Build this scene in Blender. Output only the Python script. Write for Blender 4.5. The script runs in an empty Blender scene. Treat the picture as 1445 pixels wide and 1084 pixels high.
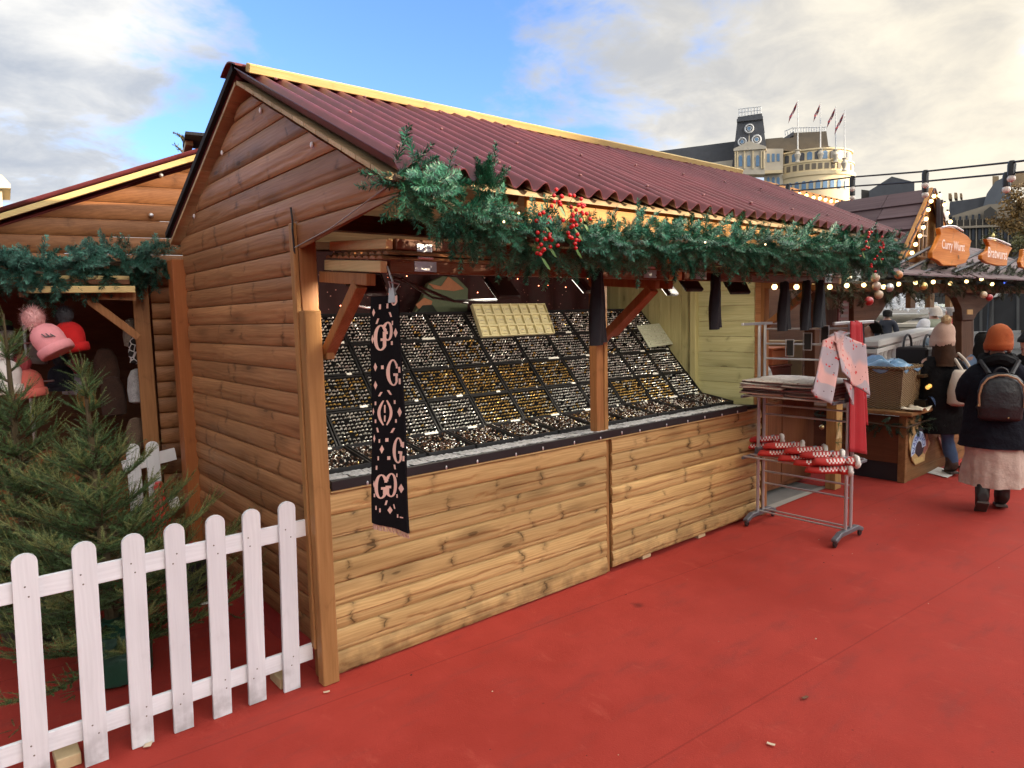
import bpy, bmesh, math, random
import numpy as np
from mathutils import Vector, Matrix, noise
random.seed(7); RNG = np.random.default_rng(7)
SC = bpy.context.scene; COL = SC.collection
PI = math.pi
# ---------------------------------------------------------------- camera
F = 971.65; CX, CY = 722.5, 542.0; EYE = 1.75
YAW, PITCH, ROLL = 0.69443016, -0.09767652, -0.0241826
fw = np.array([math.sin(YAW)*math.cos(PITCH), math.cos(YAW)*math.cos(PITCH), math.sin(PITCH)])
_r = np.array([math.cos(YAW), -math.sin(YAW), 0.0]); _u = np.cross(_r, fw)
rt = _r*math.cos(ROLL)+_u*math.sin(ROLL); up = -_r*math.sin(ROLL)+_u*math.cos(ROLL)
cam = bpy.data.objects.new('camera', bpy.data.cameras.new('camera')); COL.objects.link(cam)
cam.matrix_world = Matrix(((rt[0], up[0], -fw[0], 0), (rt[1], up[1], -fw[1], 0), (rt[2], up[2], -fw[2], EYE), (0, 0, 0, 1)))
cam.data.sensor_fit = 'HORIZONTAL'; cam.data.sensor_width = 36.0; cam.data.lens = 36.0*F/1445.0
cam.data.clip_start = 0.05; cam.data.clip_end = 3000
SC.camera = cam
def ray(x, y): return rt*(x-CX)/F - up*(y-CY)/F + fw
def on(x, y, ax, val):                       # a sight line cut by the plane coordinate[ax] = val
    d = ray(x, y); c = np.array([0, 0, EYE]); t = (val-c[ax])/d[ax]; return Vector(c+d*t)
def far(x, y, depth): return Vector(np.array([0, 0, EYE])+ray(x, y)*depth)
# ---------------------------------------------------------------- mesh builder
WLOC = {}
class MB:
    def __init__(s): s.v = []; s.f = []; s.m = []; s.n = 0
    def add(s, verts, faces, mi=0):
        verts = np.asarray([tuple(v) for v in verts], float).reshape(-1, 3) if not isinstance(verts, np.ndarray) else verts
        o = s.n; s.v.append(verts); s.n += len(verts)
        for f in faces: s.f.append([i+o for i in f]); s.m.append(mi)
        return s
    def box(s, lo, hi, mi=0, R=None, c=None):
        x0, y0, z0 = lo; x1, y1, z1 = hi
        vs = [(x0,y0,z0),(x1,y0,z0),(x1,y1,z0),(x0,y1,z0),(x0,y0,z1),(x1,y0,z1),(x1,y1,z1),(x0,y1,z1)]
        if R is not None:
            c = Vector(c); vs = [c+R@(Vector(v)-c) for v in vs]
        return s.add(vs, [(0,3,2,1),(4,5,6,7),(0,1,5,4),(1,2,6,5),(2,3,7,6),(3,0,4,7)], mi)
    def beam(s, p0, p1, w, h, upv=(0,0,1), mi=0):     # w across, h along upv
        p0 = Vector(p0); p1 = Vector(p1); d = (p1-p0).normalized(); u = Vector(upv)
        a = d.cross(u)
        if a.length < 1e-4: a = d.cross(Vector((1,0,0)))
        a.normalize(); b = a.cross(d)
        vs = [p+a*(w/2)*i+b*(h/2)*j for p in (p0,p1) for i,j in ((-1,-1),(1,-1),(1,1),(-1,1))]
        return s.add(vs, [(0,1,2,3),(7,6,5,4),(0,4,5,1),(1,5,6,2),(2,6,7,3),(3,7,4,0)], mi)
    def tube(s, pts, r, n=8, mi=0, cap=True, sx=1.0):
        pts = [Vector(p) for p in pts]; k = len(pts)
        rs = list(r) if hasattr(r, '__len__') else [r]*k
        vs = []; prev = None
        for i, p in enumerate(pts):
            d = (pts[min(i+1,k-1)]-pts[max(i-1,0)])
            d = d.normalized() if d.length > 1e-9 else Vector((0,0,1))
            if prev is None:
                a = d.cross(Vector((0,0,1)))
                if a.length < 1e-3: a = d.cross(Vector((0,1,0)))
            else: a = prev - d*prev.dot(d)
            a.normalize(); prev = a; b = d.cross(a)
            for j in range(n):
                t = 2*PI*j/n; vs.append(p+a*math.cos(t)*rs[i]*sx+b*math.sin(t)*rs[i])
        fs = [(i*n+j, i*n+(j+1)%n, (i+1)*n+(j+1)%n, (i+1)*n+j) for i in range(k-1) for j in range(n)]
        if cap: fs += [tuple(range(n-1,-1,-1)), tuple((k-1)*n+j for j in range(n))]
        return s.add(vs, fs, mi)
    def lathe(s, prof, o=(0,0,0), n=16, R=None, mi=0, sx=1, sy=1):
        o = Vector(o); vs = []
        for r, z in prof:
            for j in range(n):
                t = 2*PI*j/n; p = Vector((r*sx*math.cos(t), r*sy*math.sin(t), z)); vs.append(o+(R@p if R is not None else p))
        k = len(prof)
        fs = [(i*n+j, i*n+(j+1)%n, (i+1)*n+(j+1)%n, (i+1)*n+j) for i in range(k-1) for j in range(n)]
        fs += [tuple(range(n-1,-1,-1)), tuple((k-1)*n+j for j in range(n))]
        return s.add(vs, fs, mi)
    def ball(s, c, r, n=10, m=7, mi=0, sc=(1,1,1)):
        prof = [(max(r*math.sin(PI*i/m), r*.02), -r*math.cos(PI*i/m)) for i in range(m+1)]
        c = Vector(c); vs = []
        for q, z in prof:
            for j in range(n):
                t = 2*PI*j/n; vs.append(c+Vector((q*math.cos(t)*sc[0], q*math.sin(t)*sc[1], z*sc[2])))
        fs = [(i*n+j, i*n+(j+1)%n, (i+1)*n+(j+1)%n, (i+1)*n+j) for i in range(m) for j in range(n)]
        return s.add(vs, fs, mi)
    def prism(s, poly, o, a, b, t, mi=0):     # polygon in the a,b plane at o, thickness t along a x b
        o = Vector(o); a = Vector(a); b = Vector(b); nn = a.cross(b).normalized()*t; k = len(poly)
        vs = [o+a*x+b*y for x, y in poly]+[o+a*x+b*y+nn for x, y in poly]
        fs = [tuple(range(k-1,-1,-1)), tuple(range(k,2*k))]+[(i,(i+1)%k,k+(i+1)%k,k+i) for i in range(k)]
        return s.add(vs, fs, mi)
    def grid(s, fn, nu, nv, mi=0):
        vs = [fn(i/nu, j/nv) for j in range(nv+1) for i in range(nu+1)]; w = nu+1
        return s.add(vs, [(j*w+i, j*w+i+1, (j+1)*w+i+1, (j+1)*w+i) for j in range(nv) for i in range(nu)], mi)
    def sheet(s, fn, nu, nv, t, mi=0):        # a closed thin cloth: fn(u,v) -> (point, normal)
        top = []; bot = []
        for j in range(nv+1):
            for i in range(nu+1):
                p, q = fn(i/nu, j/nv); p = Vector(p); q = Vector(q); top.append(p+q*t/2); bot.append(p-q*t/2)
        w = nu+1; N = len(top); g = lambda i,j: j*w+i
        fs = [(g(i,j),g(i+1,j),g(i+1,j+1),g(i,j+1)) for j in range(nv) for i in range(nu)]
        fs += [tuple(N+k for k in reversed(f)) for f in fs]
        rim = [g(i,0) for i in range(nu)]+[g(nu,j) for j in range(nv)]+[g(i,nv) for i in range(nu,0,-1)]+[g(0,j) for j in range(nv,0,-1)]
        fs += [(rim[k], N+rim[k], N+rim[(k+1)%len(rim)], rim[(k+1)%len(rim)]) for k in range(len(rim))]
        return s.add(top+bot, fs, mi)
    def inst(s, bv, bf, Ms, mi=0):            # many copies of a small base mesh; Ms: (k,4,4)
        Ms = np.asarray(Ms, float); bv = np.asarray(bv, float); k = len(Ms)
        vv = (np.einsum('kij,nj->kni', Ms[:, :3, :3], bv)+Ms[:, None, :3, 3]).reshape(-1, 3)
        o = s.n; s.v.append(vv); s.n += len(vv); nb = len(bv)
        for q in range(k):
            b = o+q*nb
            for f in bf: s.f.append([i+b for i in f])
        s.m += [mi]*(k*len(bf)); return s
    def build(s, name, mat, parent=None, smooth=False, bev=0.0, loc=None, sharp=35):
        base = Vector(WLOC.get(parent.name, (0,0,0))) if parent else Vector(loc or (0,0,0))
        V = np.concatenate(s.v)-np.array(base) if s.v else np.zeros((0,3))
        me = bpy.data.meshes.new(name); me.from_pydata(V.tolist(), [], s.f)
        mats = mat if isinstance(mat, (list, tuple)) else [mat]
        for mm in mats: me.materials.append(mm)
        if len(mats) > 1: me.polygons.foreach_set('material_index', s.m)
        if smooth:
            me.polygons.foreach_set('use_smooth', [True]*len(me.polygons))
            if smooth != 'all': me.set_sharp_from_angle(angle=math.radians(sharp))
        me.update()
        o = bpy.data.objects.new(name, me); COL.objects.link(o)
        if parent: o.parent = parent; WLOC[o.name] = tuple(base)
        else: o.location = base; WLOC[o.name] = tuple(base)
        if bev:
            b = o.modifiers.new('edge', 'BEVEL'); b.width = bev; b.segments = 1; b.limit_method = 'ANGLE'
        return o
def tag(o, label=None, cat=None, group=None, kind=None):
    for k, v in (('label',label),('category',cat),('group',group),('kind',kind)):
        if v: o[k] = v
    return o
def thing(name, label, cat, loc=(0,0,0), group=None):
    o = bpy.data.objects.new(name, None); COL.objects.link(o); o.location = loc; o.empty_display_size = .1
    WLOC[o.name] = tuple(loc); return tag(o, label, cat, group)
def dup(o, parent=None):
    c = o.copy(); COL.objects.link(c); c.parent = parent; WLOC[c.name] = WLOC.get(o.name, (0,0,0))
    for ch in list(o.children): dup(ch, c)
    return c
def place(o, loc, rz=0.0, label=None, s=None):
    o.location = loc; o.rotation_euler = (0, 0, rz); WLOC[o.name] = tuple(loc)
    if label: o['label'] = label
    if s: o.scale = (s, s, s)
    return o
# ---------------------------------------------------------------- materials
class N:
    def __init__(s, name):
        s.mat = bpy.data.materials.new(name); s.mat.use_nodes = True; s.t = s.mat.node_tree; s.t.nodes.clear()
        s.out = s.n('ShaderNodeOutputMaterial'); s.b = s.n('ShaderNodeBsdfPrincipled'); s.l(s.b.outputs[0], s.out.inputs[0])
    def n(s, typ, **kw):
        x = s.t.nodes.new(typ)
        for k, v in kw.items(): setattr(x, k, v)
        return x
    def l(s, a, b): s.t.links.new(a, b)
    def inp(s, node, key, val):
        if hasattr(val, 'is_linked') or hasattr(val, 'links'): s.l(val, node.inputs[key])
        else: node.inputs[key].default_value = val
    def math(s, op, a, b=0.0, c=None, clamp=False):
        x = s.n('ShaderNodeMath', operation=op, use_clamp=clamp); s.inp(x, 0, a); s.inp(x, 1, b)
        if c is not None: s.inp(x, 2, c)
        return x.outputs[0]
    def vmath(s, op, a, b):
        x = s.n('ShaderNodeVectorMath', operation=op); s.inp(x, 0, a); s.inp(x, 1, b); return x.outputs[0]
    def noise(s, vec, scale, detail=3, rough=.55, dist=0.0, out=0):
        x = s.n('ShaderNodeTexNoise'); s.inp(x, 'Vector', vec); x.inputs['Scale'].default_value = scale
        x.inputs['Detail'].default_value = detail; x.inputs['Roughness'].default_value = rough; x.inputs['Distortion'].default_value = dist
        return x.outputs[out]
    def mix(s, f, a, b, mode='MIX'):
        x = s.n('ShaderNodeMix', data_type='RGBA', blend_type=mode); s.inp(x, 0, f)
        s.inp(x, 6, a if not isinstance(a, tuple) else (*a, 1)); s.inp(x, 7, b if not isinstance(b, tuple) else (*b, 1)); return x.outputs[2]
    def ramp(s, v, lo, hi, a=0.0, b=1.0, kind='SMOOTHSTEP'):
        x = s.n('ShaderNodeMapRange', interpolation_type=kind); s.inp(x, 0, v)
        for i, q in enumerate((lo, hi, a, b)): x.inputs[1+i].default_value = q
        return x.outputs[0]
    def coord(s, which='Object'): return s.n('ShaderNodeTexCoord').outputs[which]
    def rnd(s): return s.n('ShaderNodeNewGeometry').outputs['Random Per Island']
    def setc(s, c, rough=.6, metal=0.0, spec=None):
        s.inp(s.b, 'Base Color', (*c, 1) if isinstance(c, tuple) else c); s.inp(s.b, 'Roughness', rough); s.inp(s.b, 'Metallic', metal)
        if spec is not None: s.inp(s.b, 'Specular IOR Level', spec)
        return s
    def bump(s, h, strength=.3, dist=.01):
        x = s.n('ShaderNodeBump'); x.inputs['Strength'].default_value = strength; x.inputs['Distance'].default_value = dist
        s.l(h, x.inputs['Height']); s.l(x.outputs[0], s.b.inputs['Normal']); return s
MATS = {}
def plain(name, c, rough=.6, metal=0.0, var=.25, scale=30, bump=.15, dist=.004, isl=0.0, spec=None):
    if name in MATS: return MATS[name]
    m = N(name); co = m.coord(); n1 = m.noise(co, scale, 4); n2 = m.noise(co, scale*.13, 3)
    f = m.math('ADD', m.math('MULTIPLY', n1, .6), m.math('MULTIPLY', n2, .6))
    v = m.ramp(f, .3, .9, 1-var, 1+var, 'LINEAR')
    if isl: v = m.math('MULTIPLY', v, m.ramp(m.rnd(), 0, 1, 1-isl, 1+isl, 'LINEAR'))
    cc = m.n('ShaderNodeVectorMath', operation='SCALE'); cc.inputs[0].default_value = c; m.l(v, cc.inputs[3])
    m.setc(cc.outputs[0], m.ramp(n2, .2, .8, max(rough-.1, .03), min(rough+.1, 1), 'LINEAR'), metal, spec)
    if bump: m.bump(n1, bump, dist)
    MATS[name] = m.mat; return m.mat
def wood(name, dark, light, ax=0, knots=1.0, rough=.6, var=.2, streak=1.0, bump=.35, dirt=0.0):
    """plank timber: grain along object axis ax, whorl knots, cross streaks, a tint for every board"""
    if name in MATS: return MATS[name]
    m = N(name); co = m.coord(); r = m.rnd()
    off = m.n('ShaderNodeCombineXYZ')
    for i, k in enumerate((37.0, 17.3, 29.1)): m.l(m.math('MULTIPLY', r, k), off.inputs[i])
    p = m.vmath('ADD', co, off.outputs[0])
    def sc(a, b): return m.vmath('MULTIPLY', p, tuple(a if i == ax else b for i in range(3)))
    wob = m.noise(sc(2.0, 5.0), 1.0, 2)
    g1 = m.noise(sc(1.3, 26.0), 1.0, 5, .6, .6)
    g2 = m.noise(sc(5.0, 150.0), 1.0, 3, .6, .2)
    big = m.noise(sc(.9, 4.0), 1.0, 3)
    sp_ = m.n('ShaderNodeSeparateXYZ'); m.l(p, sp_.inputs[0]); crs = m.math('ADD', sp_.outputs[(ax+1)%3], sp_.outputs[(ax+2)%3])
    cath = m.math('SINE', m.math('ADD', m.math('MULTIPLY', crs, 330.0), m.math('MULTIPLY', m.noise(sc(1.6, 7.0), 1.0, 2), 34.0)))
    f = m.math('ADD', m.math('MULTIPLY', g1, .55), m.math('ADD', m.math('MULTIPLY', g2, .26), m.math('MULTIPLY', big, .4)))
    f = m.math('ADD', f, m.math('MULTIPLY', cath, m.math('MULTIPLY', m.ramp(big, .3, .7), .055)))
    c = m.mix(m.ramp(f, .36, .78, 0, 1, 'LINEAR'), dark, light)
    # whorl knots
    vo = m.n('ShaderNodeTexVoronoi'); m.l(sc(2.6, 8.5), vo.inputs['Vector']); vo.inputs['Scale'].default_value = 1.0
    hue = m.n('ShaderNodeSeparateColor'); m.l(vo.outputs['Color'], hue.inputs[0])
    kd = m.math('ADD', vo.outputs['Distance'], m.math('MULTIPLY', m.math('SUBTRACT', g2, .5), .12))
    k = m.math('MULTIPLY', m.ramp(kd, .08, .14, 1, 0), m.math('GREATER_THAN', hue.outputs[0], .5))
    halo = m.math('MULTIPLY', m.ramp(kd, .08, .5, .5, 0), m.math('GREATER_THAN', hue.outputs[0], .5))
    # cross streaks: branch whorls cut through by the planing
    sep = m.n('ShaderNodeSeparateXYZ'); m.l(co, sep.inputs[0])
    w1 = m.n('ShaderNodeTexVoronoi', voronoi_dimensions='1D')
    along = m.math('ADD', m.math('MULTIPLY', sep.outputs[ax], 2.1), m.math('ADD', m.math('MULTIPLY', r, 91.0), m.math('MULTIPLY', m.math('SUBTRACT', m.noise(sc(6, 20), 1.0, 2), .5), .34)))
    m.l(along, w1.inputs['W']); w1.inputs['Scale'].default_value = 1.0
    st = m.math('MULTIPLY', m.math('MAXIMUM', m.ramp(w1.outputs['Distance'], .010, .022, 1, 0), m.ramp(w1.outputs['Distance'], .012, .09, .55, 0)), m.ramp(m.noise(sc(7, 14), 1.0, 3), .42, .62))
    st = m.math('MULTIPLY', st, .75*streak)
    dk = m.math('MAXIMUM', m.math('MULTIPLY', m.math('MAXIMUM', k, halo), .8*knots), st)
    c = m.mix(dk, c, tuple(x*.26 for x in dark))
    val = m.ramp(r, 0, 1, 1-var, 1+var, 'LINEAR')
    cc = m.n('ShaderNodeVectorMath', operation='SCALE'); m.l(c, cc.inputs[0]); m.l(val, cc.inputs[3]); c = cc.outputs[0]
    if dirt:
        d = m.math('MULTIPLY', m.ramp(sep.outputs[2], .0, .22, dirt, 0), m.ramp(m.noise(co, 9, 5), .35, .65))
        c = m.mix(d, c, (.035,.02,.014))
    m.setc(c, m.ramp(f, .3, .8, rough+.1, rough-.1, 'LINEAR'), 0.0, .22)
    m.bump(m.math('SUBTRACT', m.math('ADD', m.math('MULTIPLY', g2, .5), g1), dk), bump, .003)
    MATS[name] = m.mat; return m.mat
def emit(name, c, st):
    if name in MATS: return MATS[name]
    m = N(name); m.setc(c, .4); m.inp(m.b, 'Emission Color', (*c, 1)); m.inp(m.b, 'Emission Strength', st); MATS[name] = m.mat; return m.mat
def planks(mb, o, a, v, n, zs, span, bulge=.018, nu=1, thick=.012, gap=.003, prof=None, mi=0, waney=0.0):
    """horizontal log-lap boards. zs: board edges up the wall; span(z)->(s0,s1) extent along a"""
    o, a, v, n = Vector(o), Vector(a), Vector(v), Vector(n)
    T = prof or ([0,.04,.1,.16,.22,.28,.34,.40,.46,.54,.64,.76,.88,.95,1] if waney else [0,.06,.16,.32,.5,.68,.84,.94,1])
    for z0, z1 in zip(zs[:-1], zs[1:]):
        rows = []
        z1 -= gap; j = random.uniform(-.003, .003)
        ph = random.uniform(0,99); brk = sorted(random.uniform(0,1) for _ in range(4)); lev = [random.choice((.06,.24,.32,.40,.45,.10)) for _ in range(5)]
        def edge(f):                 # where the waney lower edge of this board runs, broken at the branch whorls
            k = sum(f > q for q in brk); e = lev[k]
            for q in brk:
                if abs(f-q) < .012: e = max(e, .5-(abs(f-q)/.012)*.3)
            return max(.03, e+.014*math.sin(f*13+ph)+.007*math.sin(f*37+ph*2))
        for t in T:
            z = z0+(z1-z0)*t; s0, s1 = span(z)
            if s1 <= s0: s1 = s0+.002
            row = []
            for i in range(nu+1):
                q = (1-abs(2*t-1)**2.3)**.75*bulge+thick+j
                if waney and z1-z0 > .05:
                    e = edge(i/nu); up_ = max(0, min(1, (t-e)/.05)); tt = max(0, min(1, (t-e)/(1-e))); q = thick+j+bulge*((.25+.35*(1-abs(2*t/e-1) if t < e else 0))*(1-up_)+up_*(.45+.55*(1-tt**2.2))*(1 if t < .99 else .2))*(waney)+(1-waney)*(q-thick-j)
                row.append(o+a*(s0+(s1-s0)*i/nu)+v*z+n*q)
            rows.append(row)
        k = len(T); w = nu+1; vs = [p for r_ in rows for p in r_]
        fs = [(i*w+q, i*w+q+1, (i+1)*w+q+1, (i+1)*w+q) for i in range(k-1) for q in range(nu)]
        s0, s1 = span(z0); e0 = o+a*s0+v*z0; e1 = o+a*s1+v*z0; s0, s1 = span(z1); e2 = o+a*s1+v*z1; e3 = o+a*s0+v*z1
        b = len(vs); vs += [e0, e1, e2, e3]
        L = [i*w for i in range(k)]; Rr = [i*w+nu for i in range(k)]
        fs += [(b, b+3, b+2, b+1), tuple([b+3]+L[::-1]+[b])[::-1], tuple([b+1]+Rr+[b+2])[::-1]]
        fs += [tuple([b, b+1]+list(range(nu, -1, -1))), tuple([b+2, b+3]+[(k-1)*w+q for q in range(w)])]
        mb.add(vs, fs, mi)
    return mb
# ---------------------------------------------------------------- sky, sun
SUN_AZ = math.radians(145); SUN_EL = math.radians(12)      # azimuth from +Y towards +X
sdir = Vector((math.sin(SUN_AZ)*math.cos(SUN_EL), math.cos(SUN_AZ)*math.cos(SUN_EL), math.sin(SUN_EL)))
sun = bpy.data.objects.new('sun', bpy.data.lights.new('sun', 'SUN')); COL.objects.link(sun)
sun.data.energy = 2.7; sun.data.angle = math.radians(.5); sun.data.color = (1, .80, .56)
sun.rotation_euler = (-sdir).to_track_quat('-Z', 'Y').to_euler(); sun.location = (0, -5, 12)
OPPH = 7.1
W = bpy.data.worlds.new('World'); SC.world = W; W.use_nodes = True
def make_sky():
    t = W.node_tree; t.nodes.clear()
    m = N.__new__(N); m.t = t
    out = m.n('ShaderNodeOutputWorld'); bg = m.n('ShaderNodeBackground'); m.l(bg.outputs[0], out.inputs[0])
    sky = m.n('ShaderNodeTexSky', sky_type='NISHITA'); sky.sun_disc = False; sky.sun_elevation = SUN_EL; sky.sun_rotation = SUN_AZ
    sky.air_density = 1.0; sky.dust_density = .6; sky.ozone_density = 1.6
    d = m.coord('Generated'); sp = m.n('ShaderNodeSeparateXYZ'); m.l(d, sp.inputs[0])
    zz = m.math('ADD', m.math('MAXIMUM', sp.outputs[2], 0.0), .28)
    cv = m.n('ShaderNodeCombineXYZ'); m.l(m.math('DIVIDE', sp.outputs[0], zz), cv.inputs[0]); m.l(m.math('DIVIDE', sp.outputs[1], zz), cv.inputs[1]); m.l(m.math('MULTIPLY', sp.outputs[2], 1.2), cv.inputs[2])
    P = m.vmath('ADD', cv.outputs[0], (3.1, 1.7, .4))
    n1 = m.noise(P, 1.5, 7, .56, .35); n2 = m.noise(P, 5.5, 5, .6, .3); n3 = m.noise(P, .9, 3, .5, .2)
    dens = m.math('ADD', m.math('MULTIPLY', n1, .75), m.math('MULTIPLY', n2, .25))
    def blob(az, el, r0, r1, amt):     # cloudier / clearer quarter of the sky around a compass direction
        az, el = math.radians(az), math.radians(el)
        x = m.n('ShaderNodeVectorMath', operation='DISTANCE'); m.l(d, x.inputs[0])
        x.inputs[1].default_value = (math.sin(az)*math.cos(el), math.cos(az)*math.cos(el), math.sin(el))
        return m.ramp(x.outputs['Value'], r0, r1, amt, 0)
    for q in SKYBLOBS: dens = m.math('ADD', dens, blob(*q))
    cover = m.ramp(dens, .435, .565)
    shade = m.ramp(m.math('ADD', m.math('MULTIPLY', n2, .45), m.math('MULTIPLY', n3, .75)), .42, .78)
    dt = m.n('ShaderNodeVectorMath', operation='DOT_PRODUCT'); m.l(d, dt.inputs[0]); dt.inputs[1].default_value = tuple(sdir)
    glow = m.ramp(dt.outputs['Value'], -.5, .5, 0, 1)
    lit = m.mix(glow, (4.1, 4.02, 3.85), (4.15, 3.75, 3.0)); dark = m.mix(glow, (1.95, 2.15, 2.5), (2.45, 2.35, 2.2))
    cc = m.mix(shade, lit, dark)
    bo = m.ramp(dt.outputs['Value'], .36, .92, 1, 10.0)          # clouds near the sun are far brighter
    sv = m.n('ShaderNodeVectorMath', operation='SCALE'); m.l(cc, sv.inputs[0]); m.l(bo, sv.inputs[3]); cc = sv.outputs[0]
    blue = m.mix(1.0, sky.outputs[0], (.84, 1.08, 1.62), 'MULTIPLY')
    col = m.mix(cover, blue, cc)
    m.l(col, bg.inputs[0]); bg.inputs[1].default_value = .085
SKYBLOBS = [(27, 21, .05, .42, -.15), (7, 14, .02, .26, .12), (9, 28, .03, .25, .10), (60, 26, .1, .45, .09), (78, 14, .05, .4, .12), (-60, 35, .2, 1.0, .15), (-130, 40, .2, 1.0, .12)]
make_sky()
SC.view_settings.view_transform = 'Standard'; SC.view_settings.look = 'None'; SC.view_settings.exposure = 1.68
SC.render.engine = 'CYCLES'; SC.cycles.use_denoising = True; SC.cycles.max_bounces = 6; SC.cycles.diffuse_bounces = 3
SC.cycles.glossy_bounces = 3; SC.cycles.transmission_bounces = 3; SC.cycles.caustics_reflective = False; SC.cycles.caustics_refractive = False
SC.cycles.sample_clamp_indirect = 6; SC.cycles.use_adaptive_sampling = True; SC.cycles.adaptive_threshold = .02
# ---------------------------------------------------------------- palette
W_COUNTER = wood('counter_wood', (.28,.155,.052), (.60,.40,.175), 0, 1.0, .62, .15, 1.15, .4, dirt=.5)
W_SIDE = wood('stained_wood_y', (.18,.072,.030), (.405,.195,.088), 1, .9, .5, .2, .9, .4, dirt=.35)
W_SIDEX = wood('stained_wood_x', (.16,.062,.025), (.32,.14,.06), 0, .9, .55, .25, .9, .4)
W_POST = wood('post_wood_z', (.17,.068,.024), (.31,.14,.055), 2, .7, .5, .15, .3, .3)
W_POSTL = wood('light_post_wood_z', (.22,.105,.036), (.38,.20,.078), 2, .9, .5, .12, .2, .3)
W_POSTR = wood('orange_post_wood_z', (.24,.075,.024), (.36,.125,.043), 2, .7, .5, .15, .3, .3)
W_DARKX = wood('dark_beam_x', (.075,.028,.013), (.15,.06,.026), 0, .6, .55, .2, .4, .3)
W_DARKY = wood('dark_beam_y', (.09,.035,.015), (.17,.07,.03), 1, .6, .55, .2, .4, .3)
W_DARKZ = wood('dark_beam_z', (.07,.026,.013), (.14,.055,.025), 2, .6, .55, .2, .4, .3)
W_PALEX = wood('pale_batten_x', (.42,.30,.12), (.62,.47,.22), 0, .5, .6, .1, .2, .25)
W_PALEY = wood('pale_batten_y', (.40,.27,.12), (.58,.42,.21), 1, .5, .6, .1, .2, .25)
W_PALEZ = wood('pale_batten_z', (.42,.30,.12), (.60,.45,.21), 2, .5, .6, .1, .2, .25)
W_FASC = wood('fascia_wood', (.46,.20,.05), (.66,.34,.11), 0, .8, .55, .1, .5, .3)
W_DECKY = wood('deck_board_y', (.34,.23,.13), (.52,.38,.22), 0, .5, .65, .2, .3, .3)
W_INY = wood('inner_plank_y', (.40,.38,.17), (.62,.60,.34), 1, .8, .6, .12, .6, .3)
W_INZ = wood('inner_plank_z', (.34,.30,.13), (.54,.50,.26), 2, .8, .6, .14, .3, .3)
ROOFM = plain('maroon_corrugated_sheet', (.130,.029,.036), .45, 0, .5, 7, .1, .002)
BLACK = plain('black_plastic', (.012,.012,.014), .45, 0, .2, 40, .05)
FELT = plain('black_felt', (.010,.010,.014), .9, 0, .3, 90, .3)
STEEL = plain('dull_steel', (.42,.42,.43), .4, .8, .15, 40, .05)
GALV = plain('galvanised_plate', (.62,.62,.64), .35, .8, .2, 60, .1)
FENCEP = wood('white_painted_wood', (.66,.67,.70), (.80,.815,.845), 2, .12, .45, .05, .10, .25, dirt=.45)
FENCEX = wood('white_painted_rail', (.66,.67,.70), (.80,.815,.845), 0, .12, .45, .05, .10, .25, dirt=.3)
WHITEP = plain('white_paint', (.80,.78,.80), .42, 0, .06, 26, .12, .002)
PALEBOARD = plain('pale_block_wood', (.55,.42,.24), .7, 0, .2, 30, .2)
def ground_mat():
    m = N('red_floor'); co = m.coord(); big = m.noise(co, .7, 4); mid = m.noise(co, 5, 5, .6); fine = m.noise(co, 140, 3)
    c = m.mix(m.ramp(m.math('ADD', m.math('MULTIPLY', big, .6), m.math('MULTIPLY', mid, .4)), .3, .7), (.285,.031,.022), (.375,.048,.036))
    vo = m.n('ShaderNodeTexVoronoi'); m.l(m.vmath('ADD', co, m.vmath('MULTIPLY', m.noise(co, 8, 2, out=1), (.12,.12,.12))), vo.inputs['Vector']); vo.inputs['Scale'].default_value = 1.5
    hue = m.n('ShaderNodeSeparateColor'); m.l(vo.outputs['Color'], hue.inputs[0])
    spot = m.math('MULTIPLY', m.ramp(vo.outputs['Distance'], .02, .10, .7, 0), m.math('GREATER_THAN', hue.outputs[0], .62))
    v2 = m.n('ShaderNodeTexVoronoi'); m.l(co, v2.inputs['Vector']); v2.inputs['Scale'].default_value = 9
    h2 = m.n('ShaderNodeSeparateColor'); m.l(v2.outputs['Color'], h2.inputs[0])
    sp2 = m.math('MULTIPLY', m.ramp(v2.outputs['Distance'], .02, .07, .5, 0), m.math('GREATER_THAN', h2.outputs[1], .8))
    c = m.mix(m.math('MAXIMUM', spot, sp2), c, (.09,.016,.014))
    scuff = m.ramp(m.noise(m.vmath('MULTIPLY', co, (1.0, 3.0, 1)), 2.2, 6, .65), .50, .72, 0, .55)
    c = m.mix(scuff, c, (.22,.040,.034))
    pale = m.ramp(m.noise(m.vmath('MULTIPLY', co, (2.5,1.0,1)), 3.1, 6, .7), .56, .76, 0, .4); c = m.mix(pale, c, (.47,.085,.062))
    sep = m.n('ShaderNodeSeparateXYZ'); m.l(co, sep.inputs[0])       # faint seams between the floor sheets
    q = m.math('ADD', sep.outputs[1], m.math('MULTIPLY', sep.outputs[0], .06))
    fr = m.math('ABSOLUTE', m.math('SUBTRACT', m.math('FRACT', m.math('DIVIDE', m.math('ADD', q, 40.35), 1.22)), .5))
    c = m.mix(m.ramp(fr, .0, .007, .38, 0), c, (.12,.016,.014))
    f2 = m.math('ABSOLUTE', m.math('SUBTRACT', m.math('FRACT', m.math('DIVIDE', m.math('ADD', sep.outputs[0], 40.9), 2.44)), .5))
    c = m.mix(m.math('MULTIPLY', m.ramp(f2, .0, .003, .22, 0), m.ramp(big, .35, .6)), c, (.13,.018,.015))
    m.setc(c, m.ramp(mid, .3, .7, .7, .9, 'LINEAR'), 0.0, .12); m.bump(m.math('ADD', m.math('MULTIPLY', fine, .35), m.math('MULTIPLY', mid, .5)), .55, .009); return m.mat
g = MB(); g.add([(-900,-900,-.012),(1600,-900,-.012),(1600,1600,-.012),(-900,1600,-.012)], [(0,1,2,3)])
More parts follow.
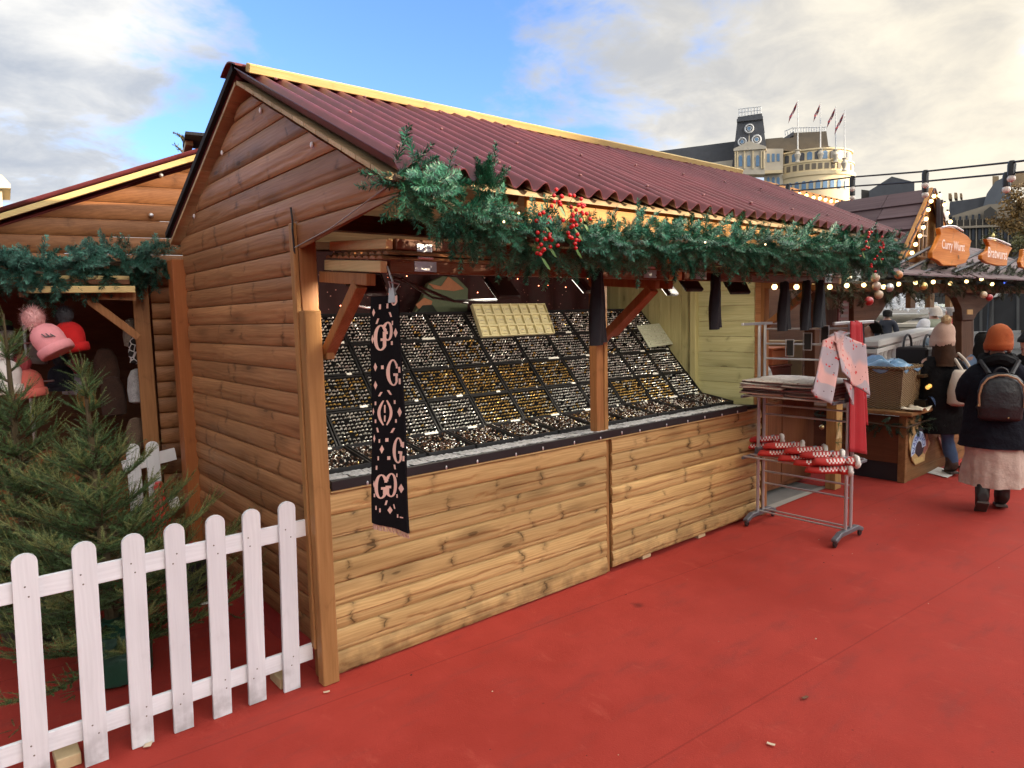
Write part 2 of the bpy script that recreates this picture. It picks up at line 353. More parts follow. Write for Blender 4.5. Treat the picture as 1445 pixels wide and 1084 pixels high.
tag(g.build('ground', plain('grey_paving', (.065,.063,.06), .8, 0, .25, 3, .2)), kind='structure')
g = MB()
g.grid(lambda u,v: Vector((-6+18*u, -9+ (12.3+9)*v, -.001)), 2, 2)
red = tag(g.build('red_floor', ground_mat()), kind='structure')
# ---------------------------------------------------------------- main stall
XW = 1.33; RY, RZ = 3.63, 2.99; SF, SB = .486, .46; X0, X1 = 1.25, 5.66; YF, YB = 2.15, 5.08
def rtop(y): return RZ-SF*(RY-y) if y < RY else RZ-SB*(y-RY)
stall = thing('market_stall', 'long timber jewellery stall with maroon corrugated roof and light log lap counter', 'market stall', (1.33, 3.1, 0))
# side wall with its gable
def span(z):
    u = z+.075
    yb = min(4.99, RY+(RZ-u)/SB); yf = 3.10 if z < 2.195 else max(YF+.02, RY-(RZ-u)/SF)
    return (yf, max(yb, yf+.002))
mb = MB(); zs = [.165+.1128*i for i in range(19)]; zs = [z for z in zs if z < 2.15]+[2.205]+[2.205+.1225*i for i in range(1,6)]+[2.885]
planks(mb, (XW, 0, 0), (0,1,0), (0,0,1), (-1,0,0), zs, span, .013, 70, .010, waney=.35)
mb.build('side_wall', W_SIDE, stall, smooth=True, sharp=50)
mb = MB(); mb.box((XW+.002,3.11,.0),(XW+.06,5.0,2.2)); mb.box((XW+.0005,3.14,.0),(XW+.03,4.98,.163), 1)
mb.build('wall_core', [W_DARKY, plain('red_skirting', (.36,.035,.03), .7)], stall)
mb = MB(); mb.add([(XW+.03,3.11,2.2),(XW+.03,4.98,2.2),(XW+.03,RY,2.9)],[(0,1,2)]); mb.add([(XW+.05,3.11,2.2),(XW+.05,4.98,2.2),(XW+.05,RY,2.9)],[(2,1,0)]); mb.build('gable_lining', W_DARKY, stall)
for y, z in ((3.42,2.775),(2.86,2.50),(4.02,2.69),(4.62,2.42)):
    mb = MB(); mb.ball((XW-.030,y,z),.011,8,6,sc=(.6,1,1.3)); mb.build('rake_fixing', WHITEP, stall, smooth=True)
# posts
def post(name, lo, hi, mat, par=stall, bev=.004):
    b = MB(); b.box(lo, hi); return b.build(name, mat, par, bev=bev)
post('corner_post', (1.315,3.085,0), (1.40,3.16,2.25), W_POST)
post('corner_post', (1.296,3.02,0), (1.378,3.082,1.80), W_POSTL)
post('wall_trim', (1.288,3.086,.165), (1.312,3.13,2.20), W_POSTL)
post('rear_post', (1.235,4.955,0), (1.325,5.075,2.18), W_POSTR)
post('centre_post', (3.305,3.10,0), (3.375,3.165,2.05), W_POST)
post('centre_post', (3.3755,3.095,0), (3.412,3.160,2.05), W_POSTL)
post('end_post', (5.305,3.07,0), (5.385,3.15,2.25), W_POST)
post('end_post', (5.27,4.9,0), (5.35,4.98,2.2), W_POST)
# counter fronts
for x0, x1, z0 in ((1.395,3.362,.004),(3.418,5.285,.03)):
    mb = MB(); zz = np.linspace(z0, .925, 9)
    planks(mb, (0,3.098,0), (1,0,0), (0,0,1), (0,-1,0), list(zz), lambda z: (x0,x1), .017, 90, .010, waney=.85)
    mb.box((x0+.02,3.0995,.06),(x1-.02,3.14,.92)); mb.build('counter_front', W_COUNTER, stall, smooth=True, sharp=50)
mb = MB(); mb.beam((1.395,3.075,.936),(5.22,3.075,.936),.05,.018); mb.build('counter_sill', W_PALEX, stall)
for x in (3.75,4.42): 
    b = MB(); b.box((x,3.09,-.0005),(x+.09,3.22,.026)); b.build('packing_block', PALEBOARD, stall)
# skids under the stall
mb = MB(); mb.box((1.42,3.2,0),(5.25,3.3,.09)); mb.build('skid', W_DARKX, stall)
mb = MB(); mb.box((1.42,4.8,0),(5.25,4.9,.09)); mb.build('skid', W_DARKX, stall)
mb = MB(); mb.box((1.40,3.2,.091),(5.26,4.98,.13)); mb.build('stall_floor', W_DARKX, stall)
# inner side wall at the far end
mb = MB(); zz = np.linspace(.6, 2.2, 13); planks(mb, (5.30,0,0), (0,-1,0), (0,0,1), (-1,0,0), list(zz), lambda z: (-3.70,-3.15), .003, 1, .012, prof=[0,.02,.05,.5,.95,.98,1]); mb.build('end_wall', W_INY, stall)
mb = MB()
for i in range(9): y = 3.765+i*.125; mb.box((5.288-.004*(i%2),y,.6),(5.30,y+.121,2.2+.25*(y<4.4)))
mb.build('end_wall_boarding', W_INZ, stall)
post('end_wall_stud', (5.24,3.702,.6), (5.30,3.762,2.3), W_INZ)
mb = MB(); planks(mb, (5.303,0,0), (0,1,0), (0,0,1), (1,0,0), [.03+.1128*i for i in range(20)], lambda z: (3.1,4.99), .016, 1, .010); 
planks(mb, (5.303,0,0), (0,1,0), (0,0,1), (1,0,0), [2.205+.1225*i for i in range(0,6)], span, .016, 1, .010)
mb.build('far_side_wall', W_SIDE, stall, smooth=True, sharp=50)
# back wall and its dark red glitter drape
mb = MB(); mb.box((1.40,4.93,.1),(5.28,4.98,2.34)); mb.build('back_wall', W_DARKX, stall)
def drape_mat():
    m = N('red_glitter_drape'); co = m.coord(); n1 = m.noise(co, 9, 4)
    vo = m.n('ShaderNodeTexVoronoi'); m.l(co, vo.inputs['Vector']); vo.inputs['Scale'].default_value = 55
    h = m.n('ShaderNodeSeparateColor'); m.l(vo.outputs['Color'], h.inputs[0])
    c = m.mix(n1, (.012,.0015,.003), (.055,.005,.007)); sp = m.math('MULTIPLY', m.math('GREATER_THAN', h.outputs[0], .93), m.ramp(vo.outputs['Distance'], .1, .35, 1, 0))
    c = m.mix(sp, c, (.75,.3,.25)); m.setc(c, m.math('SUBTRACT', .75, m.math('MULTIPLY', sp, .55))); m.bump(n1, .6, .02); return m.mat
mb = MB(); mb.sheet(lambda u,v: ((1.42+3.84*u, 4.80+.03*math.sin(u*70)+.015*math.sin(u*31), 1.2+1.06*v), (0,-1,0)), 120, 3, .004); mb.build('back_drape', drape_mat(), stall, smooth=True)
# display bench
def bench(y):
    if y < 3.25: return .957
    if y < 3.60: return .957+(y-3.25)*.16
    return 1.013+(y-3.60)*1.09
mb = MB()
prof = [(3.055,.948),(3.055,.972),(3.07,.972),(3.25,.957),(3.60,1.013),(4.32,1.798),(4.34,1.798),(4.34,.95)]
mb.prism([(y,z) for y,z in prof], (1.395,0,0), (0,1,0), (0,0,1), 3.80); mb.build('display_bench', FELT, stall)
mb = MB(); mb.beam((1.395,3.048,.962),(5.02,3.048,.962),.012,.05); mb.build('bench_edging', BLACK, stall, bev=.003)
mb = MB()
for i in range(15): mb.ball((1.55+i*.24+random.uniform(-.05,.05),3.038,.945+random.uniform(0,.012)),.006,6,5,sc=(1,.6,2))
o = mb.build('edging_clips', GALV, stall, smooth=True); o.name = 'edging_clip'; o['kind'] = 'stuff'
# roof -----------------------------------------------------------
def slope(name, y0, z0, y1, z1, mat, xa=X0, xb=X1, pitch=.105, amp=.021):
    L = math.hypot(y1-y0, z1-z0); nz = Vector((0, -(z1-z0)/L, (y1-y0)/L)); 
    if nz.z < 0: nz = -nz
    nu = int((xb-xa)/pitch*10)
    def fn(u, v):
        x = xa+(xb-xa)*u; w = math.sin((x-xa)/pitch*2*PI+PI*.6)*amp+.0035*(int((x-xa)/.84) % 2)+.002*math.sin(int((x-xa)/.84)*5+v*4)
        sag = .004*math.sin(x*2.1+v*3)+.003*math.sin(x*5.3)
        return Vector((x, y0+(y1-y0)*v, z0+(z1-z0)*v))+nz*(w+sag), nz
    b = MB(); b.sheet(fn, nu, 4, .004); return b.build(name, mat, stall, smooth=True, sharp=60)
slope('front_roof_sheet', YF-.02, rtop(YF-.02)+.02, RY-.02, RZ+.012, ROOFM)
slope('rear_roof_sheet', YB+.02, rtop(YB)+.012, RY+.02, RZ+.012, ROOFM)
def deck(name, ya, yb, s):
    b = MB(); k = 13
    for i in range(k):
        a0 = ya+(yb-ya)*i/k; a1 = ya+(yb-ya)*(i+1)/k-.005*(1 if yb > ya else -1)
        z0, z1 = rtop(a0)-.024, rtop(a1)-.024; t = .019
        b.add([(X0+.012,a0,z0-t),(X1-.01,a0,z0-t),(X1-.01,a1,z1-t),(X0+.012,a1,z1-t),(X0+.012,a0,z0),(X1-.01,a0,z0),(X1-.01,a1,z1),(X0+.012,a1,z1)],
              [(0,3,2,1),(4,5,6,7),(0,1,5,4),(1,2,6,5),(2,3,7,6),(3,0,4,7)])
    return b.build(name, W_DECKY, stall)
deck('front_roof_deck', YF+.03, RY-.006, 1); deck('rear_roof_deck', YB-.01, RY+.006, 1)
# verge felt, ridge
mb = MB(); mb.add([(X0-.004,RY-.01,RZ+.052),(X0-.004,YB+.03,rtop(YB)+.045),(X0-.004,YB+.03,rtop(YB)+.012),(X0-.004,RY-.01,RZ+.016),(X0+.02,RY-.01,RZ+.052),(X0+.02,YB+.03,rtop(YB)+.045),(X0+.02,YB+.03,rtop(YB)+.012),(X0+.02,RY-.01,RZ+.016)],
       [(0,3,2,1),(4,5,6,7),(0,1,5,4),(1,2,6,5),(2,3,7,6),(3,0,4,7)]); mb.build('verge_felt', FELT, stall)
mb = MB(); ya = 3.505; mb.beam((X0+.03,ya,rtop(ya)+.066),(X1-.02,ya,rtop(ya)+.060),.05,.042,(0,-.4,.9)); mb.build('ridge_batten', wood('sunny_batten', (.40,.28,.10),(.56,.43,.20),0,.5,.6,.1,.2), stall, bev=.004)
def cap(u, v):
    x = X0-.02+(X1-X0+.03)*u; a = (v-.5)*2; y = RY+.012+a*.115; z = RZ+.060-abs(a)**1.5*.040+.003*math.sin(x*9); return Vector((x,y,z)), Vector((0,a*.4,1)).normalized()
mb = MB(); mb.sheet(cap, 60, 8, .006); mb.build('ridge_cap', plain('maroon_ridge', (.16,.036,.034), .5, 0, .3, 14, .1), stall, smooth=True)
mb = MB()
for k in range(9):
    for x in np.arange(X0+.12, X1, .478):
        y = YF+.12+k*.185
        if k % 3 == 0: mb.ball((x+(k%2)*.1, y, rtop(y)+.058), .010, 6, 4, sc=(1,1,.6))
o = mb.build('roof_nail', plain('nail_cap', (.22,.10,.10), .4), stall, smooth=True); o['kind'] = 'stuff'
# eaves: rafters' fascia in the sun
mb = MB(); mb.box((1.95,2.215,2.11),(X1-.05,2.235,rtop(2.22)-.05)); mb.build('fascia', W_FASC, stall, bev=.003)
mb = MB(); mb.beam((1.345,2.24,2.235),(1.345,3.06,2.212),.03,.05); mb.build('gable_rail', W_DARKY, stall)
mb = MB()
for x in (1.9,2.6,3.3,4.0,4.7,5.4): mb.beam((x,2.24,rtop(2.24)-.085),(x,3.55,rtop(3.55)-.085),.04,.07)
o = mb.build('rafters', W_DARKY, stall); o.name = 'rafter'; o['kind'] = 'stuff'
mb = MB(); mb.beam((1.34,3.12,2.22),(5.36,3.12,2.22),.07,.08); mb.build('head_beam', W_DARKX, stall)
# lifted hatches, two leaves folded over one another
def hatch(xa, xb):
    yf, yb = 2.555, 3.06
    zl = lambda y: 1.968+(y-yf)*.085; zu = lambda y: 2.062+(y-yf)*.075
    for nm, zf, hh, dx in (('lower_hatch_leaf', zl, .052, 0), ('upper_hatch_leaf', zu, .046, .03)):
        b = MB(); a0, a1 = xa+dx, xb-dx
        b.beam((a0+.03,yf,zf(yf)),(a1-.03,yf,zf(yf)),.045,hh); fr = b.build(nm, W_DARKX, stall, bev=.003)
        for x in (a0,a1):
            c = MB(); c.beam((x,yf-.02,zf(yf-.02)),(x,yb,zf(yb)),.034,hh-.004); c.build('leaf_end_rail', W_PALEY, fr, bev=.003)
        c = MB(); off = hh/2+.006 if nm[0] == 'l' else -hh/2-.006
        n = 9
        for i in range(n):
            y0 = yf-.035+(yb-yf+.03)*i/n; y1 = y0+(yb-yf+.03)/n-.003
            pts = [(y0, 0), (y0+.01, .010), ((y0+y1)/2, .014), (y1-.01, .010), (y1, 0)]
            c.prism([(y, zf(y)+off+(q if nm[0] == 'l' else q-.014)) for y, q in pts], (a0-.012,0,0), (0,1,0), (0,0,1), a1-a0+.024)
        c.build('leaf_boarding', W_SIDEX, fr)
    for x in (xa+.16, xb-.25):
        c = MB(); c.box((x,yf-.027,zu(yf)-.028),(x+.075,yf-.0225,zu(yf)+.004)); c.box((x-.015,yf-.027,zl(yf)-.018),(x+.095,yf-.0225,zl(yf)+.026)); c.tube([(x,yf-.03,zl(yf)+.04),(x+.075,yf-.03,zl(yf)+.04)],.006,6)
        for q in (.012,.037,.062): c.ball((x+q,yf-.028,zu(yf)-.012),.004,6,4)
        c.build('hinge', GALV, stall)
hatch(1.44, 3.36); hatch(3.44, 5.50)
# angled brackets
def brace(x, y0, z0, y1, z1, mat=W_POST):
    b = MB(); b.beam((x,y0,z0),(x,y1,z1),.05,.055,(1,0,0)); b.build('brace', mat, stall, bev=.003)
    b = MB(); b.beam((x,2.62,1.918),(x,3.08,1.958),.045,.05); b.build('brace_arm', mat, stall, bev=.003)
brace(1.425,3.07,1.60,2.72,1.905); brace(3.33,3.09,1.57,2.66,1.90); brace(3.46,3.09,1.62,2.75,1.90); brace(5.33,3.06,1.62,2.70,1.90)
post('brace_shoe', (1.40,3.03,1.57), (1.44,3.082,1.625), W_POSTL)
# hook and cable on the gable
mb = MB(); h = Vector((XW-.035, 3.105, 2.27)); mb.tube([h,h+Vector((0,-.012,-.06)),h+Vector((-.01,-.03,-.10)),(1.302,3.10,1.99),(1.31,3.125,1.86)],.005,6); mb.build('gable_cable', BLACK, stall)

# unseen building added behind the camera; its roofline keeps low sun off the floor
opp = thing('shade_building', 'long unseen stone building added behind the viewer to shade the floor', 'building', (12,-19,0))
b = MB(); b.box((-30,-24,0),(75,-18,OPPH-1.2)); b.build('wall', plain('terrace_stone', (.36,.33,.28), .8, 0, .15, 2, .2), opp)
b = MB(); b.prism([(-24.2,OPPH-1.2),(-17.7,OPPH-1.2),(-21,OPPH+1.0)], (-30,0,0), (0,1,0), (0,0,1), 105); b.build('roof', plain('terrace_slate', (.08,.085,.1), .6, 0, .2, 3, .2), opp)
for i in range(34):
    for z in (1.2,4.4,7.4)[:3]:
        if z+1.9 > OPPH-1.3: continue
        b = MB(); b.box((-28+i*3,-18.02,z),(-26.7+i*3,-17.95,z+1.9)); b.build('window', plain('terrace_glass', (.03,.035,.045), .1), opp)

b = MB(); b.box((34,-40,0),(120,-18.5,21)); b.build('tall_shade_block', plain('terrace_stone', (.36,.33,.28), .8, 0, .15, 2, .2), opp)  # unseen taller block, added to throw the far square into shade
# ---------------------------------------------------------------- goods on the display
SILVER = plain('silver', (.90,.88,.85), .30, .8, .12, 300, 0, isl=.12)
GOLD = plain('gold', (.72,.47,.15), .30, .8, .15, 300, 0, isl=.2)
STONE = plain('dark_stone', (.10,.05,.03), .15, 0, .5, 300, 0, isl=.5)
TRAY = plain('black_foam_tray', (.0045,.0045,.005), .95, 0, .3, 120, .2, spec=.08)
TAGW = plain('white_card', (.75,.74,.70), .7, 0, .08, 40, .05)
SLA = math.atan(1.09); SU = Vector((0, math.cos(SLA), math.sin(SLA))); SN = Vector((0, -math.sin(SLA), math.cos(SLA)))
def onslope(x, s, h=0.0): return Vector((x, 3.60, 1.013))+SU*s+SN*h
def ring_mesh(ns=7, stone=False):
    vs, fs = [], []
    R, w = .0068, .0042                     # half hoop standing in its slot; local x across, y along the slope, z out
    for i in range(ns+1):
        a = PI*(-.08+1.16*i/ns); th = .0018+.0020*math.sin(PI*i/ns)
        for r_, y in ((R, -w), (R+th, -w*.5), (R+th, w*.5), (R, w)): vs.append((r_*math.cos(a), y, r_*math.sin(a)-.002))
    for i in range(ns):
        for q in range(3): fs.append((i*4+q, i*4+q+1, (i+1)*4+q+1, (i+1)*4+q))
        fs.append((i*4+3, i*4, (i+1)*4, (i+1)*4+3))
    if stone:
        o = len(vs); vs += [(.0065,0,.0105),(0,.0055,.0105),(-.0065,0,.0105),(0,-.0055,.0105),(0,0,.0165)]
        fs += [(o,o+1,o+4),(o+1,o+2,o+4),(o+2,o+3,o+4),(o+3,o,o+4)]
    return np.array(vs), fs
RV, RF = ring_mesh(5); RV2, RF2 = ring_mesh(5, True)
TW, TH = .348, .258; TX0 = 1.362
goldset = {(3,1),(4,1),(5,1),(6,1),(4,0),(5,0),(8,0)}
halfgold = {(0,1),(1,1),(4,2),(2,1),(9,0)}
ordn = ['first','second','third','fourth','fifth','sixth','seventh','eighth','ninth','tenth','eleventh']
rown = ['lowest sloping row','second row from below','third row from below','top row']
rings = []
for c in range(11):
    for r_ in range(4):
        x0 = TX0+c*TW; s0 = .004+r_*TH
        kind = 'gold' if (c, r_) in goldset else 'mixed' if (c, r_) in halfgold else 'silver'
        lab = {'gold':'black tray of gold rings','mixed':'black tray of mixed gold and silver rings','silver':'black tray of silver rings'}[kind]
        t = thing('ring_tray', f'{lab}, {ordn[c]} from left, {rown[r_]}', 'jewellery tray', onslope(x0+TW/2, s0+.01), 'trays of rings on the sloping display')
        b = MB(); R = Matrix((Vector((1,0,0)), SU, SN)).transposed(); tilt = random.uniform(-.004,.004)
        def P(x, s, h): return onslope(x0+x, s0+s, h)
        def bx(b, xa, sa, ha, xb, sb, hb):
            vs = [P(x,s,h) for h in (ha,hb) for x,s in ((xa,sa),(xb,sa),(xb,sb),(xa,sb))]
            b.add(vs, [(0,3,2,1),(4,5,6,7),(0,1,5,4),(1,2,6,5),(2,3,7,6),(3,0,4,7)])
        bx(b, .006,.004,.001, .342,.252,.010); b.build('foam_pad', TRAY, t)
        b = MB(); 
        for q in ((.004,.002,.342,.014),(.004,.244,.342,.254),(.004,.014,.014,.244),(.332,.014,.342,.244)): bx(b, q[0],q[1],.0105,q[2],q[3],.024+tilt)
        b.build('tray_rim', BLACK, t)
        b = MB(); bx(b, .24+random.uniform(-.05,.06),-.003,.026,.262+random.uniform(0,.06),.012,.031); b.build('price_tag', TAGW, t)
        nc, nr = 12, 9
        for i in range(nc):
            for j in range(nr):
                if random.random() < .04: continue
                p = P(.030+.288*i/(nc-1)+random.uniform(-.002,.002), .026+.206*j/(nr-1)+random.uniform(-.002,.002), .011)
                k = random.random()
                mt = 0 if kind == 'silver' else 1 if kind == 'gold' else int(k < .5)
                if random.random() < (.22 if kind == 'gold' else .05): mt = 1-mt
                sc = random.uniform(.85,1.25); a = random.gauss(0,.18)
                M = R.to_4x4() @ Matrix.Rotation(a,4,'Z') @ Matrix.Rotation(random.gauss(0,.12),4,'X') @ Matrix.Scale(sc,4); M.translation = p
                rings.append(((p-Vector((0,0,EYE))).length, mt, random.random() < .3, M))
rings.sort(key=lambda q: q[0]); near, rest = rings[:290], rings[290:]
base = {}
for d, mt, st, M in near:
    key = (mt, st)
    if key not in base:
        b = MB(); b.add(RV2 if st else RV, RF2 if st else RF); me = b.build('ring', GOLD if mt else SILVER); base[key] = me.data; bpy.data.objects.remove(me)
    o = bpy.data.objects.new('ring', base[key]); COL.objects.link(o); o.matrix_world = M
    tag(o, ('small gold' if mt else 'small silver')+' ring '+('with a pointed top ' if st else '')+'standing in a slot of a black foam tray', 'ring', 'rings standing in the trays')
b = MB()
for mt in (0,1):
    for st in (False, True):
        Ms = [np.array(q[3]) for q in rest if q[1] == mt and q[2] == st]
        if Ms: b.inst(RV2 if st else RV, RF2 if st else RF, Ms, mt)
tag(b.build('rings', [SILVER, GOLD]), 'rows of small silver and gold rings filling the farther trays', 'rings', None, 'stuff')
# flat trays of loose pieces below the slope
loose = MB(); Ml = [[],[],[]]
for c in range(11):
    x0 = 1.40+c*.344
    t = thing('loose_jewellery_tray', f'flat black tray of loose earrings below the slope, {ordn[c]} from left', 'jewellery tray', (x0+.17,3.43,.99), 'flat trays along the foot of the slope')
    zt = lambda y: .960+(y-3.25)*.16
    b = MB(); b.add([(x0+.006,3.272,zt(3.272)+.001),(x0+.336,3.272,zt(3.272)+.001),(x0+.336,3.592,zt(3.592)+.001),(x0+.006,3.592,zt(3.592)+.001),(x0+.006,3.272,zt(3.272)+.008),(x0+.336,3.272,zt(3.272)+.008),(x0+.336,3.592,zt(3.592)+.008),(x0+.006,3.592,zt(3.592)+.008)], [(0,3,2,1),(4,5,6,7),(0,1,5,4),(1,2,6,5),(2,3,7,6),(3,0,4,7)])
    b.build('tray_base', TRAY, t); b = MB()
    for p, q in (((x0+.008,3.274),(x0+.334,3.274)),((x0+.008,3.59),(x0+.334,3.59)),((x0+.01,3.27),(x0+.01,3.592)),((x0+.332,3.27),(x0+.332,3.592))):
        b.beam((*p, zt(p[1])+.016),(*q, zt(q[1])+.016), .008, .024)
    b.build('tray_rim', BLACK, t)
    n = 330
    for _ in range(n):
        x = x0+random.uniform(.025,.317); y = random.uniform(3.292,3.575)
        M = Matrix.Translation((x,y,zt(y)+random.uniform(.010,.024))) @ Matrix.Rotation(random.uniform(0,6.3),4,'Z') @ Matrix.Rotation(random.uniform(-1.2,1.2),4,'X') @ Matrix.Scale(random.uniform(.4,.8),4)
        k = random.random(); Ml[0 if k < (.10 if c == 6 else .34) else 1 if k < (.35 if c == 6 else .38) else 2].append(np.array(M))
for i, q in enumerate(Ml): loose.inst(RV, RF, q, i)
tag(loose.build('earrings', [SILVER, GOLD, STONE]), 'loose heaps of small earrings lying in the flat trays', 'earrings', None, 'stuff')
CELLO = plain('plastic_sachet', (.30,.31,.34), .2, .0, .5, 60, .8, .01, isl=.35)
def sachet_mesh(k):
    b = MB(); ph = k*2.3
    b.sheet(lambda u,v: ((-.055+.11*u, -.08+.16*v, .004+.004*math.sin(u*17+ph)*math.sin(v*13+ph)), (0,0,1)), 7, 9, .0015)
    o = b.build('plastic_sachet', CELLO, smooth=True); me = o.data; bpy.data.objects.remove(o); return me
SM = [sachet_mesh(k) for k in range(4)]
for i in range(31):
    o = bpy.data.objects.new('plastic_sachet', SM[i % 4]); COL.objects.link(o)
    o.location = (1.47+i*.117, 3.163+random.uniform(-.008,.008), .9735-.005*(.5)+(i%2)*.002+.002); o.rotation_euler = (-.05, 0, random.gauss(0,.1))
    tag(o, 'flat clear plastic sachet lying along the black front edge of the display', 'sachet', 'sachets along the counter edge')
# cream ring box leaning on the top row
def hit(x, y, p0, n):
    d = Vector(ray(x, y)); e = Vector((0,0,EYE)); return e+d*((Vector(p0)-e).dot(n)/d.dot(n))
CREAM = plain('cream_velvet', (.66,.60,.36), .8, 0, .1, 60, .15)
ln = Vector((0, -math.sin(math.radians(64)), math.cos(math.radians(64)))); lu = Vector((0, math.cos(math.radians(64)), math.sin(math.radians(64))))
p0 = onslope(3.13, .775, .012); pr = hit(779, 470, p0, ln); wid = pr.x-p0.x; hei = (hit(673, 432, p0, ln)-p0).dot(lu)
t = thing('ring_display_box', 'cream compartment box of rings leaning against the top row of black trays', 'display box', p0)
def cb(b, xa, sa, ha, xb, sb, hb):
    vs = [p0+Vector((x,0,0))+lu*s_+ln*h for h in (ha,hb) for x,s_ in ((xa,sa),(xb,sa),(xb,sb),(xa,sb))]
    b.add(vs, [(0,3,2,1),(4,5,6,7),(0,1,5,4),(1,2,6,5),(2,3,7,6),(3,0,4,7)])
b = MB(); cb(b, 0,0,0, wid,hei,.014); b.build('box_base', CREAM, t)
b = MB()
for i in range(9): x = wid*i/8; cb(b, max(x-.006,0),.0,.0145, min(x+.006,wid),hei,.036)
for j in range(4): s_ = hei*j/3; cb(b, .0065,max(s_-.006,0),.0145, wid-.0065,min(s_+.006,hei),.034)
b.build('divider', CREAM, t)
b = MB()
for i in range(8):
    for j in range(3):
        q = p0+Vector((wid*(i+.5)/8,0,0))+lu*(hei*(j+.5)/3)+ln*.018
        b.prism([(-.028,-.022),(.028,-.022),(.024,.016),(-.024,.016)], q+ln*0.0, Vector((1,0,0)), lu, .006)
        b.tube([q+Vector((-.016,0,0))+ln*.012, q+ln*.016, q+Vector((.016,0,0))+ln*.012], .0025, 5, 1)
o = b.build('ring_cushion', [CREAM, SILVER], t); o['kind'] = 'stuff'
# pale card of small studs at the right end
t = thing('stud_card', 'pale card of small studs standing at the right end of the black trays', 'display card', onslope(5.1,.56,.03))
b = MB(); cs = [onslope(x,s_,h) for h in (.028,.034) for x,s_ in ((4.90,.555),(5.265,.575),(5.285,.835),(4.945,.82))]
b.add(cs, [(0,3,2,1),(4,5,6,7),(0,1,5,4),(1,2,6,5),(2,3,7,6),(3,0,4,7)]); b.build('card', plain('pale_green_card', (.60,.63,.50), .6, 0, .06, 30, .05), t)
b = MB()
for j in range(8):
    for i in range(13): b.ball(onslope(4.945+i*.0245+j*.003,.59+j*.029,.036), .0055, 5, 4, sc=(1.3,.8,.8))
o = b.build('stud', SILVER, t); o['kind'] = 'stuff'
# ---------------------------------------------------------------- lamps under the hatch
LAMPF = emit('lamp_face', (1,.93,.78), 1.0)
def flood(px, py, y, w, h, yaw, tilt, lab, power):
    p = on(px, py, 1, y); t = thing('floodlight', lab, 'floodlight', p, 'floodlights over the jewellery')
    R = Matrix.Rotation(yaw, 3, 'Z') @ Matrix.Rotation(tilt, 3, 'X')
    b = MB(); b.box(p+Vector((-w/2,-.016,-h/2)), p+Vector((w/2,.014,h/2)), 0, R, p); b.build('housing', BLACK, t, bev=.006)
    b = MB(); b.box(p+Vector((-w/2+.012,.0145,-h/2+.012)), p+Vector((w/2-.012,.018,h/2-.012)), 0, R, p); b.build('lamp_glass', LAMPF, t)
    b = MB(); q = p+R@Vector((0,0,h/2)); top = Vector((p.x, p.y+.02, 1.965)); 
    b.tube([p+R@Vector((-w/2-.008,0,0)), p+R@Vector((-w/2-.008,0,h/2+.02)), top, p+R@Vector((w/2+.008,0,h/2+.02)), p+R@Vector((w/2+.008,0,0))], .005, 5); b.build('bracket', BLACK, t)
    L = bpy.data.objects.new('lamp_light', bpy.data.lights.new('lamp_light', 'AREA')); COL.objects.link(L); L.parent = t
    L.data.shape = 'RECTANGLE'; L.data.size = w; L.data.size_y = h; L.data.energy = power*.26; L.data.color = (1,.90,.72); L.data.spread = math.radians(150)
    pos = R@Vector((0,.03,0)); L.location = pos; L.rotation_euler = (R@Vector((0,1,0))).to_track_quat('-Z','Z').to_euler()
flood(517,403,2.92,.17,.12,-.15,-.75,'black floodlight hanging above the patterned black scarf',7)
flood(709,407,2.92,.19,.14,.2,-.7,'black floodlight with a tilted face above the cream ring box',8)
flood(822,402,2.95,.15,.13,.5,-.7,'black floodlight half hidden behind the folded scarf at the centre post',7)
flood(943,407,2.92,.17,.12,.3,-.65,'left of the two black floodlights hanging side by side right of the centre brace',7)
flood(975,402,2.80,.16,.11,-.1,-.7,'right of the two black floodlights hanging side by side right of the centre brace',6)
flood(1040,405,2.80,.17,.13,-.35,-.7,'black floodlight tilted sideways before the pale plank end wall',6)
# ---------------------------------------------------------------- scarves on hooks
def knit(name, c, s=220, rough=.95, var=.25): return plain(name, c, rough, 0, var, s, .5, .004)
KBLACK = knit('black_knit', (.008,.008,.011))
def folded_scarf(p, w, L, lab, L2=None, yaw=0.0, flare=1.25):
    b = MB(); L2 = L2 or L*.97; cy, sy = math.cos(yaw), math.sin(yaw)
    for sgn, ll, off in ((-1,L,0),(1,L2,.012)):
        def fn(u, v):
            a = 2*PI*u; wide = w*.66*(.42+.58*min(1,v*2.2)**.6)*(1+(flare-1)*v)
            cx = sgn*w*.24*min(1,v*1.6)**.7+.006*math.sin(v*6+sgn); th = .024+.004*math.sin(v*5+sgn)
            x = cx+wide*.62*math.cos(a)+.002*math.sin(v*8+a*3); y = off*sgn+th*math.sin(a)*(1+.35*math.cos(3*a))
            return Vector(p)+Vector((x*cy-y*sy, x*sy+y*cy, -ll*v))
        n, k = 18, 14; vs = [fn(i/n, j/k) for j in range(k+1) for i in range(n)]
        fs = [(j*n+i, j*n+(i+1)%n, (j+1)*n+(i+1)%n, (j+1)*n+i) for j in range(k) for i in range(n)]+[tuple(range(n))[::-1], tuple(k*n+i for i in range(n))]
        b.add(vs, fs)
    b.ball(Vector(p)+Vector((0,0,-.01)), w*.25, 10, 6, sc=(1,.6,.6))
    o = b.build('folded_scarf', KBLACK, None, smooth=True, loc=p); tag(o, lab, 'scarf', 'black knitted scarves hung under the hatch'); return o
def scarf_at(px, y0, y1, Y, wpx, lab, **k):
    p = on(px, y0, 1, Y); q = on(px, y1, 1, Y); dep = (p-Vector((0,0,EYE))).dot(Vector(fw)); return folded_scarf(p, wpx*dep/F, p.z-q.z, lab, **k)
scarf_at(845,381,487,2.50,36,'black folded scarf hanging in front of the centre post', yaw=.3)
